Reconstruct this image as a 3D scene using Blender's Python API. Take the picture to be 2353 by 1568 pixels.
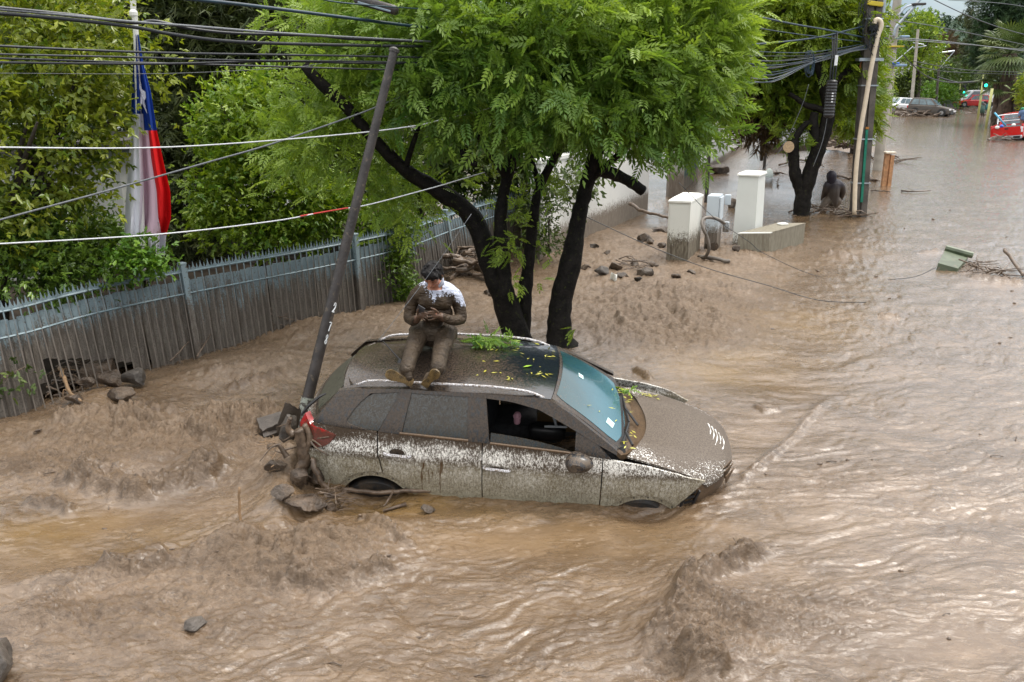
import bpy, bmesh, math, random
import numpy as np
from mathutils import Vector, Matrix, Euler, noise as mnoise
R = math.radians
sc = bpy.context.scene
for _o in list(bpy.data.objects):
    bpy.data.objects.remove(_o)
COL = sc.collection

# ---------------------------------------------------------------- camera
CAM_H = 3.7365
PITCH = math.atan(598 / 2000)
cam_d = bpy.data.cameras.new('camera')
cam_d.sensor_width = 36.0
cam_d.lens = 36.0 * 2000 / 2353
cam_d.clip_start = 0.1
cam_d.clip_end = 4000
cam = bpy.data.objects.new('camera', cam_d)
cam.location = (0, 0, CAM_H)
cam.rotation_euler = (math.pi / 2 - PITCH, 0, 0)
COL.objects.link(cam)
sc.camera = cam

# ---------------------------------------------------------------- sky, sun, exposure
SUN_EL, SUN_AZ = R(58), R(60)          # azimuth measured from +Y (away from the camera) towards +X
world = bpy.data.worlds.new('World')
sc.world = world
world.use_nodes = True
wn, wl = world.node_tree.nodes, world.node_tree.links
for _n in list(wn):
    wn.remove(_n)
w_out = wn.new('ShaderNodeOutputWorld')
w_bg = wn.new('ShaderNodeBackground')
w_bg.inputs['Strength'].default_value = 0.12
w_sky = wn.new('ShaderNodeTexSky')
w_sky.sky_type = 'NISHITA'
w_sky.sun_disc = False
w_sky.sun_elevation = SUN_EL
w_sky.sun_rotation = SUN_AZ
w_sky.air_density = 1.3
w_sky.dust_density = 2.0
w_co = wn.new('ShaderNodeTexCoord')
w_map = wn.new('ShaderNodeMapping')
w_map.inputs['Scale'].default_value = (2.0, 2.0, 5.0)
w_no = wn.new('ShaderNodeTexNoise')
w_no.inputs['Scale'].default_value = 2.2
w_no.inputs['Detail'].default_value = 6
w_no.inputs['Roughness'].default_value = 0.55
w_cr = wn.new('ShaderNodeValToRGB')
w_cr.color_ramp.elements[0].position = 0.36
w_cr.color_ramp.elements[0].color = (0.62, 0.62, 0.62, 1)
w_cr.color_ramp.elements[1].position = 0.66
w_cr.color_ramp.elements[1].color = (0.97, 0.97, 0.97, 1)
w_sep = wn.new('ShaderNodeSeparateXYZ')
w_m1 = wn.new('ShaderNodeMath'); w_m1.operation = 'MAXIMUM'; w_m1.inputs[1].default_value = 0.0
w_m2 = wn.new('ShaderNodeMath'); w_m2.operation = 'MULTIPLY_ADD'
w_m2.inputs[1].default_value = 17.5; w_m2.inputs[2].default_value = 2.2        # overcast: brighter towards the zenith
w_cc = wn.new('ShaderNodeMix'); w_cc.data_type = 'RGBA'; w_cc.blend_type = 'MULTIPLY'
w_cc.inputs[0].default_value = 1.0

w_mx = wn.new('ShaderNodeMix'); w_mx.data_type = 'RGBA'
wl.new(w_co.outputs['Generated'], w_map.inputs['Vector'])
wl.new(w_map.outputs[0], w_no.inputs['Vector'])
wl.new(w_no.outputs['Fac'], w_cr.inputs['Fac'])
wl.new(w_co.outputs['Generated'], w_sep.inputs[0])
wl.new(w_sep.outputs['Z'], w_m1.inputs[0])
w_ti = wn.new('ShaderNodeValToRGB')                 # blue-grey low in the sky, neutral cloud overhead
w_ti.color_ramp.elements[0].position = 0.05
w_ti.color_ramp.elements[0].color = (0.54, 0.77, 1.0, 1)
w_ti.color_ramp.elements[1].position = 0.32
w_ti.color_ramp.elements[1].color = (1.0, 0.975, 0.95, 1)
wl.new(w_m1.outputs[0], w_ti.inputs['Fac'])
wl.new(w_ti.outputs['Color'], w_cc.inputs[6])
wl.new(w_m1.outputs[0], w_m2.inputs[0])
wl.new(w_m2.outputs[0], w_cc.inputs[7])
wl.new(w_cr.outputs['Color'], w_mx.inputs[0])
wl.new(w_sky.outputs['Color'], w_mx.inputs[6])
wl.new(w_cc.outputs[2], w_mx.inputs[7])
wl.new(w_mx.outputs[2], w_bg.inputs['Color'])
wl.new(w_bg.outputs[0], w_out.inputs['Surface'])

sun_d = bpy.data.lights.new('sun', 'SUN')
sun_d.energy = 1.5
sun_d.angle = R(16)
sun_d.color = (1.0, 0.96, 0.9)
sun = bpy.data.objects.new('sun', sun_d)
_sd = Vector((math.sin(SUN_AZ) * math.cos(SUN_EL), math.cos(SUN_AZ) * math.cos(SUN_EL), math.sin(SUN_EL)))
sun.rotation_euler = _sd.to_track_quat('Z', 'Y').to_euler()
sun.location = (0, 0, 60)
COL.objects.link(sun)

sc.view_settings.view_transform = 'Standard'
sc.view_settings.look = 'None'
sc.view_settings.exposure = 0.75
sc.view_settings.gamma = 1.0
sc.view_settings.use_curve_mapping = False
sc.render.engine = 'CYCLES'
sc.cycles.max_bounces = 8
sc.cycles.transparent_max_bounces = 12
# ---------------------------------------------------------------- helpers
_fw = Vector((0, math.cos(PITCH), -math.sin(PITCH)))
_up = Vector((0, math.sin(PITCH), math.cos(PITCH)))
EYE = Vector((0, 0, CAM_H))


def ray(u, v):
    return _fw + Vector((1, 0, 0)) * ((u - 1176.5) / 2000) - _up * ((v - 784) / 2000)


def G(u, v, z=0.0):
    """a point of the photograph (2353 wide) carried onto the level z of the place"""
    d = ray(u, v)
    return EYE + d * ((z - CAM_H) / d.z)


def AT(u, v, Y):
    """a point of the photograph at the distance Y"""
    d = ray(u, v)
    return EYE + d * (Y / d.y)


def thing(name, label, cat, loc=(0, 0, 0), rot=(0, 0, 0), group=None):
    o = bpy.data.objects.new(name, None)
    o.location = loc
    o.rotation_euler = rot
    o.empty_display_size = 0.2
    COL.objects.link(o)
    tag(o, label, cat, group)
    return o


def tag(o, label=None, cat=None, group=None, kind=None):
    if label: o['label'] = label
    if cat: o['category'] = cat
    if group: o['group'] = group
    if kind: o['kind'] = kind
    return o


def link(name, me, m=None, parent=None, local=False):
    o = bpy.data.objects.new(name, me)
    if m is not None and not me.materials:
        me.materials.append(m)
    COL.objects.link(o)
    if parent is not None:
        o.parent = parent
        if not local:
            root, mats = parent, []
            M = Matrix.Identity(4)
            chain = []
            while root is not None:
                chain.append(root)
                root = root.parent
            for r in reversed(chain):
                M = M @ r.matrix_parent_inverse @ Matrix.LocRotScale(r.location, r.rotation_euler, r.scale)
            o.matrix_parent_inverse = M.inverted()
    return o


class MB:
    """collects shapes that become ONE mesh object"""
    def __init__(s):
        s.v, s.f, s.mi = [], [], []

    def add(s, vs, fs, mi=0):
        n = len(s.v)
        s.v.extend(tuple(p) for p in vs)
        s.f.extend(tuple(i + n for i in f) for f in fs)
        s.mi.extend([mi] * len(fs))
        return s

    def box(s, c, size, rot=None, taper=1.0, bev=0.0, mi=0):
        hx, hy, hz = size[0] / 2, size[1] / 2, size[2] / 2
        if bev > 0:
            b = min(bev, hx * .49, hy * .49, hz * .49)
            ring = [(-hx + b, -hy), (hx - b, -hy), (hx, -hy + b), (hx, hy - b), (hx - b, hy), (-hx + b, hy), (-hx, hy - b), (-hx, -hy + b)]
            lev = [(-hz, 1 - b / max(hx, hy)), (-hz + b, 1), (hz - b, 1), (hz, 1 - b / max(hx, hy))]
            vs, fs = [], []
            for z, k in lev:
                t = 1 + (taper - 1) * (z + hz) / (2 * hz)
                vs += [(x * k * t, y * k * t, z) for x, y in ring]
            for L in range(3):
                for i in range(8):
                    j = (i + 1) % 8
                    fs.append((L * 8 + i, L * 8 + j, L * 8 + 8 + j, L * 8 + 8 + i))
            fs.append(tuple(range(7, -1, -1)))
            fs.append(tuple(range(24, 32)))
        else:
            vs = [(sx * hx * (taper if sz > 0 else 1), sy * hy * (taper if sz > 0 else 1), sz * hz) for sz in (-1, 1) for sy in (-1, 1) for sx in (-1, 1)]
            fs = [(0, 2, 3, 1), (4, 5, 7, 6), (0, 1, 5, 4), (2, 6, 7, 3), (0, 4, 6, 2), (1, 3, 7, 5)]
        M = rot.to_matrix() if isinstance(rot, Euler) else rot
        c = Vector(c)
        vs = [(M @ Vector(p) if M is not None else Vector(p)) + c for p in vs]
        return s.add(vs, fs, mi)

    def tube(s, pts, rad, n=8, caps=True, flat=1.0, mi=0, jit=0.0, rng=None):
        pts = [Vector(p) for p in pts]
        k = len(pts)
        if not hasattr(rad, '__len__'): rad = [rad] * k
        vs, fs = [], []
        ref = None
        for i in range(k):
            t = (pts[min(i + 1, k - 1)] - pts[max(i - 1, 0)])
            if t.length < 1e-9: t = Vector((0, 0, 1))
            t.normalize()
            if ref is None:
                ref = Vector((0, 0, 1)) if abs(t.z) < .9 else Vector((1, 0, 0))
            a = (ref - t * ref.dot(t))
            if a.length < 1e-4: a = t.orthogonal()
            a.normalize()
            ref = a
            b = t.cross(a)
            for j in range(n):
                th = 2 * math.pi * j / n
                r = rad[i] * (1 + (rng.uniform(-jit, jit) if jit else 0))
                vs.append(pts[i] + a * (math.cos(th) * r * flat) + b * (math.sin(th) * r))
        for i in range(k - 1):
            for j in range(n):
                j2 = (j + 1) % n
                fs.append((i * n + j, i * n + j2, (i + 1) * n + j2, (i + 1) * n + j))
        if caps:
            fs.append(tuple(range(n - 1, -1, -1)))
            fs.append(tuple(range((k - 1) * n, k * n)))
        return s.add(vs, fs, mi)

    def lathe(s, prof, c=(0, 0, 0), n=16, M=None, mi=0):
        """prof: (radius, height) pairs round the local z axis"""
        c = Vector(c)
        vs, fs = [], []
        for r, z in prof:
            for j in range(n):
                th = 2 * math.pi * j / n
                p = Vector((r * math.cos(th), r * math.sin(th), z))
                vs.append((M @ p if M is not None else p) + c)
        for i in range(len(prof) - 1):
            for j in range(n):
                j2 = (j + 1) % n
                fs.append((i * n + j, i * n + j2, (i + 1) * n + j2, (i + 1) * n + j))
        fs.append(tuple(range(n - 1, -1, -1)))
        fs.append(tuple(range((len(prof) - 1) * n, len(prof) * n)))
        return s.add(vs, fs, mi)

    def grid(s, P, mi=0, flip=False):
        """P: rows x cols x 3"""
        m, n = len(P), len(P[0])
        vs = [p for row in P for p in row]
        fs = []
        for i in range(m - 1):
            for j in range(n - 1):
                q = (i * n + j, i * n + j + 1, (i + 1) * n + j + 1, (i + 1) * n + j)
                fs.append(q[::-1] if flip else q)
        return s.add(vs, fs, mi)

    def slab(s, P, th, mi=0):
        """a grid patch with thickness th (a vector field or a vector), closed all round"""
        P = np.asarray(P, float)
        m, n = P.shape[:2]
        Q = P + np.asarray(th)
        b = len(s.v)
        vs = [tuple(p) for p in P.reshape(-1, 3)] + [tuple(p) for p in Q.reshape(-1, 3)]
        fs, o = [], m * n
        for i in range(m - 1):
            for j in range(n - 1):
                a = (i * n + j, i * n + j + 1, (i + 1) * n + j + 1, (i + 1) * n + j)
                fs.append(a)
                fs.append(tuple(k + o for k in a[::-1]))
        rim = [j for j in range(n)] + [i * n + n - 1 for i in range(1, m)] + [(m - 1) * n + j for j in range(n - 2, -1, -1)] + [i * n for i in range(m - 2, 0, -1)]
        for k in range(len(rim)):
            a, c = rim[k], rim[(k + 1) % len(rim)]
            fs.append((c, a, a + o, c + o))
        return s.add(vs, fs, mi)

    def prism(s, poly, d, M=None, mi=0):
        """polygon (list of 3D points) pushed along vector d"""
        n = len(poly)
        d = Vector(d)
        vs = [Vector(p) for p in poly] + [Vector(p) + d for p in poly]
        fs = [tuple(range(n - 1, -1, -1)), tuple(range(n, 2 * n))]
        for i in range(n):
            j = (i + 1) % n
            fs.append((i, j, j + n, i + n))
        return s.add(vs, fs, mi)

    def mesh(s, name, smooth=False, angle=None):
        me = bpy.data.meshes.new(name)
        me.from_pydata(s.v, [], s.f)
        if any(s.mi): me.polygons.foreach_set('material_index', s.mi)
        bm = bmesh.new()
        bm.from_mesh(me)
        bmesh.ops.recalc_face_normals(bm, faces=bm.faces)
        bm.to_mesh(me)
        bm.free()
        if smooth:
            me.polygons.foreach_set('use_smooth', [True] * len(me.polygons))
            if angle is not None:
                me.set_sharp_from_angle(angle=R(angle))
        me.update()
        return me

    def build(s, name, m, parent=None, smooth=False, angle=None, local=False):
        me = s.mesh(name, smooth, angle)
        if isinstance(m, (list, tuple)):
            for x in m: me.materials.append(x)
            m = None
        return link(name, me, m, parent, local)


def copy_tree(o, parent=None):
    c = o.copy()
    COL.objects.link(c)
    if parent is not None: c.parent = parent
    for ch in list(o.children):
        copy_tree(ch, c)
    return c


def smooth_pts(pts, k=4):
    """Catmull-Rom through the points"""
    pts = [Vector(p) for p in pts]
    if len(pts) < 3: return pts
    out = []
    for i in range(len(pts) - 1):
        p0, p1, p2, p3 = pts[max(i - 1, 0)], pts[i], pts[i + 1], pts[min(i + 2, len(pts) - 1)]
        for j in range(k):
            t = j / k
            out.append(.5 * ((2 * p1) + (p2 - p0) * t + (2 * p0 - 5 * p1 + 4 * p2 - p3) * t * t + (3 * p1 - p0 - 3 * p2 + p3) * t ** 3))
    out.append(pts[-1])
    return out


# numpy gradient noise ------------------------------------------------
_rs = np.random.RandomState(7)
_perm = np.concatenate([_rs.permutation(256)] * 2)
_ga = _rs.rand(256) * 2 * np.pi
_gx, _gy = np.cos(_ga), np.sin(_ga)


def pn(x, y):
    xi, yi = np.floor(x).astype(np.int64), np.floor(y).astype(np.int64)
    xf, yf = x - xi, y - yi
    xi &= 255; yi &= 255
    u, v = xf ** 3 * (xf * (xf * 6 - 15) + 10), yf ** 3 * (yf * (yf * 6 - 15) + 10)

    def g(a, b, dx, dy):
        h = _perm[_perm[(xi + a) & 255] + ((yi + b) & 255)]
        return _gx[h] * dx + _gy[h] * dy
    n00, n10 = g(0, 0, xf, yf), g(1, 0, xf - 1, yf)
    n01, n11 = g(0, 1, xf, yf - 1), g(1, 1, xf - 1, yf - 1)
    return ((n00 * (1 - u) + n10 * u) * (1 - v) + (n01 * (1 - u) + n11 * u) * v) * 1.4


def fbm(x, y, o=4, g=.5):
    s, a, t = 0, 1, 0
    for i in range(o):
        s = s + a * pn(x * 2 ** i + 17.3 * i, y * 2 ** i - 9.1 * i)
        t += a; a *= g
    return s / t


# node materials ------------------------------------------------------
class NT:
    def __init__(s, name):
        s.m = bpy.data.materials.new(name)
        s.m.use_nodes = True
        s.t = s.m.node_tree
        s.t.nodes.clear()
        s.out = s.t.nodes.new('ShaderNodeOutputMaterial')
        s.co = None

    def n(s, typ, **kw):
        x = s.t.nodes.new(typ)
        for k, v in kw.items(): setattr(x, k, v)
        return x

    def put(s, sock, val):
        if isinstance(val, bpy.types.NodeSocket): s.t.links.new(val, sock)
        elif val is not None:
            if hasattr(val, '__len__') and len(val) == 3 and sock.type == 'RGBA': val = (*val, 1)
            sock.default_value = val

    def obj(s):
        if s.co is None: s.co = s.n('ShaderNodeTexCoord').outputs['Object']
        return s.co

    def map(s, scale=(1, 1, 1), rot=(0, 0, 0), loc=(0, 0, 0), vec=None):
        x = s.n('ShaderNodeMapping')
        s.put(x.inputs['Vector'], vec or s.obj())
        x.inputs['Scale'].default_value = scale
        x.inputs['Rotation'].default_value = rot
        x.inputs['Location'].default_value = loc
        return x.outputs[0]

    def noise(s, scale, detail=4, rough=.55, vec=None, dist=0):
        x = s.n('ShaderNodeTexNoise')
        s.put(x.inputs['Vector'], vec or s.obj())
        x.inputs['Scale'].default_value = scale
        x.inputs['Detail'].default_value = detail
        x.inputs['Roughness'].default_value = rough
        x.inputs['Distortion'].default_value = dist
        return x.outputs['Fac']

    def voro(s, scale, vec=None, feature='F1', out='Distance'):
        x = s.n('ShaderNodeTexVoronoi', feature=feature)
        s.put(x.inputs['Vector'], vec or s.obj())
        x.inputs['Scale'].default_value = scale
        return x.outputs[out]

    def step(s, val, a, b, to=(0, 1)):
        x = s.n('ShaderNodeMapRange', interpolation_type='SMOOTHSTEP')
        s.put(x.inputs[0], val)
        s.put(x.inputs[1], a); s.put(x.inputs[2], b)
        x.inputs[3].default_value, x.inputs[4].default_value = to
        return x.outputs[0]

    def math(s, op, a, b=None, c=None, clamp=False):
        x = s.n('ShaderNodeMath', operation=op, use_clamp=clamp)
        s.put(x.inputs[0], a)
        if b is not None: s.put(x.inputs[1], b)
        if c is not None: s.put(x.inputs[2], c)
        return x.outputs[0]

    def mix(s, fac, a, b, mode='MIX'):
        x = s.n('ShaderNodeMix', data_type='RGBA', blend_type=mode)
        s.put(x.inputs[0], fac); s.put(x.inputs[6], a); s.put(x.inputs[7], b)
        return x.outputs[2]

    def xyz(s, vec=None):
        x = s.n('ShaderNodeSeparateXYZ')
        s.put(x.inputs[0], vec or s.obj())
        return x.outputs

    def attr(s, name):
        return s.n('ShaderNodeAttribute', attribute_name=name).outputs['Fac']

    def bump(s, h, strength=.3, dist=.01):
        x = s.n('ShaderNodeBump')
        s.put(x.inputs['Height'], h)
        s.put(x.inputs['Strength'], strength)
        x.inputs['Distance'].default_value = dist
        return x.outputs[0]

    def pbr(s, col, rough=.6, normal=None, metal=0, spec=.5, coat=0, coat_r=.1, alpha=None, trans=None, emit=None, es=0, ior=None):
        x = s.n('ShaderNodeBsdfPrincipled')
        s.put(x.inputs['Base Color'], col)
        s.put(x.inputs['Roughness'], rough)
        s.put(x.inputs['Metallic'], metal)
        s.put(x.inputs['Specular IOR Level'], spec)
        s.put(x.inputs['Coat Weight'], coat)
        s.put(x.inputs['Coat Roughness'], coat_r)
        if normal is not None: s.put(x.inputs['Normal'], normal)
        if alpha is not None: s.put(x.inputs['Alpha'], alpha)
        if trans is not None: s.put(x.inputs['Transmission Weight'], trans)
        if ior is not None: s.put(x.inputs['IOR'], ior)
        if emit is not None:
            s.put(x.inputs['Emission Color'], emit)
            x.inputs['Emission Strength'].default_value = es
        return x.outputs[0]

    def done(s, sh):
        s.t.links.new(sh, s.out.inputs['Surface'])
        return s.m


def simple(name, col, rough=.6, var=.25, scale=6, bump=.0, bscale=60, metal=0, spec=.5, coat=0, dirt=None, damt=.4):
    t = NT(name)
    n = t.noise(scale, 5)
    c = t.mix(t.step(n, .3, .7), tuple(max(0, x * (1 - var)) for x in col), tuple(min(1, x * (1 + var)) for x in col))
    if dirt is not None:
        c = t.mix(t.step(t.noise(scale * 2.3, 6, .65), .62 - damt * .4, .72 - damt * .3), c, dirt)
    nm = t.bump(t.noise(bscale, 4), bump, .02) if bump else None
    return t.done(t.pbr(c, rough, nm, metal, spec, coat))


MUD_D = (.085, .058, .037)
MUD_L = (.23, .165, .105)
# ---------------------------------------------------------------- the mud that fills the street
def seg_dist(X, Y, pts):
    d = np.full(X.shape, 1e9); side = np.zeros(X.shape); along = np.zeros(X.shape)
    L = 0
    for (x0, y0), (x1, y1) in zip(pts[:-1], pts[1:]):
        dx, dy = x1 - x0, y1 - y0
        l2 = dx * dx + dy * dy
        t = np.clip(((X - x0) * dx + (Y - y0) * dy) / l2, 0, 1)
        ex, ey = X - x0 - t * dx, Y - y0 - t * dy
        dd = np.hypot(ex, ey)
        m = dd < d
        d[m] = dd[m]
        side[m] = np.sign(dx * ey - dy * ex)[m]
        along[m] = (L + t * math.sqrt(l2))[m]
        L += math.sqrt(l2)
    return d, side, along / max(L, 1e-6)


def gblob(X, Y, u, v, ru, rv, rot=0):
    """soft spot centred on the ground under a photograph point; ru, rv metres"""
    p = G(u, v)
    a, b = X - p.x, Y - p.y
    c, s = math.cos(rot), math.sin(rot)
    return np.exp(-(((a * c + b * s) / ru) ** 2 + ((-a * s + b * c) / rv) ** 2))


ROUGH = [  # u, v, radius across, radius deep, weight
    (330, 1060, 1.0, .55, 1.2), (520, 1000, .7, .5, 1.0), (180, 1010, .9, .5, .8), (100, 1080, .8, .35, .9), (620, 1040, .5, .5, .8),
    (730, 1290, .75, .35, 1.0), (650, 1340, .6, .3, .8), (880, 1230, .35, .18, .7), (330, 1330, .7, .2, .6), (200, 1420, .7, .25, .6), (480, 1450, .9, .3, .45),
    (1600, 1400, .30, .40, .7), (1700, 1440, .6, .35, .55), (1850, 1420, .8, .35, .35), (1560, 1530, .4, .2, .6),
    (1750, 720, 2.0, 1.6, .35), (1560, 700, 1.6, 1.5, .85), (1420, 620, 1.5, 1.5, .7), (1450, 720, 1.2, 1.0, .7), (1620, 780, 1.0, .9, .7), (1700, 580, 2.0, 2.0, .55), (1500, 790, 1.0, 1.0, .5),
    (560, 870, 1.2, .7, .35), (700, 790, 1.4, 1.2, .35), (1900, 560, 2.2, 1.2, .4), (1950, 1120, 1.0, .4, .2)]
CALM = [
    (2050, 1280, 1.7, 1.0, .6), (2120, 920, 2.2, 1.8, .5), (2120, 650, 3.2, 3.0, .4), (1200, 1265, 1.7, .36, .6), (1320, 1400, 1.2, .25, .5), (1500, 1240, 1.0, .2, .5), (1660, 870, 1.0, .8, .5), (1850, 740, 1.2, 1.2, .4),
    (230, 1200, 1.0, .25, 1.0), (60, 1280, .6, .4, .9), (330, 1270, .7, .2, .8), (1250, 1230, 1.6, .22, .75), (1000, 1180, .6, .15, 1.0), (1450, 1290, .8, .2, .5),
    (1750, 1020, .35, .35, 1.0), (1700, 860, .8, .7, .8), (1800, 780, .9, .8, .6), (2200, 1500, .7, .35, 1.0), (1800, 450, 3.0, 3.5, 1.0), (1650, 420, 3.5, 3, .9),
    (2020, 1000, .7, .4, .5), (2200, 285, 6, 16, .9)]
BANK = [(1500, 640, 1.7, 2.2, 1), (1650, 600, 1.4, 2.0, .9), (1430, 740, 1.2, 1.2, 1), (1560, 760, 1.0, 1.0, .9), (1340, 600, 1.2, 1.6, .9), (1450, 560, 1.5, 2.0, .9), (1130, 700, 1.3, 1.5, .7),
    (760, 760, 1.3, 1.0, .8), (600, 850, 1.2, .6, .7), (900, 740, 1.0, 1.0, .7), (330, 1030, 1.1, .5, .8), (550, 990, .8, .5, .9), (150, 990, .9, .4, .5), (700, 1290, .8, .3, .6), (640, 1110, .35, .4, .9), (1900, 340, 3, 5, 1), (1960, 590, 1.0, .8, .5), (1620, 470, 1.0, 1.0, .5)]
RIDGES = [  # points, half width m, height m, roughness
    ([(125, 1010), (200, 985), (290, 990), (360, 1010)], .16, .10, 1.3),
    ([(150, 1110), (250, 1130), (330, 1145), (430, 1120), (520, 1085)], .14, .13, 1.5),
    ([(440, 1050), (500, 1010), (580, 1010), (640, 985)], .16, .13, 1.6),
    ([(260, 960), (330, 950), (420, 975)], .10, .08, 1.2),
    ([(520, 905), (590, 890), (650, 875)], .05, .05, 1.0),
    ([(480, 880), (540, 870)], .05, .05, 1.0),
    ([(60, 1160), (130, 1165), (170, 1185)], .06, .05, .8),
    ([(1495, 1510), (1530, 1470), (1570, 1420), (1580, 1370), (1620, 1330), (1690, 1290), (1760, 1265)], .09, .15, 1.2),
    ([(1570, 1500), (1610, 1540), (1680, 1560)], .10, .07, 1.2),
    ([(820, 1195), (870, 1215), (905, 1250), (960, 1280)], .045, .05, .7),
    ([(650, 1350), (740, 1365), (830, 1345), (900, 1310)], .09, .06, 1.0),
    ([(250, 1330), (330, 1340), (400, 1320)], .07, .05, .9),
    ([(30, 1420), (130, 1400), (220, 1350), (300, 1300), (390, 1255)], .10, .06, .6),
    ([(1500, 690), (1560, 705), (1590, 705)], .06, .06, .9), ([(1535, 735), (1570, 745), (1580, 770)], .07, .06, .9),
    ([(1410, 755), (1440, 775)], .07, .05, .9), ([(1640, 670), (1700, 685), (1730, 690)], .06, .05, .9), ([(1640, 650), (1600, 640)], .06, .05, .9),
    ([(1460, 855), (1500, 880)], .05, .04, .9), ([(1700, 615), (1760, 610)], .08, .06, .9), ([(1900, 590), (1960, 600)], .1, .07, .9),
    ([(2110, 585), (2160, 580)], .08, .05, .8), ([(2230, 640), (2350, 655)], .12, .08, 1.0), ([(2020, 730), (2070, 735)], .06, .05, .8),
    ([(1730, 935), (1760, 950), (1790, 945)], .04, .03, .6),
    ([(1690, 1115), (1760, 1060), (1820, 1010), (1880, 940), (1900, 925)], .05, .05, .25)]
WAVES = [  # smooth humps: u, v, radius across, deep, rot, height
    (560, 1275, .28, .22, .3, .19), (640, 1230, .22, .14, .5, .12), (470, 1300, .35, .2, .4, .07), (330, 1090, .5, .2, .1, .13), (480, 1090, .3, .2, .0, .10),
    (590, 1100, .3, .16, 0, .08), (140, 1350, .7, .13, .35, .09), (60, 1440, .5, .12, .3, .07), (1580, 1400, .28, .4, 0, .10), (1540, 1545, .2, .12, 0, -.12),
    (1690, 1440, .6, .3, .3, .07), (650, 1175, .3, .25, 0, .12), (560, 1050, .3, .2, 0, .08), (250, 1010, .5, .3, 0, .06), (240, 930, .5, .35, 0, .16),
    (690, 1060, .3, .4, 0, .14), (1080, 650, 1.0, 1.2, 0, .18), (1910, 370, 2.5, 3, 0, .5), (1890, 330, 2.5, 3, 0, .45), (1440, 640, 1.2, .8, 0, .12), (1560, 700, 1.0, .7, 0, .10), (1420, 740, .9, .5, 0, .10), (1640, 600, 1.2, 1.0, 0, .10), (1500, 560, 1.2, 1.2, 0, .14), (600, 860, 1.2, .4, .3, .07), (760, 770, 1.0, .6, .3, .08), (640, 1330, .6, .25, .1, .10), (760, 1290, .5, .2, .1, .10),
    (860, 1150, .42, .22, 0, -.13), (1500, 1172, .45, .2, 0, -.12), (675, 1110, .22, .40, 0, .20), (720, 1180, .3, .15, 0, .06), (1200, 1162, 1.2, .16, 0, -.03)]
WAVES_G = [(G(a, b).x, G(a, b).y) for a, b, *_ in WAVES]


def mud_fields(X, Y):
    rough = np.zeros(X.shape); calm = np.zeros(X.shape)
    for u, v, a, b, w in ROUGH: rough += w * gblob(X, Y, u, v, a, b, .25)
    for u, v, a, b, w in CALM: calm += w * gblob(X, Y, u, v, a, b, .2)
    edge = .5 + .5 * fbm(X * .9, Y * .9, 3)
    rough = np.clip(rough * (.5 + edge), 0, 1.3)
    calm = np.clip(calm * (.6 + .8 * edge), 0, 1) * (1 - np.clip(rough, 0, 1) * .7)
    return rough, calm


def bank_field(X, Y):
    b = np.zeros(X.shape)
    for u, v, a, c, w in BANK: b += w * gblob(X, Y, u, v, a, c, .1)
    return np.clip(b * 1.3 * (.55 + .9 * (.5 + .5 * fbm(X * 1.1 + 5, Y * 1.1, 3))), 0, 1)


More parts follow.
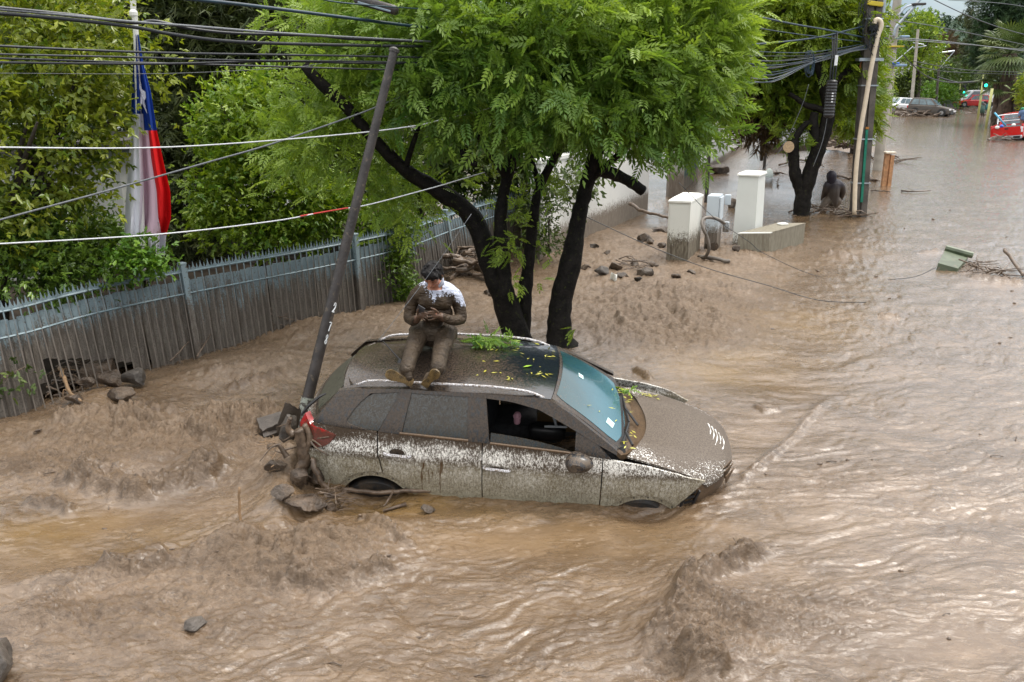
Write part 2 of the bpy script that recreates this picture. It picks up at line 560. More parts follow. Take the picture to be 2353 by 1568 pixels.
def mud_h(X, Y):
    X = np.asarray(X, float); Y = np.asarray(Y, float)
    rough, calm = mud_fields(X, Y)
    fade = np.clip(1.25 - Y / 60, .25, 1)
    # flow: turned by a slow angle, warped
    ang = .28 + .25 * fbm(X * .12, Y * .12, 2)
    A, B = X * np.cos(ang) + Y * np.sin(ang), -X * np.sin(ang) + Y * np.cos(ang)
    wx, wy = fbm(A * .8, B * .8, 3), fbm(A * .8 + 31, B * .8 - 12, 3)
    A2, B2 = A + .45 * wx, B + .45 * wy
    h = .030 * fbm(A2 * .45, B2 * .8, 3)
    rip = fbm(A2 * 1.6, B2 * 3.4, 4)
    h = h + (.036 * (1 - calm * .8)) * rip
    fine = 1 - np.abs(fbm(A2 * 4.2 + .5 * wx, B2 * 8.0 + .5 * wy, 4, .6)) * 2
    h = h + .017 * (1 - calm * .88) * fine
    rdg = 1 - np.abs(fbm(X * 3.1 + wx, Y * 3.6 + wy, 5, .62)) * 2.2
    rdg2 = 1 - np.abs(fbm(X * 8.1 + 2 * wx, Y * 8.6 + 2 * wy, 4, .65)) * 2.2
    rdg3 = 1 - np.abs(fbm(X * 17 + 3 * wx, Y * 18 + 3 * wy, 3, .65)) * 2.2
    strk = 1 - np.abs(fbm(A2 * 2.1 + .8 * wx, B2 * 5.2 + .8 * wy, 3, .55)) * 2
    h = h + .021 * (1 - calm * .75) * strk
    h = h + rough * (.055 * rdg + .034 * rdg2 + .014 * rdg3)
    bank = bank_field(X, Y)
    h = h + bank * (.05 + .030 * rdg + .026 * rdg2 + .010 * rdg3 + .04 * fbm(X * 1.8, Y * 2.0, 3))
    h *= fade
    for (u, v, a, b, rot, hh), (px, py) in zip(WAVES, WAVES_G):
        c, s = math.cos(rot), math.sin(rot)
        dx, dy = X - px, Y - py
        p, q = (dx * c + dy * s), (-dx * s + dy * c)
        p = np.where(p > 0, p * 1.7, p)              # steeper downstream face
        h = h + hh * np.exp(-((p / a) ** 2 + (q / b) ** 2))
    crust = np.zeros(X.shape)
    for pts, w, hh, ro in RIDGES:
        g = [(G(a, b).x, G(a, b).y) for a, b in pts]
        x0, x1 = min(p[0] for p in g) - 4 * w, max(p[0] for p in g) + 4 * w
        y0, y1 = min(p[1] for p in g) - 4 * w, max(p[1] for p in g) + 4 * w
        m = (X > x0) & (X < x1) & (Y > y0) & (Y < y1)
        if not m.any(): continue
        xs, ys = X[m], Y[m]
        j = .35 * w
        d, side, al = seg_dist(xs + j * fbm(xs * 5, ys * 5, 3) * 3, ys + j * fbm(xs * 5 + 9, ys * 5, 3) * 3, g)
        env = np.exp(-(d / w) ** 2) * np.clip(np.minimum(al, 1 - al) * 8 + .2, 0, 1)
        k = env * (hh * (.55 + .45 * fbm(xs * 2.5, ys * 2.5, 2)) + ro * (.030 * rdg[m] + .042 * rdg2[m] + .024 * rdg3[m]))
        h[m] += k * .9
        crust[m] = np.maximum(crust[m], env * min(1, ro))
    return h, rough, calm, crust


def mud_z(x, y):
    return float(mud_h(np.array([[x]]), np.array([[y]]))[0][0, 0])


ys = [-20, -12, -6, -2, 1, 2.5, 3.3, 3.8]
y = 4.0
while y < 420:
    ys.append(y)
    y += max(.011, y * y / 2700)
ys += [480, 560, 680, 850, 1100, 1500]
NC = 861
ys = np.array(ys)
hw = .66 * np.maximum(ys, 5) + 3.2
hw[ys > 420] *= 1.6
uu = np.linspace(-1, 1, NC)
X = uu[None, :] * hw[:, None]
Y = np.repeat(ys[:, None], NC, 1)
H_, RO_, CA_, CR_ = mud_h(X, Y)
H_[Y > 150] *= .2
nr = len(ys)
me = bpy.data.meshes.new('muddy_ground')
co = np.stack([X, Y, H_], -1).reshape(-1, 3).astype(np.float32)
ii, jj = np.meshgrid(np.arange(nr - 1), np.arange(NC - 1), indexing='ij')
a = (ii * NC + jj).ravel()
fc = np.stack([a, a + 1, a + NC + 1, a + NC], 1).astype(np.int32)
me.vertices.add(len(co)); me.vertices.foreach_set('co', co.ravel())
me.loops.add(fc.size); me.loops.foreach_set('vertex_index', fc.ravel())
me.polygons.add(len(fc)); me.polygons.foreach_set('loop_start', np.arange(0, fc.size, 4, dtype=np.int32))
me.polygons.foreach_set('use_smooth', np.ones(len(fc), bool))
me.update(calc_edges=True)
och = np.clip(gblob(X, Y, 930, 1165, .75, .22) * 1.5 + 1.0 * gblob(X, Y, 1660, 850, 1.3, .8, .4) + .9 * gblob(X, Y, 1850, 750, 1.2, 1.0, .4) + .6 * gblob(X, Y, 150, 1230, 1.2, .3) + .35 * gblob(X, Y, 1200, 1230, 1.6, .3)
              + .5 * gblob(X, Y, 1750, 470, 3, 3), 0, 1) * np.clip(.75 + 1.2 * fbm(X * 1.3, Y * 2.2, 4), 0, 1)
for nm, arr in (('rough', RO_), ('calm', CA_), ('crust', CR_), ('ochre', och), ('bank', bank_field(X, Y))):
    at = me.attributes.new(nm, 'FLOAT', 'POINT')
    at.data.foreach_set('value', arr.astype(np.float32).ravel())

t = NT('wet_mud')
fl = t.map((1.0, 2.2, 1), (0, 0, R(-16)))
n1 = t.noise(.9, 5, .6, fl, .8)
n2 = t.noise(6, 6, .7, fl, 1.6)
n3 = t.noise(30, 5, .7, None, 1.0)
n4 = t.noise(11, 6, .72, None, .6)
calm, roughz, crust, ochre = t.attr('calm'), t.attr('rough'), t.attr('crust'), t.attr('ochre')
bank = t.attr('bank')
rc_ = t.math('MAXIMUM', t.math('MAXIMUM', t.math('MINIMUM', roughz, 1.0), crust), t.math('MULTIPLY', bank, .75))
c = t.mix(t.step(n1, .36, .66), (.104, .065, .034), (.176, .118, .070))
c = t.mix(t.math('MULTIPLY', t.step(n2, .48, .66), .75), c, (.096, .056, .026))
c = t.mix(t.math('MULTIPLY', t.math('MULTIPLY', rc_, .55), t.step(n4, .52, .62)), c, (.070, .045, .027))
c = t.mix(t.math('MULTIPLY', t.math('MULTIPLY', rc_, .6), t.step(n4, .47, .38)), c, (.21, .15, .10))
c = t.mix(ochre, c, (.19, .115, .040))
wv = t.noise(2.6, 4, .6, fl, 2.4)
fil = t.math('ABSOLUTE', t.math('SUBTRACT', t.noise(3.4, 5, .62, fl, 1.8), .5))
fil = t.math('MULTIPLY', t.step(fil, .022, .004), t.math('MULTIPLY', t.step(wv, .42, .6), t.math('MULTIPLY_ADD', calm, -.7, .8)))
c = t.mix(fil, c, (.058, .036, .019))  # thin dark lines in the colour imitate shaded creases of the mud
crease_shade2 = t.math('ABSOLUTE', t.math('SUBTRACT', t.noise(9, 5, .65, fl, 1.2), .52))
crease_shade2 = t.math('MULTIPLY', t.step(crease_shade2, .03, .006), t.math('MULTIPLY', t.step(t.noise(1.3, 4, .6), .48, .64), .75))
c = t.mix(crease_shade2, c, (.062, .040, .022))  # finer set of crease shade lines, also put into the colour
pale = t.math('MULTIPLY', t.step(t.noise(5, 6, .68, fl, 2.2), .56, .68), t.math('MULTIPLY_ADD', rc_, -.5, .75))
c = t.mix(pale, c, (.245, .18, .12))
rg = t.math('MULTIPLY_ADD', rc_, .18, t.step(n2, .35, .7, (.16, .30)))
hh = t.math('ADD', t.math('MULTIPLY', n4, 1.0), t.math('MULTIPLY', n3, t.math('MULTIPLY_ADD', bank, -.33, .45)))
hh = t.math('ADD', t.math('MULTIPLY', hh, t.math('MULTIPLY_ADD', rc_, 1.0, .10)), t.math('MULTIPLY', n2, t.math('MULTIPLY_ADD', calm, -.45, .55)))
nm = t.bump(hh, .8, .05)
nm2 = t.bump(t.math('MULTIPLY', n2, t.math('MULTIPLY_ADD', calm, -.6, 1.0)), .35, .03)
c = t.mix(t.math('MULTIPLY', bank, t.step(n4, .40, .66)), c, (.215, .158, .108))
rg = t.math('MULTIPLY_ADD', bank, .08, rg)
ct = t.math('MAXIMUM', t.math('SUBTRACT', t.math('MULTIPLY_ADD', rc_, -.5, .72), t.math('MULTIPLY', bank, .30)), 0.0)
sh = t.pbr(c, rg, nm, 0, .35, ct, .05)
t.t.links.new(nm2, sh.node.inputs['Coat Normal'])
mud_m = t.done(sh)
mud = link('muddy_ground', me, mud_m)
tag(mud, 'brown flowing mud that fills the street', kind='structure')
# ---------------------------------------------------------------- vegetation
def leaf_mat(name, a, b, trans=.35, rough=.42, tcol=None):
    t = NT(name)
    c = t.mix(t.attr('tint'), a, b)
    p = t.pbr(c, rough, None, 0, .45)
    tr = t.n('ShaderNodeBsdfTranslucent')
    t.put(tr.inputs['Color'], t.mix(1.0, c, tcol or (1.0, 1.0, .55), 'MULTIPLY'))
    mx = t.n('ShaderNodeMixShader')
    mx.inputs[0].default_value = trans
    t.t.links.new(p, mx.inputs[1]); t.t.links.new(tr.outputs[0], mx.inputs[2])
    return t.done(mx.outputs[0])


def leaflet(L, w, fold=.15, at=(0, 0, 0), ang=0.0, droop=0.0):
    """one pointed leaf of two folded halves, growing along +x"""
    c, s = math.cos(ang), math.sin(ang)
    pts = [(0, 0, 0), (L * .45, w, fold * w), (L, 0, -droop * L), (L * .45, -w, fold * w), (L * .5, 0, -fold * w - droop * L * .3)]
    V = [(at[0] + x * c - y * s, at[1] + x * s + y * c, at[2] + z) for x, y, z in pts]
    return V, [(0, 4, 2, 1), (0, 3, 2, 4)]


def template_pinnate(L=.30, n=4, ll=.11, w=.017):
    V, F = [], []
    def put(a):
        b = len(V); V.extend(a[0]); F.extend(tuple(i + b for i in f) for f in a[1])
    for k in range(n):
        x = L * (.28 + .62 * k / n); z = -.25 * L * (x / L) ** 2
        for sg in (-1, 1):
            put(leaflet(ll * (1 - .18 * abs(k - n * .45) / n), w, .2, (x, 0, z), sg * R(52 - 4 * k), .18))
    put(leaflet(ll, w, .2, (L * .92, 0, -.21 * L), 0, .25))
    b = len(V)
    V.extend([(0, .0025, 0), (0, -.0025, 0), (L * .5, 0, -.06 * L), (L * .93, .001, -.21 * L)]); F.extend([(b, b + 1, b + 2), (b, b + 2, b + 3)])
    return V, F


def template_spray(n=3, L=.10, w=.03, seed=0):
    r = random.Random(seed); V, F = [], []
    for k in range(n):
        a = leaflet(L * r.uniform(.8, 1.15), w, .25, (.03 * k, 0, 0), r.uniform(-1, 1), .2)
        b = len(V); V.extend(a[0]); F.extend(tuple(i + b for i in f) for f in a[1])
    return V, F


def template_needles(n=7, L=.22, w=.012, seed=1):
    r = random.Random(seed); V, F = [], []
    for k in range(n):
        ang, up_ = r.uniform(-.9, .9), r.uniform(-.5, .5)
        b = len(V)
        x, y, z = L * math.cos(ang), L * math.sin(ang), L * math.sin(up_)
        V.extend([(.02 * k, w, 0), (.02 * k, -w, 0), (.02 * k + x, y, z)]); F.append((b, b + 1, b + 2))
    return V, F


def scatter(name, temps, P, D, size, tint, seed=0, m=None, parent=None, upw=.6):
    """many copies of small templates in one crown mesh: P positions, D growing directions"""
    rs = np.random.RandomState(seed)
    size = np.asarray(size, float); tint = np.asarray(tint, float)
    P = np.asarray(P, float); D = np.asarray(D, float)
    N = len(P)
    D = D / np.maximum(np.linalg.norm(D, axis=1, keepdims=True), 1e-6)
    U = np.tile(np.array([0, 0, 1.0]), (N, 1)) * upw + rs.randn(N, 3) * .45
    B = np.cross(U, D); B /= np.maximum(np.linalg.norm(B, axis=1, keepdims=True), 1e-6)
    U = np.cross(D, B)
    pick = rs.randint(0, len(temps), N)
    vs, tri, ti, base = [], [], [], 0
    loops, tot = [], []
    for k, (V, F) in enumerate(temps):
        idx = np.where(pick == k)[0]
        if not len(idx): continue
        V = np.array(V)
        W_ = P[idx][:, None] + size[idx][:, None, None] * (V[None, :, 0:1] * D[idx][:, None] + V[None, :, 1:2] * B[idx][:, None] + V[None, :, 2:3] * U[idx][:, None])
        vs.append(W_.reshape(-1, 3)); ti.append(np.repeat(tint[idx], len(V)))
        offs = base + np.arange(len(idx)) * len(V)
        for f in F:
            loops.append((offs[:, None] + np.array(f)[None]).ravel()); tot.append(np.full(len(idx), len(f)))
        base += len(idx) * len(V)
    vs = np.concatenate(vs); ti = np.concatenate(ti); lv = np.concatenate(loops); lt = np.concatenate(tot)
    me = bpy.data.meshes.new(name)
    me.vertices.add(len(vs)); me.vertices.foreach_set('co', vs.astype(np.float32).ravel())
    me.loops.add(len(lv)); me.loops.foreach_set('vertex_index', lv.astype(np.int32))
    me.polygons.add(len(lt)); me.polygons.foreach_set('loop_start', np.r_[0, np.cumsum(lt)[:-1]].astype(np.int32))
    me.update(calc_edges=True)
    a = me.attributes.new('tint', 'FLOAT', 'POINT'); a.data.foreach_set('value', ti.astype(np.float32))
    return link(name, me, m, parent)


def crown_points(ells, n, rs, shell=.55, clump=9, spread=.22, droop=.2, low=-.75, outw=1.0):
    """clumps of leaves over the outer part of ellipsoids ((x,y,z),(rx,ry,rz))"""
    vol = np.array([float(e[1][0] * e[1][1] + e[1][1] * e[1][2] + e[1][0] * e[1][2]) for e in ells]); vol /= vol.sum()
    nc = max(1, n // clump)
    k = rs.choice(len(ells), nc, p=vol)
    d = rs.randn(nc, 3); d /= np.linalg.norm(d, axis=1, keepdims=True)
    bad = d[:, 2] < low
    d[bad, 2] *= -1
    r = shell + (1.06 - shell) * rs.rand(nc) ** .6
    C = np.array([e[0] for e in ells])[k]; S = np.array([e[1] for e in ells], float)[k]
    c = C + S * d * r[:, None]
    outd = d / S; outd /= np.linalg.norm(outd, axis=1, keepdims=True)
    P = np.repeat(c, clump, 0) + rs.randn(nc * clump, 3) * spread
    D = np.repeat(outd, clump, 0) * outw + rs.randn(nc * clump, 3) * .75
    D[:, 2] -= droop
    tint = np.clip(np.repeat(rs.rand(nc), clump) * .55 + rs.rand(nc * clump) * .45, 0, 1)
    return P, D, tint, c


def limb(mb, pts, r0, r1, n=8, k=4, rng=None):
    p = smooth_pts(pts, k)
    m = len(p)
    rad = [r0 + (r1 - r0) * (i / (m - 1)) for i in range(m)]
    if rng: rad = [r * (1 + rng.uniform(-.09, .09)) for r in rad]
    mb.tube(p, rad, n, jit=.05 if rng else 0, rng=rng)
    return p


bark_dark = simple('wet_dark_bark', (.009, .0075, .0065), .7, .5, 9, .9, 40, spec=.15, dirt=(.035, .04, .012), damt=.12)
bark_br = simple('brown_bark', (.045, .035, .026), .75, .4, 8, .8, 40)
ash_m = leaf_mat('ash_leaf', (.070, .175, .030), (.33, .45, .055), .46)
T_PIN = [template_pinnate(.28, 4, .105, .019), template_pinnate(.24, 3, .10, .020), template_pinnate(.31, 5, .10, .016)]
T_OVAL = [template_spray(3, .12, .030, 1), template_spray(2, .13, .033, 2), template_spray(4, .11, .028, 3)]
T_SMALL = [template_spray(4, .09, .024, 5), template_spray(5, .08, .022, 6), template_spray(3, .10, .027, 7)]
T_NEED = [template_needles(7, .2, .016, 1), template_needles(8, .17, .018, 2)]

# --- the ash with black trunks behind the car
rs = np.random.RandomState(11)
rng = random.Random(5)
AY = 12.4
ash = thing('ash_tree', 'big bright green ash tree with black trunks growing from the mud right behind the car', 'tree', G(1210, 790))
tr = [
    ([(1195, 800, 12.4), (1165, 700, 12.4), (1125, 600, 12.45), (1085, 500, 12.5), (1010, 440, 12.4), (930, 390, 12.2), (850, 310, 12.0), (790, 240, 11.9), (735, 190, 11.8), (700, 150, 11.8)], .20, .075),
    ([(1190, 800, 12.4), (1165, 690, 12.3), (1155, 600, 12.3), (1150, 500, 12.3), (1165, 410, 12.3), (1190, 330, 12.2), (1200, 230, 12.0)], .14, .07),
    ([(1200, 800, 12.5), (1205, 690, 12.5), (1215, 600, 12.5), (1225, 510, 12.5), (1240, 430, 12.5), (1290, 330, 12.4), (1330, 220, 12.4)], .12, .06),
    ([(1293, 812, 12.2), (1285, 770, 12.2), (1290, 690, 12.25), (1312, 600, 12.3), (1330, 500, 12.4), (1350, 420, 12.4), (1380, 320, 12.2), (1420, 200, 12.0)], .215, .10),
    ([(1370, 390, 12.4), (1410, 400, 12.5), (1450, 420, 12.6), (1478, 440, 12.65)], .10, .075),
]
for pts, r0, r1 in tr:
    mb = MB()
    p3 = [AT(u, v, Y) for u, v, Y in pts]
    p = smooth_pts(p3, 5); m_ = len(p)
    rad = []
    for i in range(m_):
        t_ = i / (m_ - 1)
        r = r0 + (r1 - r0) * min(1, t_ * 1.5)
        r *= 1 + rng.uniform(-.07, .10)
        rad.append(r)
    if r0 > .21:
        for i in range(7): rad[i] *= [1.05, 1.18, 1.28, 1.25, 1.12, 1.0, .96][i]
    mb.tube(p, rad, 12, jit=.06, rng=rng)
    mb.build('trunk', bark_dark, ash, True)
mb = MB()
lc = simple('cut_wood', (.42, .30, .18), .7, .2, 30)
for pts, r0, r1 in [([(1165, 410, 12.3), (1110, 330, 12), (1060, 260, 11.7)], .05, .02), ([(1350, 420, 12.4), (1450, 330, 12), (1540, 250, 11.7)], .06, .02), ([(1380, 320, 12.2), (1500, 180, 12.3), (1600, 90, 12.4)], .05, .02),
                    ([(1190, 330, 12.2), (1150, 180, 12), (1120, 40, 12)], .05, .02), ([(1420, 200, 12), (1480, 60, 12), (1500, -60, 12)], .06, .02), ([(930, 390, 12.2), (960, 300, 12), (1000, 200, 11.8)], .045, .02),
                    ([(1330, 220, 12.4), (1340, 60, 12.4), (1340, -80, 12.4)], .05, .02), ([(1240, 430, 12.5), (1210, 330, 12.9), (1180, 200, 13)], .05, .02)]:
    mb = MB(); limb(mb, [AT(*q) for q in pts], r0, r1, 7, 4, rng); mb.build('limb', bark_dark, ash, True)
mb = MB(); limb(mb, [AT(*q) for q in [(1062, 345, 11.6), (1070, 365, 11.55), (1085, 375, 11.5), (1097, 377, 11.5)]], .045, .035, 8); mb.build('limb', bark_dark, ash, True)
E_ = lambda u, v, Y, rx, ry, rz: (tuple(AT(u, v, Y)), (rx, ry, rz))
ells = [E_(1050, 235, 12.0, .9, 1.0, .72), E_(1180, 150, 12.0, 1.2, 1.4, 1.1), E_(1350, 190, 12.0, 1.15, 1.5, 1.05), E_(1490, 200, 12.2, 1.0, 1.4, .95), E_(1555, 110, 12.4, .85, 1.2, 1.0), E_(1440, 40, 12.3, 1.4, 1.5, 1.2),
        E_(1250, 20, 12.3, 1.5, 1.6, 1.2), E_(1050, 60, 12.2, 1.0, 1.3, .9), E_(1420, 255, 11.9, .9, 1.0, .38), E_(1555, 290, 12.2, .5, .8, .36), E_(1120, 285, 11.9, .8, .8, .30), E_(1270, 265, 11.8, .9, 1.0, .30), E_(1590, 190, 12.3, .48, .9, .75),
        E_(950, 150, 12.1, .55, .8, .55), E_(1540, 15, 12.5, .9, 1.2, 1.0)]
P, D, ti, _c = crown_points(ells, 11500, rs, .5, 9, .14, .25)
top = np.clip((P[:, 2] - 3.2) / 2.2 + (P[:, 0] - .8) * .16, 0, 1)           # leaf tint paler at top and right, painting in the light from there
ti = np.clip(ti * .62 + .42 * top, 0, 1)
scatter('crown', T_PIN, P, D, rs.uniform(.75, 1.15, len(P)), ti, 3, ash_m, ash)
# thin shoots low on the trunks and a leafy limb to the left
ells = [E_(1180, 560, 12.2, .22, .3, .75), E_(1175, 640, 12.1, .16, .2, .35), E_(1260, 480, 12.7, .35, .3, .6), E_(1330, 745, 12.0, .12, .1, .12), E_(1235, 610, 12.6, .15, .2, .4), E_(1130, 460, 12.8, .3, .3, .5)]
P, D, ti, _c = crown_points(ells, 190, rs, .2, 5, .06, .1)
scatter('crown', T_PIN, P, D, rs.uniform(.5, .8, len(P)), np.clip(ti * .6 + .4, 0, 1), 4, ash_m, ash)
ells = [E_(720, 330, 12.6, .8, 1.0, .55), E_(800, 240, 12.6, .75, .9, .6), E_(840, 130, 12.6, .8, .9, .6), E_(880, 400, 12.8, .55, .8, .45), E_(930, 470, 12.8, .4, .6, .3), E_(760, 60, 13.0, .8, .8, .6), E_(900, 30, 12.6, .8, 1, .5)]
P, D, ti, _c = crown_points(ells, 3300, rs, .25, 6, .18, .3)
scatter('crown', T_PIN, P, D, rs.uniform(.6, .95, len(P)), np.clip(ti * .7 + .3, 0, 1), 5, ash_m, ash)


def tree(name, label, ells, n, temps, m, base, trunk_r, seed, group=None, size=(.8, 1.2), shell=.5, clump=8, spread=.2, droop=.2, limbs=5, bark=None, cat='tree', top=None, bias=0.0):
    rs = np.random.RandomState(seed); rg = random.Random(seed)
    base = Vector(base)
    t_ = thing(name, label, cat, base, group=group)
    P, D, ti, c = crown_points(ells, n, rs, shell, clump, spread, droop)
    scatter('crown', temps, P, D, rs.uniform(size[0], size[1], len(P)), np.clip(ti + bias, 0, 1), seed, m, t_)
    if trunk_r > 0:
        cen = sum((Vector(e[0]) for e in ells), Vector()) / len(ells)
        tp = Vector(top) if top is not None else cen
        mid = base.lerp(tp, .5) + Vector((rg.uniform(-.2, .2), rg.uniform(-.2, .2), 0)) * min(1, trunk_r * 5)
        mb = MB(); p = limb(mb, [base - Vector((0, 0, .3)), base.lerp(mid, .5), mid, tp], trunk_r * 1.15, trunk_r * .5, 9, 4, rg)
        mb.build('trunk', bark or bark_br, t_, True)
        for k in range(limbs):
            e = ells[rg.randrange(max(1, (len(ells) + 1) // 2))]
            q = Vector(e[0]) + Vector((rg.uniform(-.6, .6) * e[1][0], rg.uniform(-.6, .6) * e[1][1], rg.uniform(-.2, .6) * e[1][2]))
            s_ = p[int(len(p) * rg.uniform(.45, .9))]
            mb = MB(); limb(mb, [s_, s_.lerp(q, .5) + Vector((0, 0, .1)), q], trunk_r * .42, trunk_r * .12, 6, 3, rg)
            mb.build('limb', bark or bark_br, t_, True)
    return t_


olive_m = leaf_mat('broad_olive_leaf', (.065, .135, .016), (.36, .39, .035), .42, .3)
olive_d = leaf_mat('dark_glossy_leaf', (.045, .11, .018), (.17, .26, .03), .35, .3)
shrub_m = leaf_mat('yellow_green_leaf', (.075, .18, .018), (.34, .44, .03), .36, .38)
shrub2_m = leaf_mat('fresh_green_leaf', (.055, .16, .018), (.18, .31, .024), .34, .4)
conif_m = leaf_mat('dull_conifer_leaf', (.026, .046, .014), (.085, .10, .024), .18, .6)
dark_m = leaf_mat('dark_green_leaf', (.032, .068, .014), (.11, .15, .02), .28, .5)
lime_m = leaf_mat('lime_leaf', (.13, .22, .010), (.33, .38, .020), .4, .45)
far_m = leaf_mat('far_green_leaf', (.035, .085, .018), (.12, .18, .03), .3, .5)
palm_m = leaf_mat('palm_leaf', (.06, .105, .025), (.16, .20, .05), .25, .45)

# --- garden behind the fence
tree('broadleaf_tree', 'olive-green broadleaf tree hanging over the left end of the fence', [E_(90, 130, 11.5, 1.5, 1.2, 1.0), E_(40, 320, 10.8, 1.0, .9, .8), E_(170, 330, 11.2, .62, .7, .5), E_(300, 250, 11.6, .25, .4, .3), E_(140, 230, 11.2, .85, .9, .7), E_(-60, 480, 10.4, .7, .7, .7), E_(160, 450, 11.0, .6, .6, .25), E_(60, 60, 12, 1.6, 1.2, .9), E_(345, 315, 10.9, .16, .15, .10)],
     8200, T_OVAL, olive_m, AT(-40, 700, 10.9) * 1 - Vector((0, 0, .8)), .12, 21, size=(.6, .95), clump=15, spread=.15, shell=.3, droop=.35, limbs=12, top=AT(60, 330, 10.9), bark=bark_br)
tree('hedge_shrub', 'dark glossy hedge filling the corner behind the left fence end', [E_(40, 620, 10.6, 1.0, .6, .42), E_(180, 600, 11.6, .9, .6, .45), E_(280, 585, 11.8, .5, .5, .3), E_(110, 540, 11.6, 1.0, .6, .5), E_(20, 560, 11, .8, .6, .6)],
     6500, T_SMALL, olive_d, G(150, 700) + Vector((-.6, 1.2, 0)), .05, 22, size=(.55, .85), clump=8, spread=.12, limbs=6, cat='shrub')
tree('young_shrub', 'small pale green shrub in front of the hanging flag', [E_(322, 590, 10.9, .14, .12, .16), E_(290, 615, 10.8, .35, .15, .12), E_(365, 605, 10.9, .12, .12, .10)], 420, T_SMALL, shrub2_m, AT(330, 640, 12.5), .02, 23, size=(.6, .9), clump=5, spread=.09, limbs=4, cat='shrub')
tree('tall_shrub', 'bushy yellow-green shrub between the flag and the leaning pole', [E_(570, 270, 15.0, .75, .7, .55), E_(620, 360, 15.0, 1.0, .8, .6), E_(530, 430, 14.6, .65, .6, .6), E_(560, 520, 14.6, .8, .6, .35), E_(680, 460, 14.8, .8, .7, .7), E_(490, 300, 15.2, .3, .4, .4), E_(640, 240, 15.2, .4, .4, .5), E_(480, 480, 14.6, .35, .4, .3), E_(640, 540, 14.6, .9, .6, .35), E_(760, 500, 15, .7, .6, .55)],
     9800, T_SMALL, shrub_m, AT(600, 660, 15.0), .07, 24, size=(.65, 1.05), clump=16, shell=.3, spread=.15, droop=.1, limbs=8)
tree('garden_conifer', 'dull dark conifer standing behind the flag', [E_(520, 60, 19, 1.6, 1.2, 1.3), E_(460, 250, 18.5, 1.3, 1.0, 1.3), E_(620, 150, 19, 1.5, 1.2, 1.2), E_(420, 430, 17.8, .9, .8, 1.1), E_(560, 330, 18.5, 1.3, 1, 1.0), E_(700, 60, 19.5, 1.2, 1, 1.0), E_(380, 90, 19, 1.0, 1, 1.3), E_(410, 560, 17.4, .8, .6, .5)],
     12500, T_NEED, conif_m, AT(480, 640, 18), .2, 25, size=(.9, 1.5), clump=9, spread=.22, limbs=8)
tree('maple_tree', 'mottled green tree with brown stems behind the upper cables', [E_(330, -10, 22, 2.2, 1.4, 1.6), E_(200, 0, 22, 2.2, 1.4, 2.0), E_(560, -70, 23, 2.6, 1.4, 1.3), E_(260, 250, 21, 1.6, 1.0, 2.0), E_(60, 200, 20, 2.4, 1.0, 2.5)],
     7500, T_OVAL, dark_m, AT(380, 560, 22), .22, 26, size=(1.3, 1.9), clump=8, spread=.3, limbs=9)
tree('garden_tree', 'pale green tree far back above the grey garden roof', [E_(760, -30, 30, 2.6, 2, 2.0), E_(680, 30, 30, 1.5, 2, 1.3), E_(860, 90, 30, 2.5, 2, 2.4)], 4500, T_OVAL, shrub2_m, AT(740, 500, 30), .2, 27, size=(1.8, 2.4), clump=8, spread=.35, limbs=4)
tree('backing_tree', 'dark green tree filling the gap behind the ash crown', [E_(900, 330, 19, 2.0, 1, 1.6), E_(1100, 420, 20, 1.8, 1, 1.1), E_(820, 470, 17.5, 1.3, .7, .6), E_(1000, 250, 20, 2.5, 1, 2.2), E_(1230, 350, 21, 1.6, 1, 1.4)],
     9000, T_SMALL, dark_m, AT(950, 560, 19.5), .15, 28, size=(1.2, 1.8), clump=8, spread=.25, limbs=5)
tree('climbing_shrub', 'creeper with small leaves climbing over the fence beside the man', [E_(890, 560, 14.85, .42, .22, .5), E_(900, 640, 14.6, .38, .2, .45), E_(860, 600, 14.7, .25, .2, .5), E_(935, 680, 14.7, .2, .2, .2), E_(900, 510, 15.0, .5, .3, .25)],
     3000, T_SMALL, olive_d, G(905, 700) + Vector((0, .0, 0)), .03, 29, size=(.45, .75), clump=6, spread=.09, limbs=7, cat='creeper', bias=.12)
tree('climbing_shrub', 'tangle of drab leaves at the far end of the fence', [E_(1255, 560, 17.8, .35, .3, .3), E_(1240, 490, 18, .3, .3, .6), E_(1290, 440, 17.8, .5, .4, .5)], 1100, T_SMALL, dark_m, G(1260, 600), .03, 30, size=(.6, .9), clump=6, spread=.12, limbs=4, cat='creeper')

# ---------------------------------------------------------------- fence of pointed bars with metal sheets
fence_m = simple('blue_grey_paint', (.15, .21, .235), .5, .2, 5, .1, 60, dirt=(.06, .05, .04), damt=.1)
t = NT('sheet_splashed_with_mud')
z = t.xyz()[2]
v = t.math('ADD', t.math('MULTIPLY', t.noise(1, 6, .7, t.map((14, 14, 2.2))), .6), t.math('MULTIPLY', t.noise(42, 4, .7), .4))
big = t.noise(.8, 3)
lim = t.math('MULTIPLY_ADD', big, .9, .46)
hgt = t.math('SUBTRACT', lim, z)
m_ = t.step(t.math('ADD', t.math('MULTIPLY', hgt, .55), t.math('SUBTRACT', v, .52)), -.05, .09)
cs = t.mix(t.noise(3, 3), (.165, .225, .25), (.235, .30, .325))
cs = t.mix(t.step(t.noise(30, 5, .7), .60, .64), cs, (.085, .070, .058))
mudc = t.mix(t.step(t.noise(1, 5, .7, t.map((26, 26, 3))), .35, .65), (.085, .070, .056), (.165, .145, .122))
mudc = t.mix(t.step(t.noise(55, 4, .7), .5, .6), mudc, (.075, .062, .05))
sheet_m = t.done(t.pbr(t.mix(m_, cs, mudc), .55, t.bump(v, .25, .01)))
post_m = sheet_m


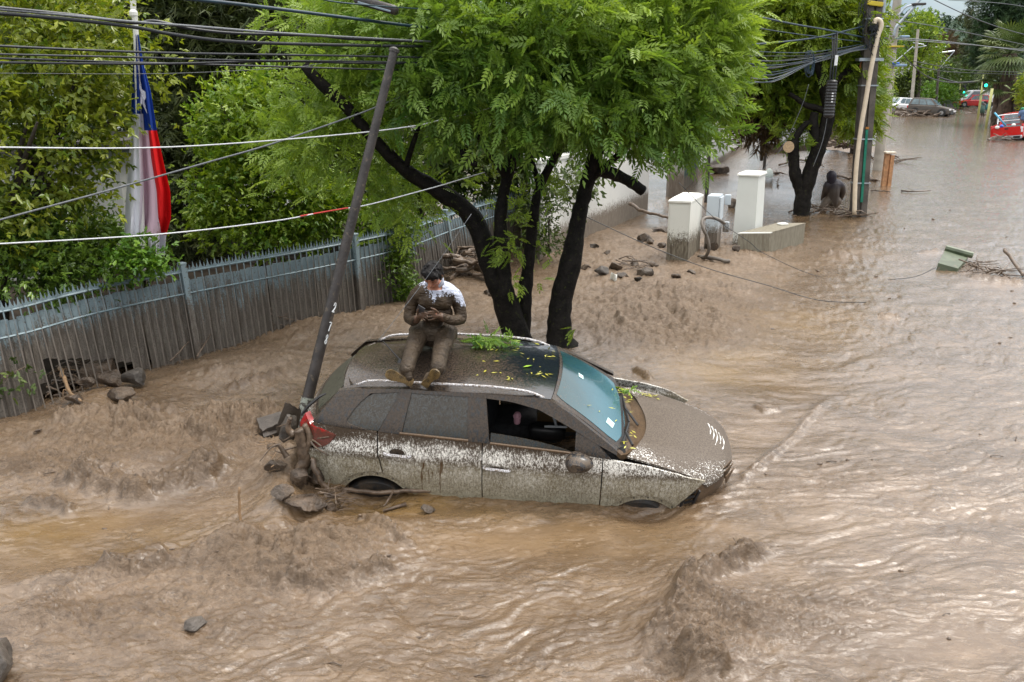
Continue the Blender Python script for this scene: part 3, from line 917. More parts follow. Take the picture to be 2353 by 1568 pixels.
def splashed_bar():
    t = NT('fence_bar_paint')
    z = t.xyz()[2]
    k = t.step(t.math('MULTIPLY_ADD', t.noise(9, 5, .7), .9, t.math('MULTIPLY', z, -1)), -.85, -.35)
    c = t.mix(k, t.mix(t.noise(6, 4), (.13, .18, .20), (.20, .26, .285)), t.mix(t.noise(20, 4), (.10, .085, .07), (.18, .155, .13)))
    return t.done(t.pbr(c, .6, None, 0, .3))


bar_m = splashed_bar()

FB = [G(u, v) for u, v in ((-170, 1025), (0, 975), (105, 945), (250, 890), (455, 830), (770, 745), (950, 690), (1085, 625), (1235, 560))]
FB = smooth_pts(FB, 12)
_cum = [0]
for a_, b_ in zip(FB[:-1], FB[1:]): _cum.append(_cum[-1] + (b_ - a_).length)


def fpt(s):
    x = float(np.interp(s, _cum, [p.x for p in FB])); y = float(np.interp(s, _cum, [p.y for p in FB]))
    e = .05
    dx = float(np.interp(s + e, _cum, [p.x for p in FB])) - float(np.interp(s - e, _cum, [p.x for p in FB]))
    dy = float(np.interp(s + e, _cum, [p.y for p in FB])) - float(np.interp(s - e, _cum, [p.y for p in FB]))
    tdir = Vector((dx, dy, 0)).normalized()
    nrm = Vector((-tdir.y, tdir.x, 0))          # away from the street
    lean = .10 + .05 * math.sin(s * .8)
    upv = (Vector((0, 0, 1)) + nrm * lean).normalized()
    return Vector((x, y, 0)), tdir, nrm, upv


FL = _cum[-1]
FH = 1.30
fence = thing('steel_fence', 'long blue-grey spiked fence splashed with mud, leaning back from the flood', 'fence', G(455, 830))
posts = [1.0]
s_post = [float(np.interp(G(u, v).x, [p.x for p in FB], _cum)) for u, v in ((455, 830), (830, 728), (1045, 648))]
nb_ = 128
step_ = FL / nb_
rf = random.Random(8)
hole = (float(np.interp(G(120, 940).x, [p.x for p in FB], _cum)), float(np.interp(G(300, 880).x, [p.x for p in FB], _cum)))
bar_w = .012
for i in range(nb_):
    s_ = (i + .5) * step_
    p, td, nr_, uv = fpt(s_)
    f_ = -nr_ * .03
    mb = MB()
    h = FH + .0
    mb.tube([p + f_ - uv * .25, p + f_ + uv * (h - .03)], bar_w, 4, flat=.8)
    b = p + f_ + uv * (h - .03)
    # barbed spear head
    w = .026
    mb.prism([b - td * w, b + td * w, b + td * w * 1.5 - uv * .004 + uv * .012, b + td * w * .55 + uv * .04, b + uv * .115, b - td * w * .55 + uv * .04, b - td * w * 1.5 + uv * .008], nr_ * .006)
    mb.build('bar', bar_m, fence)
    if i % 1 == 0 and i < 120:
        q, td2, nr2, uv2 = fpt((i + 1.0) * step_)
        b = q - nr2 * .03 + uv2 * (FH - .055)
        mb = MB().prism([b - td2 * .022, b + td2 * .022, b + td2 * .034 + uv2 * .02, b + td2 * .012 + uv2 * .045, b + uv2 * .105, b - td2 * .012 + uv2 * .045, b - td2 * .034 + uv2 * .02], nr2 * .006)
        mb.build('spike', fence_m, fence)
for hz, r_ in ((FH - .045, .016), (FH - .34, .014)):
    cuts = [0.02] + s_post + [FL - .02]
    for a_, b_ in zip(cuts[:-1], cuts[1:]):
        n_ = max(3, int((b_ - a_) / .3))
        pts = []
        for k in range(n_ + 1):
            p, td, nr_, uv = fpt(a_ + .04 + (b_ - a_ - .08) * k / n_)
            pts.append(p - nr_ * .03 + uv * hz)
        MB().tube(pts, r_, 4).build('rail', fence_m, fence)
# metal sheets, each a shallow folded panel behind the bars
sw = step_ * 1.0
for i in range(int(FL / sw)):
    s0, s1 = i * sw + .002, (i + 1) * sw - .002
    s_m = (s0 + s1) / 2
    lo_ = -.3
    P = []
    off = rf.uniform(-.008, .012)
    if hole[0] < s_m < hole[1]:
        k = (s_m - hole[0]) / (hole[1] - hole[0])
        lo_ = .62 - .40 * k + rf.uniform(-.02, .02)
        if k < .06: lo_ = .3
    for hh in np.linspace(lo_, FH - .16 + rf.uniform(-.015, .01), 6):
        row = []
        for q in (0, .22, .5, .78, 1):
            p, td, nr_, uv = fpt(s0 + (s1 - s0) * q)
            dpt = .018 * (1 if .1 < q < .9 else 0) + off
            bend = 0
            if hole[0] - .3 < s_m < hole[1] + .3: bend = .10 * max(0, .8 - hh)
            row.append(p + uv * hh + nr_ * (.012 + dpt + bend))
        P.append(row)
    _, td, nr_, uv = fpt(s_m)
    MB().slab(P, tuple(nr_ * .004)).build('sheet_panel', sheet_m, fence)
for s_ in s_post:
    p, td, nr_, uv = fpt(s_)
    c = p + uv * (FH * .5 - .12)
    M3 = Matrix((td, nr_, uv)).transposed()
    MB().box(c - nr_ * .02, (.085, .085, FH + .36), M3, bev=.006).box(p + uv * (FH + .07) - nr_ * .02, (.095, .095, .03), M3, bev=.006).build('fence_post', post_m, fence)

soil = simple('shade_black_soil', (.022, .017, .012), .95, .4, 3, .5, 8, spec=.1)  # near-black soil colour stands in for deep shade under the garden growth
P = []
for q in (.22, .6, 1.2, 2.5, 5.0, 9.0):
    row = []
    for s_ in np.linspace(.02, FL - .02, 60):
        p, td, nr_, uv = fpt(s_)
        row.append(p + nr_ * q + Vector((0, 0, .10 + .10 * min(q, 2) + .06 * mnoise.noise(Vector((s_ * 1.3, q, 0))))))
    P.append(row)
tag(MB().grid(P).build('garden_soil_shade', soil, None, True), 'garden soil behind the fence, coloured near-black for the shade of the undergrowth', kind='structure')
# ---------------------------------------------------------------- walls, cabinets, poles along the pavement
def splashed(name, base, h0, h1, mud=(.13, .105, .082), mud2=(.20, .17, .135), rough=.5, fine=60, amt=.5, spots=.0):
    """a painted thing with mud on it up to a ragged height"""
    t = NT(name)
    z = t.xyz()[2]
    v = t.math('ADD', t.math('MULTIPLY', t.noise(1, 6, .75, t.map((22, 22, 7))), .45), t.math('MULTIPLY', t.noise(fine, 4, .75), .55))
    k = t.step(z, h0 - .2, h1 + .25, (1, 0))
    m = t.step(t.math('MULTIPLY_ADD', k, .50, t.math('SUBTRACT', v, .77 - spots)), -.03, .05)
    c = t.mix(t.noise(3, 4), tuple(x * .88 for x in base), base)
    mc = t.mix(t.step(t.noise(1, 5, .7, t.map((30, 30, 4))), .38, .62), mud, mud2)
    return t.done(t.pbr(t.mix(m, c, mc), t.math('MULTIPLY_ADD', m, .2, rough), t.bump(v, .2, .01), 0, .4))


Z3 = lambda x, y: (1493.7 + x * .40313, y * .40313)
Z6 = lambda x, y: ((2600 + x / 3.1357) / 1.7407, (650 + y / 3.1357) / 1.7407)
ZF = lambda x, y: (2010.7 + x * .14551, 172.34 + y * .14551)
wall_m = splashed('rough_white_plaster', (.66, .66, .63), .25, 1.05, fine=40)
wall2_m = splashed('white_plaster', (.66, .67, .65), .1, .5)
wall3_m = splashed('white_far_plaster', (.68, .70, .70), .45, .62, (.075, .055, .04), (.11, .085, .06))
stucco = simple('grey_plaster', (.34, .33, .30), .85, .12, 3, .3, 40)


def wall(name, label, a, b, h, th, m, cat='wall', coping=None):
    a, b = Vector(a), Vector(b); a.z = b.z = 0
    d = (b - a).normalized(); n = Vector((-d.y, d.x, 0))
    w = thing(name, label, cat, (a + b) / 2)
    P = [a - n * 0, b, b + n * th, a + n * th]
    mb = MB().prism([p - Vector((0, 0, .6)) for p in P], (0, 0, h + .6))
    mb.build('wall_body', m, w)
    mb = MB().prism([p + Vector((0, 0, h + .004)) + q for p, q in zip(P, (-d * .03 - n * .03, d * .03 - n * .03, d * .03 + n * .03, -d * .03 + n * .03))], (0, 0, .07))
    mb.build('coping', m, w)
    return w


wall('plaster_wall', 'rough white garden wall with a band of mud along its foot, behind the ash tree', G(1240, 608), G(1488, 487), 2.1, .22, wall_m)
wall('plaster_wall', 'white garden wall running back from the green gate', G(1604, 406), G(1720, 334), 2.0, .22, wall2_m)
wall('plaster_wall', 'low white wall with a brown flood mark at the far end of the pool of mud', G(1745, 352), G(1872, 356), 1.75, .25, wall3_m)
gp = thing('gate_pillar', 'stained concrete pillar at the end of the green gate', 'pillar', G(1552, 455))
MB().box(G(1552, 455) + Vector((0, .2, .8)), (.5, .45, 2.4), bev=.02).build('shaft', splashed('pillar_concrete', (.36, .36, .33), .4, 1.3), gp)
MB().box(G(1552, 455) + Vector((0, .2, 2.05)), (.58, .53, .1), bev=.02).build('cap', stucco, gp)
gate = thing('garden_gate', 'dark green metal gate standing between stained pillar and white wall', 'gate', G(1588, 415))
gm = splashed('dark_green_steel', (.008, .055, .045), .3, .6)
ga, gb = G(1567, 440), G(1603, 408); ga.z = gb.z = 0
gd = (gb - ga)
for k in range(8):
    a = ga + gd * (k / 8 + .01); b = ga + gd * ((k + 1) / 8 - .01)
    MB().prism([a - Vector((0, 0, .3)), b - Vector((0, 0, .3)), b + Vector((0, 0, 1.9)), a + Vector((0, 0, 1.9))], (.03, .02, 0)).build('gate_board', gm, gate)
for hz in (.25, 1.0, 1.75):
    MB().tube([ga + Vector((-.02, -.03, hz)), gb + Vector((-.02, -.03, hz))], .025, 4).build('gate_rail', gm, gate)


def up_from(base, v_top):
    """height above the mud at which the upright over BASE reaches the picture row v_top"""
    d = ray(1176.5, v_top)
    return CAM_H + d.z / d.y * base.y - base.z


cab_m = splashed('cream_cabinet_paint', (.72, .72, .66), .30, 1.15, (.085, .065, .045), (.22, .195, .145), .45, 55)
cab_top = simple('clean_cream_lid', (.80, .80, .74), .4, .05, 8)
grey_m = splashed('grey_blue_box_paint', (.52, .58, .62), .20, .95, (.10, .08, .06), (.17, .14, .11), .45, 48, spots=.10)
low_m = splashed('mud_coated_concrete', (.42, .44, .40), .45, 1.1, (.16, .14, .10), (.24, .22, .17), .6, 60)
tall_m = splashed('pale_pillar_paint', (.66, .68, .64), .05, .55, (.11, .09, .07), (.18, .15, .12), .4, 40)


def quad_box(mb, base, h, scale_top=1.0, z0=-.4, out=0.0):
    c = sum(base, Vector()) / 4
    def ex(p, k): return c + (p - c) * k + (p - c).normalized() * out
    lo = [ex(p, 1) + Vector((0, 0, z0)) for p in base]; hi = [ex(p, scale_top) + Vector((0, 0, h)) for p in base]
    mb.add(lo + hi, [(3, 2, 1, 0), (4, 5, 6, 7), (0, 1, 5, 4), (1, 2, 6, 5), (2, 3, 7, 6), (3, 0, 4, 7)])
    return mb


def base4(fl, fr, br):
    a, b, c = G(*fl), G(*fr), G(*br)
    return [a, b, c, a + c - b]


# left cabinet
B4 = base4(Z6(195, 1335), Z6(462, 1352), Z6(612, 1225))
h = up_from(B4[0], Z6(240, 500)[1])
cb = thing('utility_cabinet', 'cream street cabinet with sloping lid, mud-splashed over its lower half and black foot', 'cabinet', sum(B4, Vector()) / 4)
quad_box(MB(), B4, h, 1.0).build('cabinet_body', cab_m, cb)
o = quad_box(MB(), [p + Vector((0, 0, h + .003)) for p in B4], .035, 1.0, 0, .03).build('lid', cab_top, cb)
quad_box(MB(), [p + Vector((0, 0, h + .04)) for p in B4], .05, .72, 0, .02).build('lid_top', cab_top, cb)
d1, d2 = (B4[1] - B4[0]).normalized(), (B4[2] - B4[1]).normalized()
n1_ = Vector((d1.y, -d1.x, 0))
MB().prism([B4[0] + n1_ * .004 + Vector((0, 0, -.2)), B4[1] + n1_ * .004 + Vector((0, 0, -.2)), B4[1] + n1_ * .004 + Vector((0, 0, .13)), B4[0] + n1_ * .004 + Vector((0, 0, .13))], n1_ * .02).build('plinth', splashed('black_foot', (.02, .02, .02), .02, .1), cb)
a, b = B4[0] + d1 * .03 + n1_ * .003, B4[1] - d1 * .03 + n1_ * .003
MB().prism([a + Vector((0, 0, .17)), b + Vector((0, 0, .17)), b + Vector((0, 0, h - .05)), a + Vector((0, 0, h - .05))], n1_ * .012).build('cabinet_door', cab_m, cb)
# grey meter box beside it
B4 = base4(Z6(665, 1232), Z6(820, 1240), Z6(868, 1185))
h1_, h2_ = up_from(B4[0], Z6(690, 740)[1]), up_from(B4[0], Z6(735, 425)[1])
mbx = thing('meter_box', 'narrow grey-blue meter box of two stacked cases, spattered with mud', 'meter box', sum(B4, Vector()) / 4)
quad_box(MB(), B4, h1_, 1.0).build('lower_case', grey_m, mbx)
quad_box(MB(), [p + Vector((0, 0, h1_ + .004)) for p in B4], h2_ - h1_, 1.0, 0, -.012).build('upper_case', grey_m, mbx)
d1 = (B4[1] - B4[0]).normalized(); d2 = (B4[2] - B4[1]).normalized(); n1_ = Vector((d1.y, -d1.x, 0))
q = B4[1] + d2 * .02 - n1_ * 0 + d1 * .003
MB().prism([q + Vector((0, 0, h1_ + .03)), q + d2 * ((B4[2] - B4[1]).length * .85) + Vector((0, 0, h1_ + .03)), q + d2 * ((B4[2] - B4[1]).length * .85) + Vector((0, 0, h2_ - .03)), q + Vector((0, 0, h2_ - .03))], d1 * .03).build('case_door', grey_m, mbx)
for k in range(6):
    a = B4[0] + d1 * .12 + n1_ * .002 + Vector((0, 0, h1_ - .12 - k * .022))
    MB().prism([a, a + d1 * .10, a + d1 * .10 + Vector((0, 0, .010)), a + Vector((0, 0, .010))], n1_ * .008).build('vent_slat', black_m if 'black_m' in globals() else stucco, mbx)
for zz in (h1_ + .35, h1_ - .24):
    c = B4[2] + d1 * .10 + Vector((0, 0, zz + .06))
    MB().box(c, (.13, .10, .22), Matrix.Rotation(math.atan2(d1.y, d1.x), 3, 'Z'), bev=.01).build('side_case', grey_m, mbx)
# tall pale pillar
B4 = base4(Z6(1015, 1105), Z6(1300, 1125), Z6(1400, 1060))
h = up_from(B4[0], Z6(1085, 168)[1])
tp_ = thing('utility_pillar', 'tall pale cable pillar with overhanging lid, clean at the top', 'cabinet', sum(B4, Vector()) / 4)
quad_box(MB(), B4, h, .86).build('cabinet_body', tall_m, tp_)
c4 = sum(B4, Vector()) / 4
T4 = [c4 + (p - c4) * .86 for p in B4]
quad_box(MB(), [p + Vector((0, 0, h + .003)) for p in T4], .03, 1.0, 0, .05).build('lid', cab_top, tp_)
quad_box(MB(), [p + Vector((0, 0, h + .034)) for p in T4], .035, .82, 0, .05).build('lid_top', cab_top, tp_)
d1 = (B4[1] - B4[0]).normalized(); n1_ = Vector((d1.y, -d1.x, 0))
# low box
B4 = base4(Z6(1085, 1195), Z6(1478, 1190), Z6(1922, 1052))
h = up_from(B4[1], Z6(1515, 895)[1])
lb = thing('ground_box', 'low wide concrete service box caked in mud beside the tall pillar', 'service box', sum(B4, Vector()) / 4)
quad_box(MB(), B4, h, 1.0).build('box_body', low_m, lb)
d1 = (B4[1] - B4[0]).normalized(); d2 = (B4[2] - B4[1]).normalized(); n1_ = Vector((d1.y, -d1.x, 0))
quad_box(MB(), [B4[0] - n1_ * .02, B4[1] - n1_ * .02, B4[1] + d2 * .12, B4[0] + d2 * .12], .02, 1.0, 0).build('edge_strip', cab_top, lb)
lb.children[-1].matrix_parent_inverse = Matrix.Translation((0, 0, h + .003)) @ lb.children[-1].matrix_parent_inverse
quad_box(MB(), [p + Vector((0, 0, h + .003)) for p in [B4[0] + d2 * .14, B4[1] + d2 * .14, B4[2], B4[3]]], .025, 1.0, 0, .01).build('box_lid', low_m, lb)
MB().box(B4[3] * .55 + B4[2] * .45 - d2 * .35 + Vector((0, 0, h + .05)), (.22, .16, .04), Matrix.Rotation(.4, 3, 'Z'), bev=.01).build('hinge_block', cab_top, lb)
hose_m = simple('muddy_hose', (.13, .11, .09), .5, .3, 12)
zy = lambda x, y, Y: AT(*Z6(x, y), Y)
hs = thing('cable_hose', 'grey hose looped between the cream cabinet and the meter box', 'hose', G(*Z6(640, 1230)))
MB().tube(smooth_pts([zy(610, 1190, 17.9), zy(690, 1185, 17.7), zy(740, 1090, 17.6), zy(720, 950, 17.6), zy(665, 830, 17.6), zy(652, 740, 17.7), zy(700, 695, 17.8), zy(790, 695, 17.9), zy(880, 730, 17.9), zy(930, 765, 18.0)], 4), .034, 8).build('hose_loop', hose_m, hs, True)
MB().tube(smooth_pts([zy(605, 1185, 17.9), zy(720, 1190, 17.75), zy(850, 1212, 17.6), zy(950, 1240, 17.5), zy(995, 1232, 17.5)], 4), .040, 8).build('hose_end', hose_m, hs, True)

# ---------------------------------------------------------------- poles
wood_m = simple('weathered_dark_pole', (.085, .075, .064), .8, .35, 3, .6, 30)
conc_m = simple('grey_concrete_pole', (.36, .33, .28), .8, .15, 3, .2, 30)
steel_m = simple('galvanised_steel', (.40, .44, .47), .4, .15, 6, metal=.5)
dsteel = simple('dark_brown_steel', (.040, .034, .031), .45, .35, 7, .3, 50, dirt=(.11, .085, .06), damt=.12)
cream_m = simple('cream_plastic_pipe', (.66, .56, .42), .45, .08, 8)
green_m = simple('green_plastic_strip', (.006, .16, .10), .45, .2, 8)
yel_m = simple('yellow_paint', (.55, .42, .03), .5, .1)
blk = simple('black_rubber', (.012, .013, .015), .45, .3, 20)

pb = G(1971, 499); pt = AT(2008, 0, pb.y)
up_pole = thing('utility_pole', 'thick dark weathered utility pole with green strip and hooked pipe', 'utility pole', pb)
dirp = (pt - pb).normalized()
PL = 9.2
pp = lambda k: pb + dirp * k
mb = MB()
mb.prism([pp(-.3) + Vector((-.21, -.13, 0)), pp(-.3) + Vector((-.03, -.13, 0)), pp(-.3) + Vector((-.03, .13, 0)), pp(-.3) + Vector((-.21, .13, 0))], dirp * (PL + .3))
mb.build('pole_half', wood_m, up_pole)
MB().prism([pp(-.3) + Vector((.035, -.13, 0)), pp(-.3) + Vector((.20, -.13, 0)), pp(-.3) + Vector((.20, .13, 0)), pp(-.3) + Vector((.035, .13, 0))], dirp * (PL + .3)).build('pole_half', wood_m, up_pole)
MB().prism([pp(-.3) + Vector((-.028, -.07, 0)), pp(-.3) + Vector((.033, -.07, 0)), pp(-.3) + Vector((.033, .07, 0)), pp(-.3) + Vector((-.028, .07, 0))], dirp * (PL + .3)).build('pole_web', wood_m, up_pole)
kz = lambda y: (1235 - y) * .40313 / 77.5
for y in (210, 410, 540, 815, 1048):
    MB().box(pp(kz(y)), (.47 if y != 410 else .66, .32, .035 if y != 410 else .08)).build('pole_band', steel_m, up_pole)
MB().prism([pp(kz(1150)) + Vector((-.02, -.145, 0)), pp(kz(1150)) + Vector((.05, -.145, 0)), pp(kz(765)) + Vector((.05, -.145, 0)), pp(kz(765)) + Vector((-.02, -.145, 0))], (0, -.02, 0)).build('green_strip', green_m, up_pole)
MB().box(pp(kz(757)) + Vector((.02, -.155, 0)), (.09, .03, .06)).build('strip_cap', simple('orange_cap', (.40, .17, .03), .5), up_pole)
MB().box(pp(kz(258)) + Vector((0, -.2, 0)), (.36, .16, .16), bev=.03).build('splice_case', blk, up_pole)
MB().box(pp(kz(138)) + Vector((-.02, -.17, 0)), (.42, .08, .11), Euler((0, .12, 0)), bev=.02).build('yellow_bracket', yel_m, up_pole)
for xx in (.24,):
    MB().tube([pp(kz(180)) + Vector((xx, -.1, 0)), pp(kz(-30)) + Vector((xx, -.1, 0))], .05, 8).build('riser_pipe', steel_m, up_pole)
zp = lambda x, y, Y=None: AT(*Z3(x, y), Y or pb.y - .30)
MB().tube(smooth_pts([zp(1165, 1222), zp(1172, 1000), zp(1195, 780), zp(1228, 580), zp(1262, 380), zp(1298, 210), zp(1316, 160), zp(1316, 128), zp(1300, 113), zp(1284, 118), zp(1277, 136)], 5), .062, 10).build('hooked_pipe', cream_m, up_pole, True)

cb0 = G(*Z3(1297, 975)); ct = AT(*Z3(1410, 0), cb0.y)
cp = thing('street_light_pole', 'pale round concrete pole with lamp arms behind the dark utility pole', 'street light', cb0)
dc = (ct - cb0).normalized()
MB().tube([cb0 - dc * .4, cb0 + dc * 5, cb0 + dc * 11.5], [.22, .18, .14], 14).build('pole', conc_m, cp, True, 60)
kc = lambda y: (975 - y) * .40313 / 51.0
zc = lambda x, y, dy=0: AT(*Z3(x, y), cb0.y - .3 + dy)
MB().box(cb0 + dc * kc(330), (.80, .55, .06), bev=.01).build('step_ring', yel_m, cp)
MB().tube(smooth_pts([zc(1388, 210), zc(1400, 160), zc(1440, 110), zc(1500, 45), zc(1545, -10), zc(1600, -60)], 4), .06, 8).build('lamp_arm', steel_m, cp, True)
MB().tube(smooth_pts([zc(1412, 92), zc(1450, 50), zc(1475, 34), zc(1505, 30)], 4), .035, 8).build('lamp_arm', steel_m, cp, True)
MB().box(zc(1530, 25), (.55, .25, .09), Euler((0, -.03, 0)), bev=.04).build('lamp_head', dsteel, cp)
MB().tube(smooth_pts([zc(1345, 90), zc(1385, 88)], 3), .04, 6).build('bracket_arm', steel_m, cp)
lh = simple('blue_grey_lamp', (.20, .30, .42), .35, .1)
MB().box(zc(1424, 373), (.50, .3, .10), bev=.04).build('lamp_head', lh, cp)
MB().box(zc(1400, 362), (.22, .3, .07), bev=.02).build('lamp_cap', simple('blue_cap', (.01, .10, .55), .4), cp)
MB().box(zc(1450, 210), (.34, .3, .09), bev=.04).tube([zc(1395, 222), zc(1440, 212)], .03, 6).build('lamp_head', lh, cp)
cb1 = G(*Z3(1362, 700)) ; dc1 = (AT(*Z3(1412, 60), cb1.y) - cb1).normalized()
cp2 = thing('street_light_pole', 'second concrete pole half hidden close behind the pale one', 'utility pole', cb1)
MB().tube([cb1 - dc1 * .4, cb1 + dc1 * 12], [.19, .13], 12).build('pole', conc_m, cp2, True, 60)
for yy in (95, 150, 215):
    MB().box(AT(*Z3(1385, yy), cb1.y), (2.2, .12, .12)).build('cross_arm', steel_m, cp2)

def lamp_post(u, v, h, r, label, v_lean=(0, 0)):
    b = G(u, v)
    p = thing('lamp_post', label, 'street light', b)
    d = Vector((v_lean[0], v_lean[1], 1)).normalized()
    MB().tube([b - d * .3, b + d * h], [r, r * .7], 12).build('pole', dsteel, p, True, 60)
    MB().box(b + d * h + Vector((.2, 0, .02)), (.5, .18, .08), bev=.03).build('lamp_head', dsteel, p)
    return p
lamp_post(1622, 470, 5.2, .065, 'slim dark lamp post rising behind the cream cabinet')
lamp_post(*Z3(650, 968), 5.0, .07, 'slim dark lamp post standing in front of the low white wall')

# the leaning lamp post by the car
lb0 = G(683, 1012); lt = AT(905, 120, 9.35)
lean = thing('leaning_lamp_post', 'dark lamp post knocked askew with painted white digits, rising from debris behind the car', 'street light', lb0)
ld = (lt - lb0); LL = ld.length; ld.normalize()
MB().tube([lb0 - ld * .35, lb0 + ld * (LL * .4), lt], [.068, .056, .043], 18).build('pole', dsteel, lean, True, 60)
t = NT('flaked_grey_paint'); t.done(t.pbr(t.mix(t.step(t.noise(16, 5, .7), .47, .5), (.05, .042, .036), (.26, .28, .24)), .6))
fm = t.m
MB().tube([lb0 - ld * .1, lb0 + ld * .50], [.0695, .0675], 18, caps=False).build('bare_patch', fm, lean, True)
MB().lathe([(.054, 0), (.054, .03), (.02, .05)], lt, 14, ld.to_track_quat('Z', 'Y').to_matrix()).build('post_cap', dsteel, lean)
# hand-painted digits 2 7 8 on the right flank
whitep = simple('white_paint_marks', (.78, .80, .80), .6, .1, 40)
sx_ = ld.cross(Vector((0, 1, 0))).normalized(); 
if sx_.x < 0: sx_ = -sx_
sy_ = sx_.cross(ld).normalized()
if sy_.y > 0: sy_ = -sy_
DIG = {'2': [[(-.4, .65), (-.1, 1), (.35, .85), (.4, .5), (0, .2), (-.4, -.05), (.45, -.05)]], '7': [[(-.4, .95), (.45, .95), (.2, .5), (.0, -.05)]], '8': [[(0, .5), (-.35, .75), (0, 1), (.35, .75), (0, .5), (-.4, .22), (0, -.05), (.4, .22), (0, .5)]]}
for k, ch in enumerate('278'):
    s0 = float(np.interp([690, 735, 765][k], [118, 960], [LL, .25]))
    rr = .0625
    for st in DIG[ch]:
        pts = []
        for x, y in smooth_pts([Vector((a, b, 0)) for a, b in st], 3) and [(p.x, p.y) for p in smooth_pts([Vector((a, b, 0)) for a, b in st], 3)]:
            th = .85 + x * .50
            pts.append(lb0 + ld * (s0 + (y - .5) * .095) + (sx_ * math.sin(th) + sy_ * math.cos(th)) * (rr + .0005))
        MB().tube(pts, .0062, 5, flat=.5).build('painted_digit', whitep, lean)

# ---------------------------------------------------------------- cables
cab_blk = simple('black_cable', (.010, .013, .017), .35, .2)
cab_blue = simple('blue_black_cable', (.010, .030, .050), .35, .2)
cab_gry = simple('grey_stranded_cable', (.12, .13, .14), .5, .3, 60)
rope_w = simple('white_rope', (.62, .64, .66), .7, .1, 60)
rope_r = simple('red_rope', (.55, .05, .04), .7, .1, 60)
K2 = .3664
CY0, CY1 = 8.2, 11.3


def cable(pts, r, m, label, Y0=CY0, Y1=CY1, name='cable', grp='cables across the garden', sub=5, cat='cable'):
    u0, u1 = pts[0][0], pts[-1][0]
    P = [AT(u, v, Y0 + (Y1 - Y0) * (u - u0) / (u1 - u0)) for u, v in pts]
    o = MB().tube(smooth_pts(P, sub), r, 7).build(name, m, None, True)
    tag(o, label, cat, grp)
    return o


k2 = lambda L: [(x * K2, y * K2) for x, y in L]
ext = lambda L: [(-90, L[0][1] - (L[1][1] - L[0][1]) * .4)] + L
cable(ext(k2([(0, 60), (400, 95), (800, 135), (1200, 165), (1700, 205), (2195, 235), (2700, 262)])), .013, cab_gry, 'grey twisted cable, uppermost of the bundle over the flag')
cable(ext(k2([(0, 85), (400, 120), (830, 170), (1100, 220), (1500, 265), (2195, 285), (2650, 292)])), .018, cab_blk, 'thick black cable sagging lowest in the top bundle')
cable(ext(k2([(0, 50), (500, 100), (830, 145), (950, 132), (1050, 148), (1200, 182), (1500, 212), (2000, 225), (2195, 245), (2650, 262)])), .016, cab_blk, 'wavy black cable wound against the grey twisted one')
cable(k2([(1130, -12), (1600, 40), (2195, 115), (2690, 178)]), .018, cab_blue, 'blue-black cable crossing the top edge above the other cables')
cable(k2([(2000, -6), (2200, 24), (2700, 62)]), .007, cab_blue, 'thin blue cable beside the hanging street lamp')
cable(ext(k2([(0, 290), (1000, 332), (2195, 352), (2650, 362)])), .012, cab_blk, 'straight black cable, first below the thick bundle')
cable(ext(k2([(0, 342), (900, 362), (1500, 380), (2195, 386), (2650, 395)])), .010, cab_blk, 'straight black cable, second below the thick bundle')
cable(ext(k2([(0, 368), (1000, 398), (1500, 412), (2195, 432), (2500, 440)])), .010, cab_blk, 'straight black cable that ends lowest at the leaning post')
cable(ext(k2([(0, 393), (1000, 402), (1700, 386), (2195, 396), (2600, 400)])), .012, cab_blk, 'black cable crossing the others just left of the leaning post')
cable(ext(k2([(0, 460), (1000, 463), (1700, 432), (2000, 402), (2350, 330)])), .003, cab_gry, 'hair-thin grey wire under the black cables')
cable(ext(k2([(0, 925), (800, 930), (1400, 905), (2195, 840), (2600, 790)]) + [(1020, 274), (1090, 258), (1155, 240)]), .0075, rope_w, 'taut white cord crossing the middle of the flag', 8.6, 11.6)
cable(ext(k2([(0, 1380), (700, 1190), (1300, 1020), (1700, 905), (2195, 735)]) + [(880, 240), (945, 212)]), .0105, cab_gry, 'grey steel cable rising from the left edge to the tree', 8.6, 11.6)
w3 = k2([(0, 1530), (1000, 1470), (1700, 1390)])
cable([(-90, 563)] + w3 + [(720, 492)], .0075, rope_w, 'lowest white cord, left of its red stretch', 8.6, 10.2)
cable([(690, 497), (735, 489), (800, 478)], .0085, rope_r, 'short red stretch of the lowest cord by the leaning post', 10.12, 10.5)
cable([(780, 481), (850, 470), (1000, 430), (1060, 412), (1114, 396)], .0075, rope_w, 'lowest white cord, right of its red stretch', 10.45, 11.8)
cable([(1083, 492), (1000, 612), (915, 725), (868, 785)][::-1], .0022, cab_gry, 'thin wire slanting past the seated man', 6.9, 7.3)
cable([(655, 1002), (580, 1110), (540, 1150), (420, 1262), (290, 1345), (90, 1440)][::-1], .0028, cab_blk, 'thin wire slanting over the mud from the debris to the left', 5.9, 8.6)
cable([(1340, 495), (1480, 560), (1620, 615), (1760, 655), (1880, 690), (1990, 695)], .007, cab_blk, 'thin fallen wire over the mud, lower one by the cabinets', 15, 14.2)
cable([(1560, 420), (1640, 500), (1720, 555), (1760, 585), (1900, 640), (2080, 640), (2150, 615)], .006, cab_blk, 'thin fallen wire from the tall pillar to the green box', 17, 16.6)
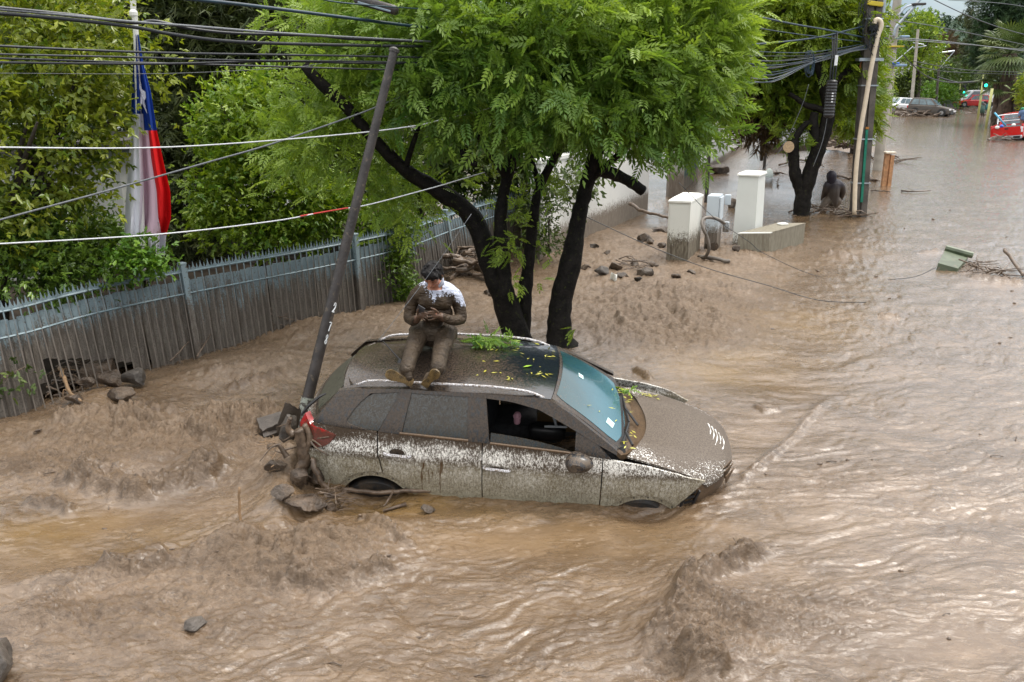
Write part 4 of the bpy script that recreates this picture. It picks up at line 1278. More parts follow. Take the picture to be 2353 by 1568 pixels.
# wires tied up at the utility pole
rw = random.Random(4)
ORD = 'first second third fourth fifth sixth seventh eighth ninth tenth eleventh twelfth thirteenth fourteenth fifteenth sixteenth seventeenth eighteenth nineteenth twentieth'.split()
ends = zp(1240, 255, 24.8)
for i in range(11):
    y0 = 320 + i * 13; x0 = 515 + rw.uniform(-10, 20)
    pts = [(x0, y0), (700, y0 + 6 + rw.uniform(-8, 12)), (900, 320 + i * 6 + rw.uniform(-12, 12)), (1050, 300 + i * 3 + rw.uniform(-10, 10)), (1150, 275 + i * 2), (1238, 252 + i * 3)]
    o = MB().tube(smooth_pts([AT(*Z3(x, y), 20.5 + (24.7 - 20.5) * (x - 515) / 723) for x, y in pts], 4), rw.choice([.010, .014, .02]), 6).build('cable', rw.choice([cab_blk, cab_blue, cab_gry]), None, True)
    tag(o, ORD[i] + ' cable from the top of the bundle gathered at the dark utility pole', 'cable', 'cables gathered at the utility pole')
for i, (pts, r) in enumerate([([(520, 75), (800, 135), (1000, 170), (1220, 215)], .022), ([(545, 258), (800, 235), (1000, 205), (1215, 150)], .022), ([(500, 140), (800, 190), (1210, 240)], .012), ([(560, 470), (700, 462), (850, 390), (1000, 325), (1200, 270)], .012), ([(520, 290), (900, 300), (1225, 250)], .010)]):
    o = MB().tube(smooth_pts([AT(*Z3(x, y), 20 + 4.8 * (x - 515) / 723) for x, y in pts], 5), r, 6).build('cable', cab_blue, None, True)
    tag(o, ['blue cable, topmost of those reaching the dark utility pole from the left', 'blue cable rising rightwards to the yellow bracket on the pole', 'thin blue cable between the two thick ones at the pole', 'slack cable hanging lowest before the bark of the second tree', 'thin level cable just over the tangled bundle at the pole'][i], 'cable', 'cables reaching the utility pole')
for k in range(6):
    cx, cy, rx, ry = 915 + rw.uniform(-12, 12), 360 + rw.uniform(-10, 15), rw.uniform(14, 26), rw.uniform(50, 75)
    o = MB().tube([AT(*Z3(cx + rx * math.sin(a), cy + ry * math.cos(a)), 22.8 + .1 * k) for a in np.linspace(0, 6.2, 20)], .012, 5).build('cable_coil', cab_blue, None, True)
    tag(o, 'loop of spare cable hung in front of the second tree', 'cable', 'spare cable loops')
for k in range(7):
    pts = [(1215 + rw.uniform(-25, 60), rw.uniform(-40, 90)), (1200 + rw.uniform(-40, 90), rw.uniform(40, 200)), (1260 + rw.uniform(-50, 50), rw.uniform(100, 290)), (1300 + rw.uniform(-40, 30), rw.uniform(150, 330)), (1245, 265)]
    o = MB().tube(smooth_pts([AT(*Z3(x, y), 24.55) for x, y in pts], 6), .009, 5).build('cable', cab_blk, None, True)
    tag(o, 'slack loop of wire curling round the head of the dark utility pole', 'cable', 'slack wires on the utility pole')
for k, (pts, Y0, Y1, r) in enumerate([([(1330, 105), (1700, 165), (2200, 270)], 38, 60, .02), ([(1340, 215), (1700, 240), (2200, 300)], 38, 70, .025), ([(1330, 220), (1800, 255), (2200, 290)], 38, 70, .02), ([(1600, -10), (1800, 85), (2000, 160), (2200, 215)], 45, 60, .025), ([(1500, 350), (1800, 400), (2200, 415)], 70, 75, .03), ([(1500, 370), (1700, 410), (2200, 430)], 70, 75, .03), ([(1700, 0), (2000, 20), (2200, 50)], 50, 60, .02),
                                      ([(1430, 300), (1560, 425), (1700, 470), (1880, 462)], 80, 90, .05), ([(1640, 440), (1760, 472), (1880, 466)], 88, 90, .07)]):
    o = MB().tube(smooth_pts([AT(*Z3(x, y), Y0 + (Y1 - Y0) * (x - pts[0][0]) / (pts[-1][0] - pts[0][0])) for x, y in pts], 6), r, 5).build('cable', cab_gry if k in (1, 2) else cab_blk, None, True)
    tag(o, ['black line from the concrete pole out over the right edge', 'upper one of the pair of grey lines over the far street', 'lower one of the pair of grey lines over the far street', 'black line slanting steeply across the sky at the right', 'upper thin black line before the palm crown', 'lower thin black line before the palm crown', 'black line crossing the top right corner', 'thick sagging black cable between the two far poles', 'thick black cable ending at the palm fronds'][k], 'cable', 'overhead lines over the far street')
for (x0, y0, x1, y1) in ((1050, 345, 930, 700), (860, 560, 660, 970)):
    pass
o = MB().tube(smooth_pts([AT(*Z3(x, y), 23.5) for x, y in [(1005, 500), (1012, 640), (985, 800), (930, 950)]], 5), .008, 5).build('cable', cab_gry, None, True)
tag(o, 'thin wire dropping along the trunk of the second tree', 'cable')
o = MB().tube(smooth_pts([AT(*Z3(x, y), 24) for x, y in [(905, 480), (860, 620), (760, 830), (660, 950), (560, 1080)]], 5), .007, 5).build('cable', cab_gry, None, True)
tag(o, 'thin wire slanting down to the tall pillar', 'cable')
# cable splice closure
sp0 = AT(*Z3(1028, 560), 23.3)
sp = thing('splice_closure', 'black ribbed cable closure hanging in front of the second tree', 'cable closure', sp0)
mb = MB(); prof = []
for k in range(24): prof.append((.125 + (.015 if k % 2 else 0), -.46 + k * .038))
mb.lathe([(.06, -.50)] + prof + [(.10, .44), (.05, .46)], sp0, 16).build('closure_body', blk, sp)
mb = MB()
for dx in (-.06, .0, .06):
    mb = MB().tube(smooth_pts([sp0 + Vector((dx, 0, .44)), sp0 + Vector((dx * 1.1, 0, .75)), sp0 + Vector((dx * .8 + .02, .1, 1.15)), sp0 + Vector((dx + .05, .3, 1.6))], 4), .022, 6).build('feed_cable', blk, sp)
for dx in (.0, .035):
    MB().tube([sp0 + Vector((dx + .02, -.03, .80)), sp0 + Vector((dx + .03, -.02, 1.05))], .022, 6).build('white_tag', whitep, sp)
for k in range(4):
    MB().box(sp0 + Vector((.0, -.142, .12 - k * .07)), (.045, .008, .03)).build('print_mark', whitep, sp)
# street lamp head over the tree
sl = thing('street_lamp_head', 'dark street lamp head hanging at the top edge beside the tree crown', 'street light', AT(865, 12, 10.6))
MB().box(AT(865, 12, 10.6), (.50, .22, .10), Euler((0, R(15), 0)), bev=.04).build('lamp_housing', dsteel, sl, True, 50)
MB().box(AT(862, 17, 10.55), (.38, .16, .02), Euler((0, R(15), 0)), bev=.008).build('lamp_glass', simple('lamp_lens', (.20, .26, .30), .2, .05), sl)
MB().tube(smooth_pts([AT(825, -8, 10.6), AT(780, -40, 10.7), AT(700, -120, 10.9)], 4), .035, 8).build('lamp_arm', dsteel, sl, True)
# wooden stakes
st_m = simple('pale_new_timber', (.48, .25, .12), .7, .25, 8, .2, 40)
b1, b2 = G(*Z3(1330, 1062)), G(*Z3(1342, 1105))
stk = thing('wooden_stake', 'short pale timber post standing in the mud by the concrete pole', 'post', b1)
MB().box(b1 + Vector((.0, 0, .45)), (.16, .14, 1.5)).build('timber', st_m, stk)
MB().box(b1 + Vector((.17, -.05, .42)), (.13, .12, 1.4)).build('timber', st_m, stk)
MB().box(b1 + Vector((.08, -.02, 1.22)), (.36, .28, .07), bev=.02).build('stake_cap', simple('pale_cap', (.7, .62, .5), .6), stk)

# ---------------------------------------------------------------- flag
fl = thing('flag_on_pole', 'limp blue, white and red flag with a white star hanging from a white pole', 'flag', AT(312, 640, 11.25))
FY = 11.25
whitepole = simple('white_pole_paint', (.72, .72, .68), .4, .05)
MB().tube([AT(309, -5, FY), AT(309, 30, FY), AT(309, 30, FY) + Vector((0, 0, -.01)), AT(313, 90, FY), AT(330, 640, FY)], [.02, .02, .035, .033, .036], 10).build('flag_pole', whitepole, fl)
MB().lathe([(.03, 0), (.05, .03), (.05, .07), (.028, .10), (.028, .2), (.035, .22)], AT(308, 42, FY), 12).build('pole_finial', whitepole, fl)
Lf = [(80, 309), (150, 306), (210, 303), (300, 300), (380, 295), (460, 289), (540, 286), (575, 300)]
Rf = [(80, 318), (150, 330), (210, 346), (300, 360), (380, 377), (440, 391), (500, 393), (545, 381), (585, 378)]
def fpos(s, v):
    l = np.interp(v, [a for a, _ in Lf], [b for _, b in Lf]); r = np.interp(v, [a for a, _ in Rf], [b for _, b in Rf])
    k = (v - 80) / 500
    dep = .10 * (.25 + k) * math.sin(s * 13 + 2.2 * k) + .05 * (.3 + k) * math.sin(s * 29 + 1)
    return AT(l + (r - l) * s, v, FY - .02 + dep)
def cloth(c0, c1, v0, v1, nm, m, n=14, mrow=30, off=0.0, edge=None):
    P = []
    for v in np.linspace(v0, v1, mrow):
        a, b = (c0(v), c1(v))
        P.append([fpos(a + (b - a) * q, v) + Vector((0, off, 0)) for q in np.linspace(0, 1, n)])
    return MB().slab(P, (0, .006, 0)).build(nm, m, fl, True, 60)
fab = lambda nm, c: leaf_cloth(nm, c)
def leaf_cloth(nm, c):
    t = NT(nm); t.done(t.pbr(t.mix(t.noise(4, 3), tuple(x * .85 for x in c), c), .75, None, 0, .2)); return t.m
blu, wht, red, pnk = leaf_cloth('blue_cloth', (.005, .035, .24)), leaf_cloth('white_cloth', (.74, .74, .80)), leaf_cloth('red_cloth', (.62, .008, .010)), leaf_cloth('thin_white_over_red_cloth', (.62, .44, .52))
bb = lambda s: 262 + 60 * s
one, zero = (lambda v: 1.0), (lambda v: 0.0)
cloth(zero, one, 80, 262, 'blue_field', blu, 22, 20)
cloth(lambda v: .52, one, 262, 300, 'blue_field', blu, 10, 8)
cloth(zero, lambda v: .52, 262, 300, 'white_stripe', wht, 10, 8)
sp_ = lambda v: float(np.interp(v, [300, 360, 440, 500, 540], [.68, .66, .69, .72, .88]))
sq_ = lambda v: float(np.interp(v, [300, 340, 500, 540], [.42, .40, .40, .42]))
cloth(zero, sq_, 300, 540, 'white_stripe', wht, 10, 26)
cloth(sq_, sp_, 300, 540, 'white_stripe', pnk, 10, 26)
cloth(sp_, one, 300, 540, 'red_stripe', red, 8, 26)
cloth(lambda v: .55, one, 540, 588, 'white_stripe', wht, 8, 8)
st_pts = [(.52, 158), (.60, 205), (.88, 215), (.68, 232), (.74, 262), (.55, 238), (.42, 250), (.50, 215), (.42, 196), (.50, 190)]
c_ = fpos(.56, 216) + Vector((0, -.03, 0))
MB().add([c_] + [fpos(a, b) + Vector((0, -.03, 0)) for a, b in st_pts], [(0, i, i % 10 + 1) for i in range(1, 11)]).build('star', wht, fl)
rb = simple('red_cloth_scrap', (.5, .02, .02), .7)
for k, (u, v) in enumerate(((247, 498), (282, 497))):
    o = MB().slab([[AT(u + 12 * a - 4, v + 14 * b, 12.3) + Vector((0, .04 * math.sin(5 * a + b), 0)) for a in np.linspace(0, 1, 5)] for b in np.linspace(0, 1, 5)], (0, .004, 0)).build('cloth_scrap', rb)
    tag(o, ['scrap of red cloth caught in the hedge, further from the flag', 'scrap of red cloth caught in the hedge right beside the flag'][k], 'cloth')
# --- house behind the garden
hw_m = simple('pale_house_plaster', (.42, .42, .39), .9, .08, 2, .2, 60)
hs0 = AT(150, 560, 15.5); hs0.z = 0
house = thing('garden_house', 'pale plastered house wall glimpsed through the leaves left of the flag', 'house', hs0)
a, b = AT(-40, 500, 15.0), AT(288, 500, 16.2)
MB().prism([Vector((a.x, a.y, -.2)), Vector((b.x, b.y, -.2)), Vector((b.x, b.y + 3, -.2)), Vector((a.x, a.y + 3, -.2))], (0, 0, 2.75)).build('house_wall', hw_m, house)
MB().prism([Vector((a.x - .3, a.y - .4, 2.56)), Vector((b.x + .3, b.y - .4, 2.56)), Vector((b.x + .3, b.y + 3.4, 2.56)), Vector((a.x - .3, a.y + 3.4, 2.56))], (0, 0, .16)).build('house_roof', simple('dark_eaves', (.05, .045, .04), .8), house)
c = AT(95, 500, 15.35)
fr = MB().box((c.x, c.y + .0, 1.2), (1.0, .08, 1.3)).build('window_frame', whitepole, house)
MB().box((c.x, c.y - .045, 1.2), (.86, .02, 1.16)).build('window_pane', simple('dark_window_glass', (.03, .035, .04), .08), fr)
gr0 = AT(810, 140, 27); gr0.z = 0
gh = thing('garden_house', 'grey tiled roof far behind the cables at the top of the garden', 'house', gr0)
a, b = AT(770, 150, 27), AT(1000, 150, 27)
MB().prism([Vector((a.x, 27, -.2)), Vector((b.x, 27, -.2)), Vector((b.x, 32, -.2)), Vector((a.x, 32, -.2))], (0, 0, 3.9)).build('house_wall', hw_m, gh)
for k in range(7):
    MB().prism([Vector((a.x - .3, 26.6 + k * .7, 3.7 + k * .28)), Vector((b.x + .3, 26.6 + k * .7, 3.7 + k * .28)), Vector((b.x + .3, 27.4 + k * .7, 4.02 + k * .28)), Vector((a.x - .3, 27.4 + k * .7, 4.02 + k * .28))], (0, 0, .05)).build('roof_course', simple('purple_grey_tiles', (.10, .085, .10), .8) if k == 0 else bpy.data.materials['purple_grey_tiles'], gh)
# ---------------------------------------------------------------- far end of the street
lime2_m = leaf_mat('bright_street_leaf', (.075, .165, .014), (.30, .37, .025), .4)
vine_m = leaf_mat('dead_brown_leaf', (.05, .028, .012), (.11, .075, .03), .2, .7)
e3 = lambda x, y, Y, rx, ry, rz: E_(*Z3(x, y), Y, rx, ry, rz)
# the second street tree: forked black trunk
t2 = thing('street_tree', 'street tree with a forked black trunk between the tall pillar and the utility pole', 'tree', G(*Z3(862, 1225)))
a3 = lambda x, y, Y=25.2: AT(*Z3(x, y), Y)
for pts, r0, r1, nm in [([(862, 1240), (866, 1180), (880, 1090), (915, 980), (950, 880), (985, 780), (1012, 680), (1018, 610), (1000, 520), (985, 440)], .26, .15, 'trunk'), ([(868, 1120), (845, 1050), (825, 980), (818, 900), (815, 830), (818, 800)], .17, .16, 'trunk'),
                        ([(955, 870), (940, 780), (930, 700), (940, 640)], .16, .12, 'trunk'), ([(818, 830), (835, 780), (862, 735), (895, 705), (930, 700)], .10, .08, 'limb'), ([(1010, 640), (960, 620), (890, 600), (840, 565), (795, 535)], .10, .06, 'limb'),
                        ([(985, 440), (930, 320), (870, 230), (820, 130), (770, 70), (715, 25)], .13, .07, 'limb'), ([(990, 500), (1080, 440), (1150, 400), (1210, 372)], .14, .12, 'limb'), ([(985, 440), (1000, 330), (1050, 200), (1080, 60)], .12, .06, 'limb')]:
    mb = MB(); limb(mb, [a3(*q) for q in pts], r0, r1, 10, 4, rng); mb.build(nm, bark_dark, t2, True)
MB().lathe([(.01, .02), (.15, .015), (.16, 0)], a3(790, 838, 25.0), 14, Euler((R(-95), 0, R(-35))).to_matrix()).build('cut_end', lc, t2)
MB().lathe([(.01, .02), (.15, .015), (.155, 0)], a3(1213, 371, 24.95), 14, Euler((R(95), 0, R(40))).to_matrix()).build('cut_end', simple('orange_cut_wood', (.42, .13, .05), .7), t2)
mb = MB()
rs = np.random.RandomState(41)
ells = [e3(700, 130, 26, 1.5, 1.2, .9), e3(900, 110, 26, 1.3, 1.2, .9), e3(1050, 180, 26, 1.0, 1.2, .9), e3(1130, 110, 26.5, .8, 1, .6), e3(620, 300, 26, .9, 1, .9), e3(760, 330, 26.5, 1.0, 1, .8), e3(1080, 330, 26, .9, 1.0, .8), e3(980, 560, 26.4, .8, .8, .6), e3(760, 560, 26.4, .7, .7, .5), e3(880, 30, 26.2, 1.6, 1.3, .8), e3(1110, 560, 26.6, .6, .7, .7), e3(820, 740, 25.8, .3, .3, .35), e3(870, 810, 25.6, .25, .3, .2), e3(700, 620, 26.6, .5, .5, .5)]
P, D, ti, _c = crown_points(ells, 9000, rs, .45, 7, .2, .3)
scatter('crown', T_PIN, P, D, rs.uniform(1.0, 1.5, len(P)), np.clip(ti * .75 + .25 * np.clip((P[:, 2] - 4) / 2, 0, 1), 0, 1), 42, lime2_m, t2)
ells = [e3(690, 520, 27.2, .7, .5, 1.3), e3(620, 700, 27, .5, .4, .9), e3(590, 560, 27, .5, .4, 1.2), e3(760, 480, 27.4, .5, .4, 1.0)]
tree('hanging_creeper', 'brown withered creeper hanging in the second street tree over the white wall', ells, 2600, T_NEED, vine_m, AT(*Z3(640, 860), 28) * 1, .05, 43, size=(.9, 1.5), clump=8, spread=.2, droop=1.2, limbs=9, cat='creeper')
# trees along the pavement and behind
spec = [
    ('pavement_tree', 'dark trunked tree close behind the utility pole', [e3(1160, 620, 29, .55, .8, .8), e3(1190, 720, 29, .36, .6, .4), e3(1150, 480, 29.5, .7, .9, .9), e3(1215, 500, 30, .4, .8, .9), e3(1225, 600, 30, .25, .6, .5)], 3000, T_PIN, lime2_m, G(*Z3(1165, 865)), .20, 51, (1.0, 1.4)),
    ('pavement_tree', 'thin tree beyond the branch heap, left of the utility pole', [e3(1040, 560, 34, .9, 1, 1.0), e3(980, 420, 34, 1.1, 1, 1.2), e3(1090, 400, 35, .9, 1, 1.1)], 3000, T_OVAL, dark_m, G(*Z3(1055, 775)), .2, 52, (1.2, 1.7)),
    ('garden_tree', 'dense dark tree rising behind the white wall', [e3(600, 420, 33, 1.4, 1.2, 2.0), e3(760, 300, 34, 1.6, 1.2, 2.0), e3(900, 480, 34, 1.2, 1.2, 1.4), e3(560, 600, 32, .8, .8, .8), e3(800, 600, 34, 1.3, 1, .7), e3(680, 150, 35, 2.0, 1.4, 2)], 7500, T_OVAL, dark_m, AT(*Z3(700, 760), 34), .25, 53, (1.3, 1.8)),
    ('garden_tree', 'tall dark conifer behind the second street tree', [e3(1000, -20, 44, 1.3, 2, .8), e3(850, -60, 44, 1.8, 2, 1.2), e3(1110, 0, 44, .5, 1.0, .35), e3(960, 120, 43, 1.6, 2, 1.2)], 3600, T_NEED, conif_m, AT(*Z3(1000, 600), 44), .3, 54, (1.6, 2.4)),
    ('street_tree', 'bright spring tree just left of the concrete pole', [e3(1150, 160, 45, .7, 1.2, .8), e3(1215, 260, 45, .5, 1, .9), e3(1270, 420, 45, .45, 1, 1.2), e3(1280, 560, 45, .3, 1, .8), e3(1210, 340, 45, .7, 1, .8)], 2600, T_OVAL, lime2_m, G(*Z3(1255, 740)), .15, 55, (1.5, 2.0)),
    ('street_tree', 'loose yellow-green tree on the far left side of the street', [e3(1540, 170, 112, 1.9, 2, 1.7), e3(1480, 250, 112, 1.5, 2, 2.0), e3(1590, 260, 113, 1.7, 2, 2.3), e3(1510, 370, 112, 1.9, 2, 1.8), e3(1455, 360, 113, 1.4, 2, 1.7), e3(1570, 120, 112, 1.3, 2, 1.0), e3(1600, 350, 112, 1.2, 2, 1.5)], 2300, T_OVAL, shrub_m, AT(*Z3(1520, 590), 112) * 1 - Vector((0, 0, 1)), .35, 56, (2.2, 3.2)),
    ('dark_bush', 'dark round bush left of the wrecked cars', [e3(1430, 520, 113, 1.5, 2, 1.6), e3(1470, 490, 113, 1.0, 2, 1.4), e3(1395, 550, 113, 1.0, 2, 1.2)], 1500, T_OVAL, dark_m, AT(*Z3(1430, 600), 113) * 1 - Vector((0, 0, 1)), .3, 57, (2, 3)),
    ('street_bush', 'broad light green bush behind the wrecked cars', [e3(1590, 545, 119, 1.3, 2, .9), e3(1690, 540, 121, 1.2, 2, 1.1), e3(1640, 520, 120, 1.3, 2, 1.0), e3(1555, 560, 118, .7, 2, .7), e3(1725, 550, 121, .7, 2, .8)], 1900, T_OVAL, shrub2_m, G(*Z3(1640, 590)), .2, 58, (2, 3)),
    ('far_tree', 'leafy green tree behind the light green bush', [e3(1640, 430, 125, 2.2, 3, 1.8), e3(1570, 460, 125, 1.5, 3, 1.3), e3(1700, 460, 125, 1.4, 3, 1.2)], 1500, T_OVAL, far_m, G(*Z3(1600, 585)), .3, 59, (2.6, 3.6)),
    ('far_tree', 'dull reddish tree on the hill side of the crossing', [e3(1660, 330, 150, 2.0, 4, 2.4), e3(1690, 280, 150, 1.2, 4, 1.6)], 900, T_NEED, vine_m, G(*Z3(1680, 580)), .4, 60, (3, 4.5)),
    ('far_tree', 'green tree directly behind the green traffic lights', [e3(1790, 460, 140, 2.2, 3, 1.8), e3(1870, 450, 140, 1.8, 3, 1.8), e3(1750, 410, 145, 1.6, 3, 1.8), e3(1850, 390, 150, 2, 3, 1.8)], 2200, T_OVAL, far_m, G(*Z3(1800, 575)), .4, 61, (2.6, 4)),
    ('far_conifer', 'thin drooping conifer against the sky', [e3(1842, 120, 130, .5, 1, 2.6), e3(1832, 190, 130, 1.0, 1.2, .7), e3(1825, 260, 130, 1.1, 1.4, .7), e3(1815, 340, 130, 1.4, 1.5, 1.2), e3(1800, 110, 130, .5, 1, .2), e3(1845, 40, 130, .3, .8, 1.6)], 900, T_NEED, conif_m, G(*Z3(1830, 575)), .3, 62, (1.8, 3.0)),
    ('far_conifer', 'massive dark conifer on the right side of the far street', [e3(2000, 60, 120, 2.2, 3, 2.4), e3(1950, 180, 120, 2.0, 3, 1.4), e3(2060, 150, 120, 2.4, 3, 2.4), e3(1970, 290, 120, 2.0, 3, 1.4), e3(2110, 60, 120, 2.2, 3, 3), e3(1920, 330, 120, 1.4, 2.4, 1.0), e3(2040, -60, 120, 2.4, 3, 3), e3(1960, 390, 120, 1.6, 2, 1.2), e3(2100, 260, 120, 2, 2, 2)], 4800, T_NEED, leaf_mat('blue_green_needle', (.014, .042, .016), (.05, .10, .03), .12, .6), G(*Z3(2010, 585)), .5, 63, (2.6, 4.2)),
    ('lime_bush', 'lime yellow bush at the right edge above the red pick-up', [e3(2165, 540, 62, .42, 1.0, .7), e3(2170, 460, 62, .5, 1.0, .6), e3(2165, 600, 62, .3, .8, .3)], 1300, T_SMALL, lime_m, G(*Z3(2170, 800)), .1, 64, (1.0, 1.6)),
]
for nm, lab, el, n, T_, m, base, tr_, sd, sz in spec:
    tree(nm, lab, el, n, T_, m, base, tr_, sd, size=sz, clump=7, spread=.12 * sz[1], limbs=6, bark=bark_dark if 'black' in lab or 'dark' in lab else bark_br, cat='bush' if 'bush' in nm else 'tree', bias=0)
# far wood that closes the end of the street
rs = np.random.RandomState(77)
ells = [(tuple(G(*Z3(x, 560)) * 1) , (9, 5, h)) for x, h in ()]
ells = []
for i in range(34):
    x = -75 + i * 6.6 + rs.uniform(-2, 2)
    if x < 4: yy = rs.uniform(42, 62); hh = rs.uniform(4, 6)
    else: yy = rs.uniform(165, 230); hh = rs.uniform(3.6, 6.2)
    if 40 < x < 60 : hh *= .8
    ells.append(((x, yy, hh * .55), (5.0 if x > 4 else 4.0, 4, hh * .62)))
P, D, ti, _c = crown_points(ells, 15000, rs, .55, 7, .6, .2)
wo = scatter('far_woods', T_OVAL, P, D, rs.uniform(5, 7.5, len(P)) * np.where(P[:, 1] < 90, .55, 1), ti, 78, far_m)
tag(wo, 'mass of mixed green trees closing off the street and gardens', kind='stuff')
# hills
hx = np.linspace(-500, 900, 141); hy = np.linspace(520, 1100, 59)
XX, YY = np.meshgrid(hx, hy)
prof = np.interp(XX, [-500, -100, 150, 260, 330, 400, 480, 600, 900], [45, 52, 48, 48, 53, 50, 42, 38, 38])
ZZ = prof * np.clip((YY - 540) / 230, 0, 1) ** .8 * (1 + .18 * fbm(XX / 60, YY / 60, 4)) + 3 * fbm(XX / 14, YY / 14, 3) * np.clip((YY - 540) / 60, 0, 1) - 1
hb = MB().grid(np.stack([XX, YY, ZZ], -1))
hm = simple('wooded_hillside', (.025, .050, .030), .95, .6, .05, .0)
tag(hb.build('hills', hm, None, True), 'wooded hills behind the far end of the street', kind='structure')
bush_m = leaf_mat('hill_tree_leaf', (.022, .050, .022), (.04, .08, .03), .1, .8)
rs = np.random.RandomState(5)
hxs, hys = rs.uniform(230, 470, 700), rs.uniform(590, 860, 700)
hz = np.interp(hxs, [-500, -100, 150, 260, 330, 400, 480, 600, 900], [45, 52, 48, 48, 53, 50, 42, 38, 38]) * np.clip((hys - 540) / 230, 0, 1) ** .8 * (1 + .18 * fbm(hxs / 60, hys / 60, 4))
P = np.repeat(np.stack([hxs, hys, hz], 1), 14, 0) + rs.randn(9800, 3) * [3, 3, 1.7]
tag(scatter('hill_woods', T_OVAL, P, rs.randn(9800, 3), rs.uniform(16, 24, 9800), np.repeat(rs.rand(700), 14), 6, bush_m), 'clumps of dark trees covering the hills', kind='stuff')
# ground that is not flooded: verge under the far bush
vg = MB().grid([[Vector((G(*Z3(x, 612)).x + dx, G(*Z3(1500, y)).y, .25 + .1 * math.sin(x * .05 + y))) for x in np.linspace(1640, 1900, 14) for dx in (0,)] for y in (612, 606, 600, 594)])
gv = leaf_mat('verge_grass', (.09, .17, .02), (.16, .24, .03), .2)
rs = np.random.RandomState(9)
a, b = G(*Z3(1655, 606)), G(*Z3(1780, 606))
P = np.stack([rs.uniform(a.x, b.x, 900), rs.uniform(a.y - 3, a.y + 10, 900), rs.uniform(0, .45, 900)], 1)
tag(scatter('verge_grass', T_NEED, P, np.tile([0, 0, 1.0], (900, 1)) + rs.randn(900, 3) * .4, rs.uniform(2.5, 4, 900), rs.rand(900), 4, gv), 'strip of rough grass below the dark far fence', kind='stuff')
# dark fence far away
ff = thing('board_fence', 'dark board fence behind the far crossing', 'fence', G(*ZF(1400, 480)))
fdark = simple('dark_fence_board', (.022, .026, .03), .7, .3)
a, b = G(*ZF(1080, 520)), G(*ZF(1660, 480)); a.z = b.z = 0
for k in range(30):
    p, q = a.lerp(b, k / 30 + .002), a.lerp(b, (k + 1) / 30 - .002)
    MB().prism([p, q, q + Vector((0, 0, 2.6)), p + Vector((0, 0, 2.6))], (0, .08, 0)).build('board', fdark, ff)
ff = thing('board_fence', 'dark board fence beside the palm trunks at the right edge', 'fence', G(*ZF(2200, 640)))
a, b = AT(*ZF(2110, 620), 80), AT(*ZF(2500, 620), 70); a.z = b.z = 0
for k in range(16):
    p, q = a.lerp(b, k / 16 + .002), a.lerp(b, (k + 1) / 16 - .002)
    MB().prism([p, q, q + Vector((0, 0, 3.2)), p + Vector((0, 0, 3.2))], (0, .08, 0)).build('board', fdark, ff)
wb = thing('white_building', 'white flat building glimpsed between far poles', 'building', AT(*ZF(720, 130), 135))
c = AT(*ZF(715, 70), 135)
MB().box((c.x, 139, 3.2), (9, 6, 6.8)).build('building_wall', wall3_m, wb)
for k in range(4): MB().box((c.x, 135.95, 5.8 - k * .55), (9.1, .1, .08)).build('shutter_line', stucco, wb)
for k in range(3): MB().box((c.x - 2.6 + 2.6 * k, 135.93, 2.4), (1.3, .12, 1.4)).build('window', simple('far_window', (.05, .06, .08), .1) if k == 0 else bpy.data.materials['far_window'], wb)

# far poles and traffic lights
def far_pole(name, label, x0, y0, x1, y1, Y, r, m, cat='utility pole', arms=(), extra=0):
    b, t_ = AT(*Z3(x0, y0), Y), AT(*Z3(x1, y1), Y)
    b = b + (b - t_) * ((b.z + .3) / (t_.z - b.z))
    p = thing(name, label, cat, Vector((b.x, b.y, 0)))
    MB().tube([b, t_ + (t_ - b).normalized() * extra], [r, r * .75], 8).build('pole', m, p, True, 60)
    for ax0, ay0, ax1, ay1, rr in arms:
        MB().tube([AT(*Z3(ax0, ay0), Y - .1), AT(*Z3(ax1, ay1), Y - .1)], rr, 5).build('arm', steel_m, p)
    return p
far_pole('utility_pole', 'far grey concrete pole with bracing arms before the yellow-green tree', 1490, 590, 1528, 168, 109, .22, conc_m, arms=((1500, 245, 1560, 255, .07), (1390, 360, 1500, 265, .06), (1500, 275, 1575, 262, .06)))
p = far_pole('utility_pole', 'far dark wooden pole with a cross-arm at the end of the street', 1636, 520, 1655, 268, 116, .18, wood_m, arms=((1622, 270, 1694, 268, .08), (1575, 312, 1735, 292, .12), (1650, 390, 1735, 292, .07)))
far_pole('street_light_pole', 'thin white pole behind the wrecked cars', 1517, 585, 1532, 425, 116, .15, whitepole, 'street light', arms=((1532, 425, 1560, 424, .06),))
yp = simple('pale_yellow_pole', (.42, .43, .16), .5, .12)
led = NT('green_signal_glow'); led = led.done(led.pbr((.0, .4, .25), .3, emit=(.02, 1.0, .55), es=3.0))
tl_lab = ['yellow traffic-light pole left of the red estate car, its signal green', 'yellow traffic-light pole with a green lamp, left one before the palm', 'yellow pole slanting up into the palm fronds, before the palm trunks', 'yellow pole behind the red pick-up at the right edge']
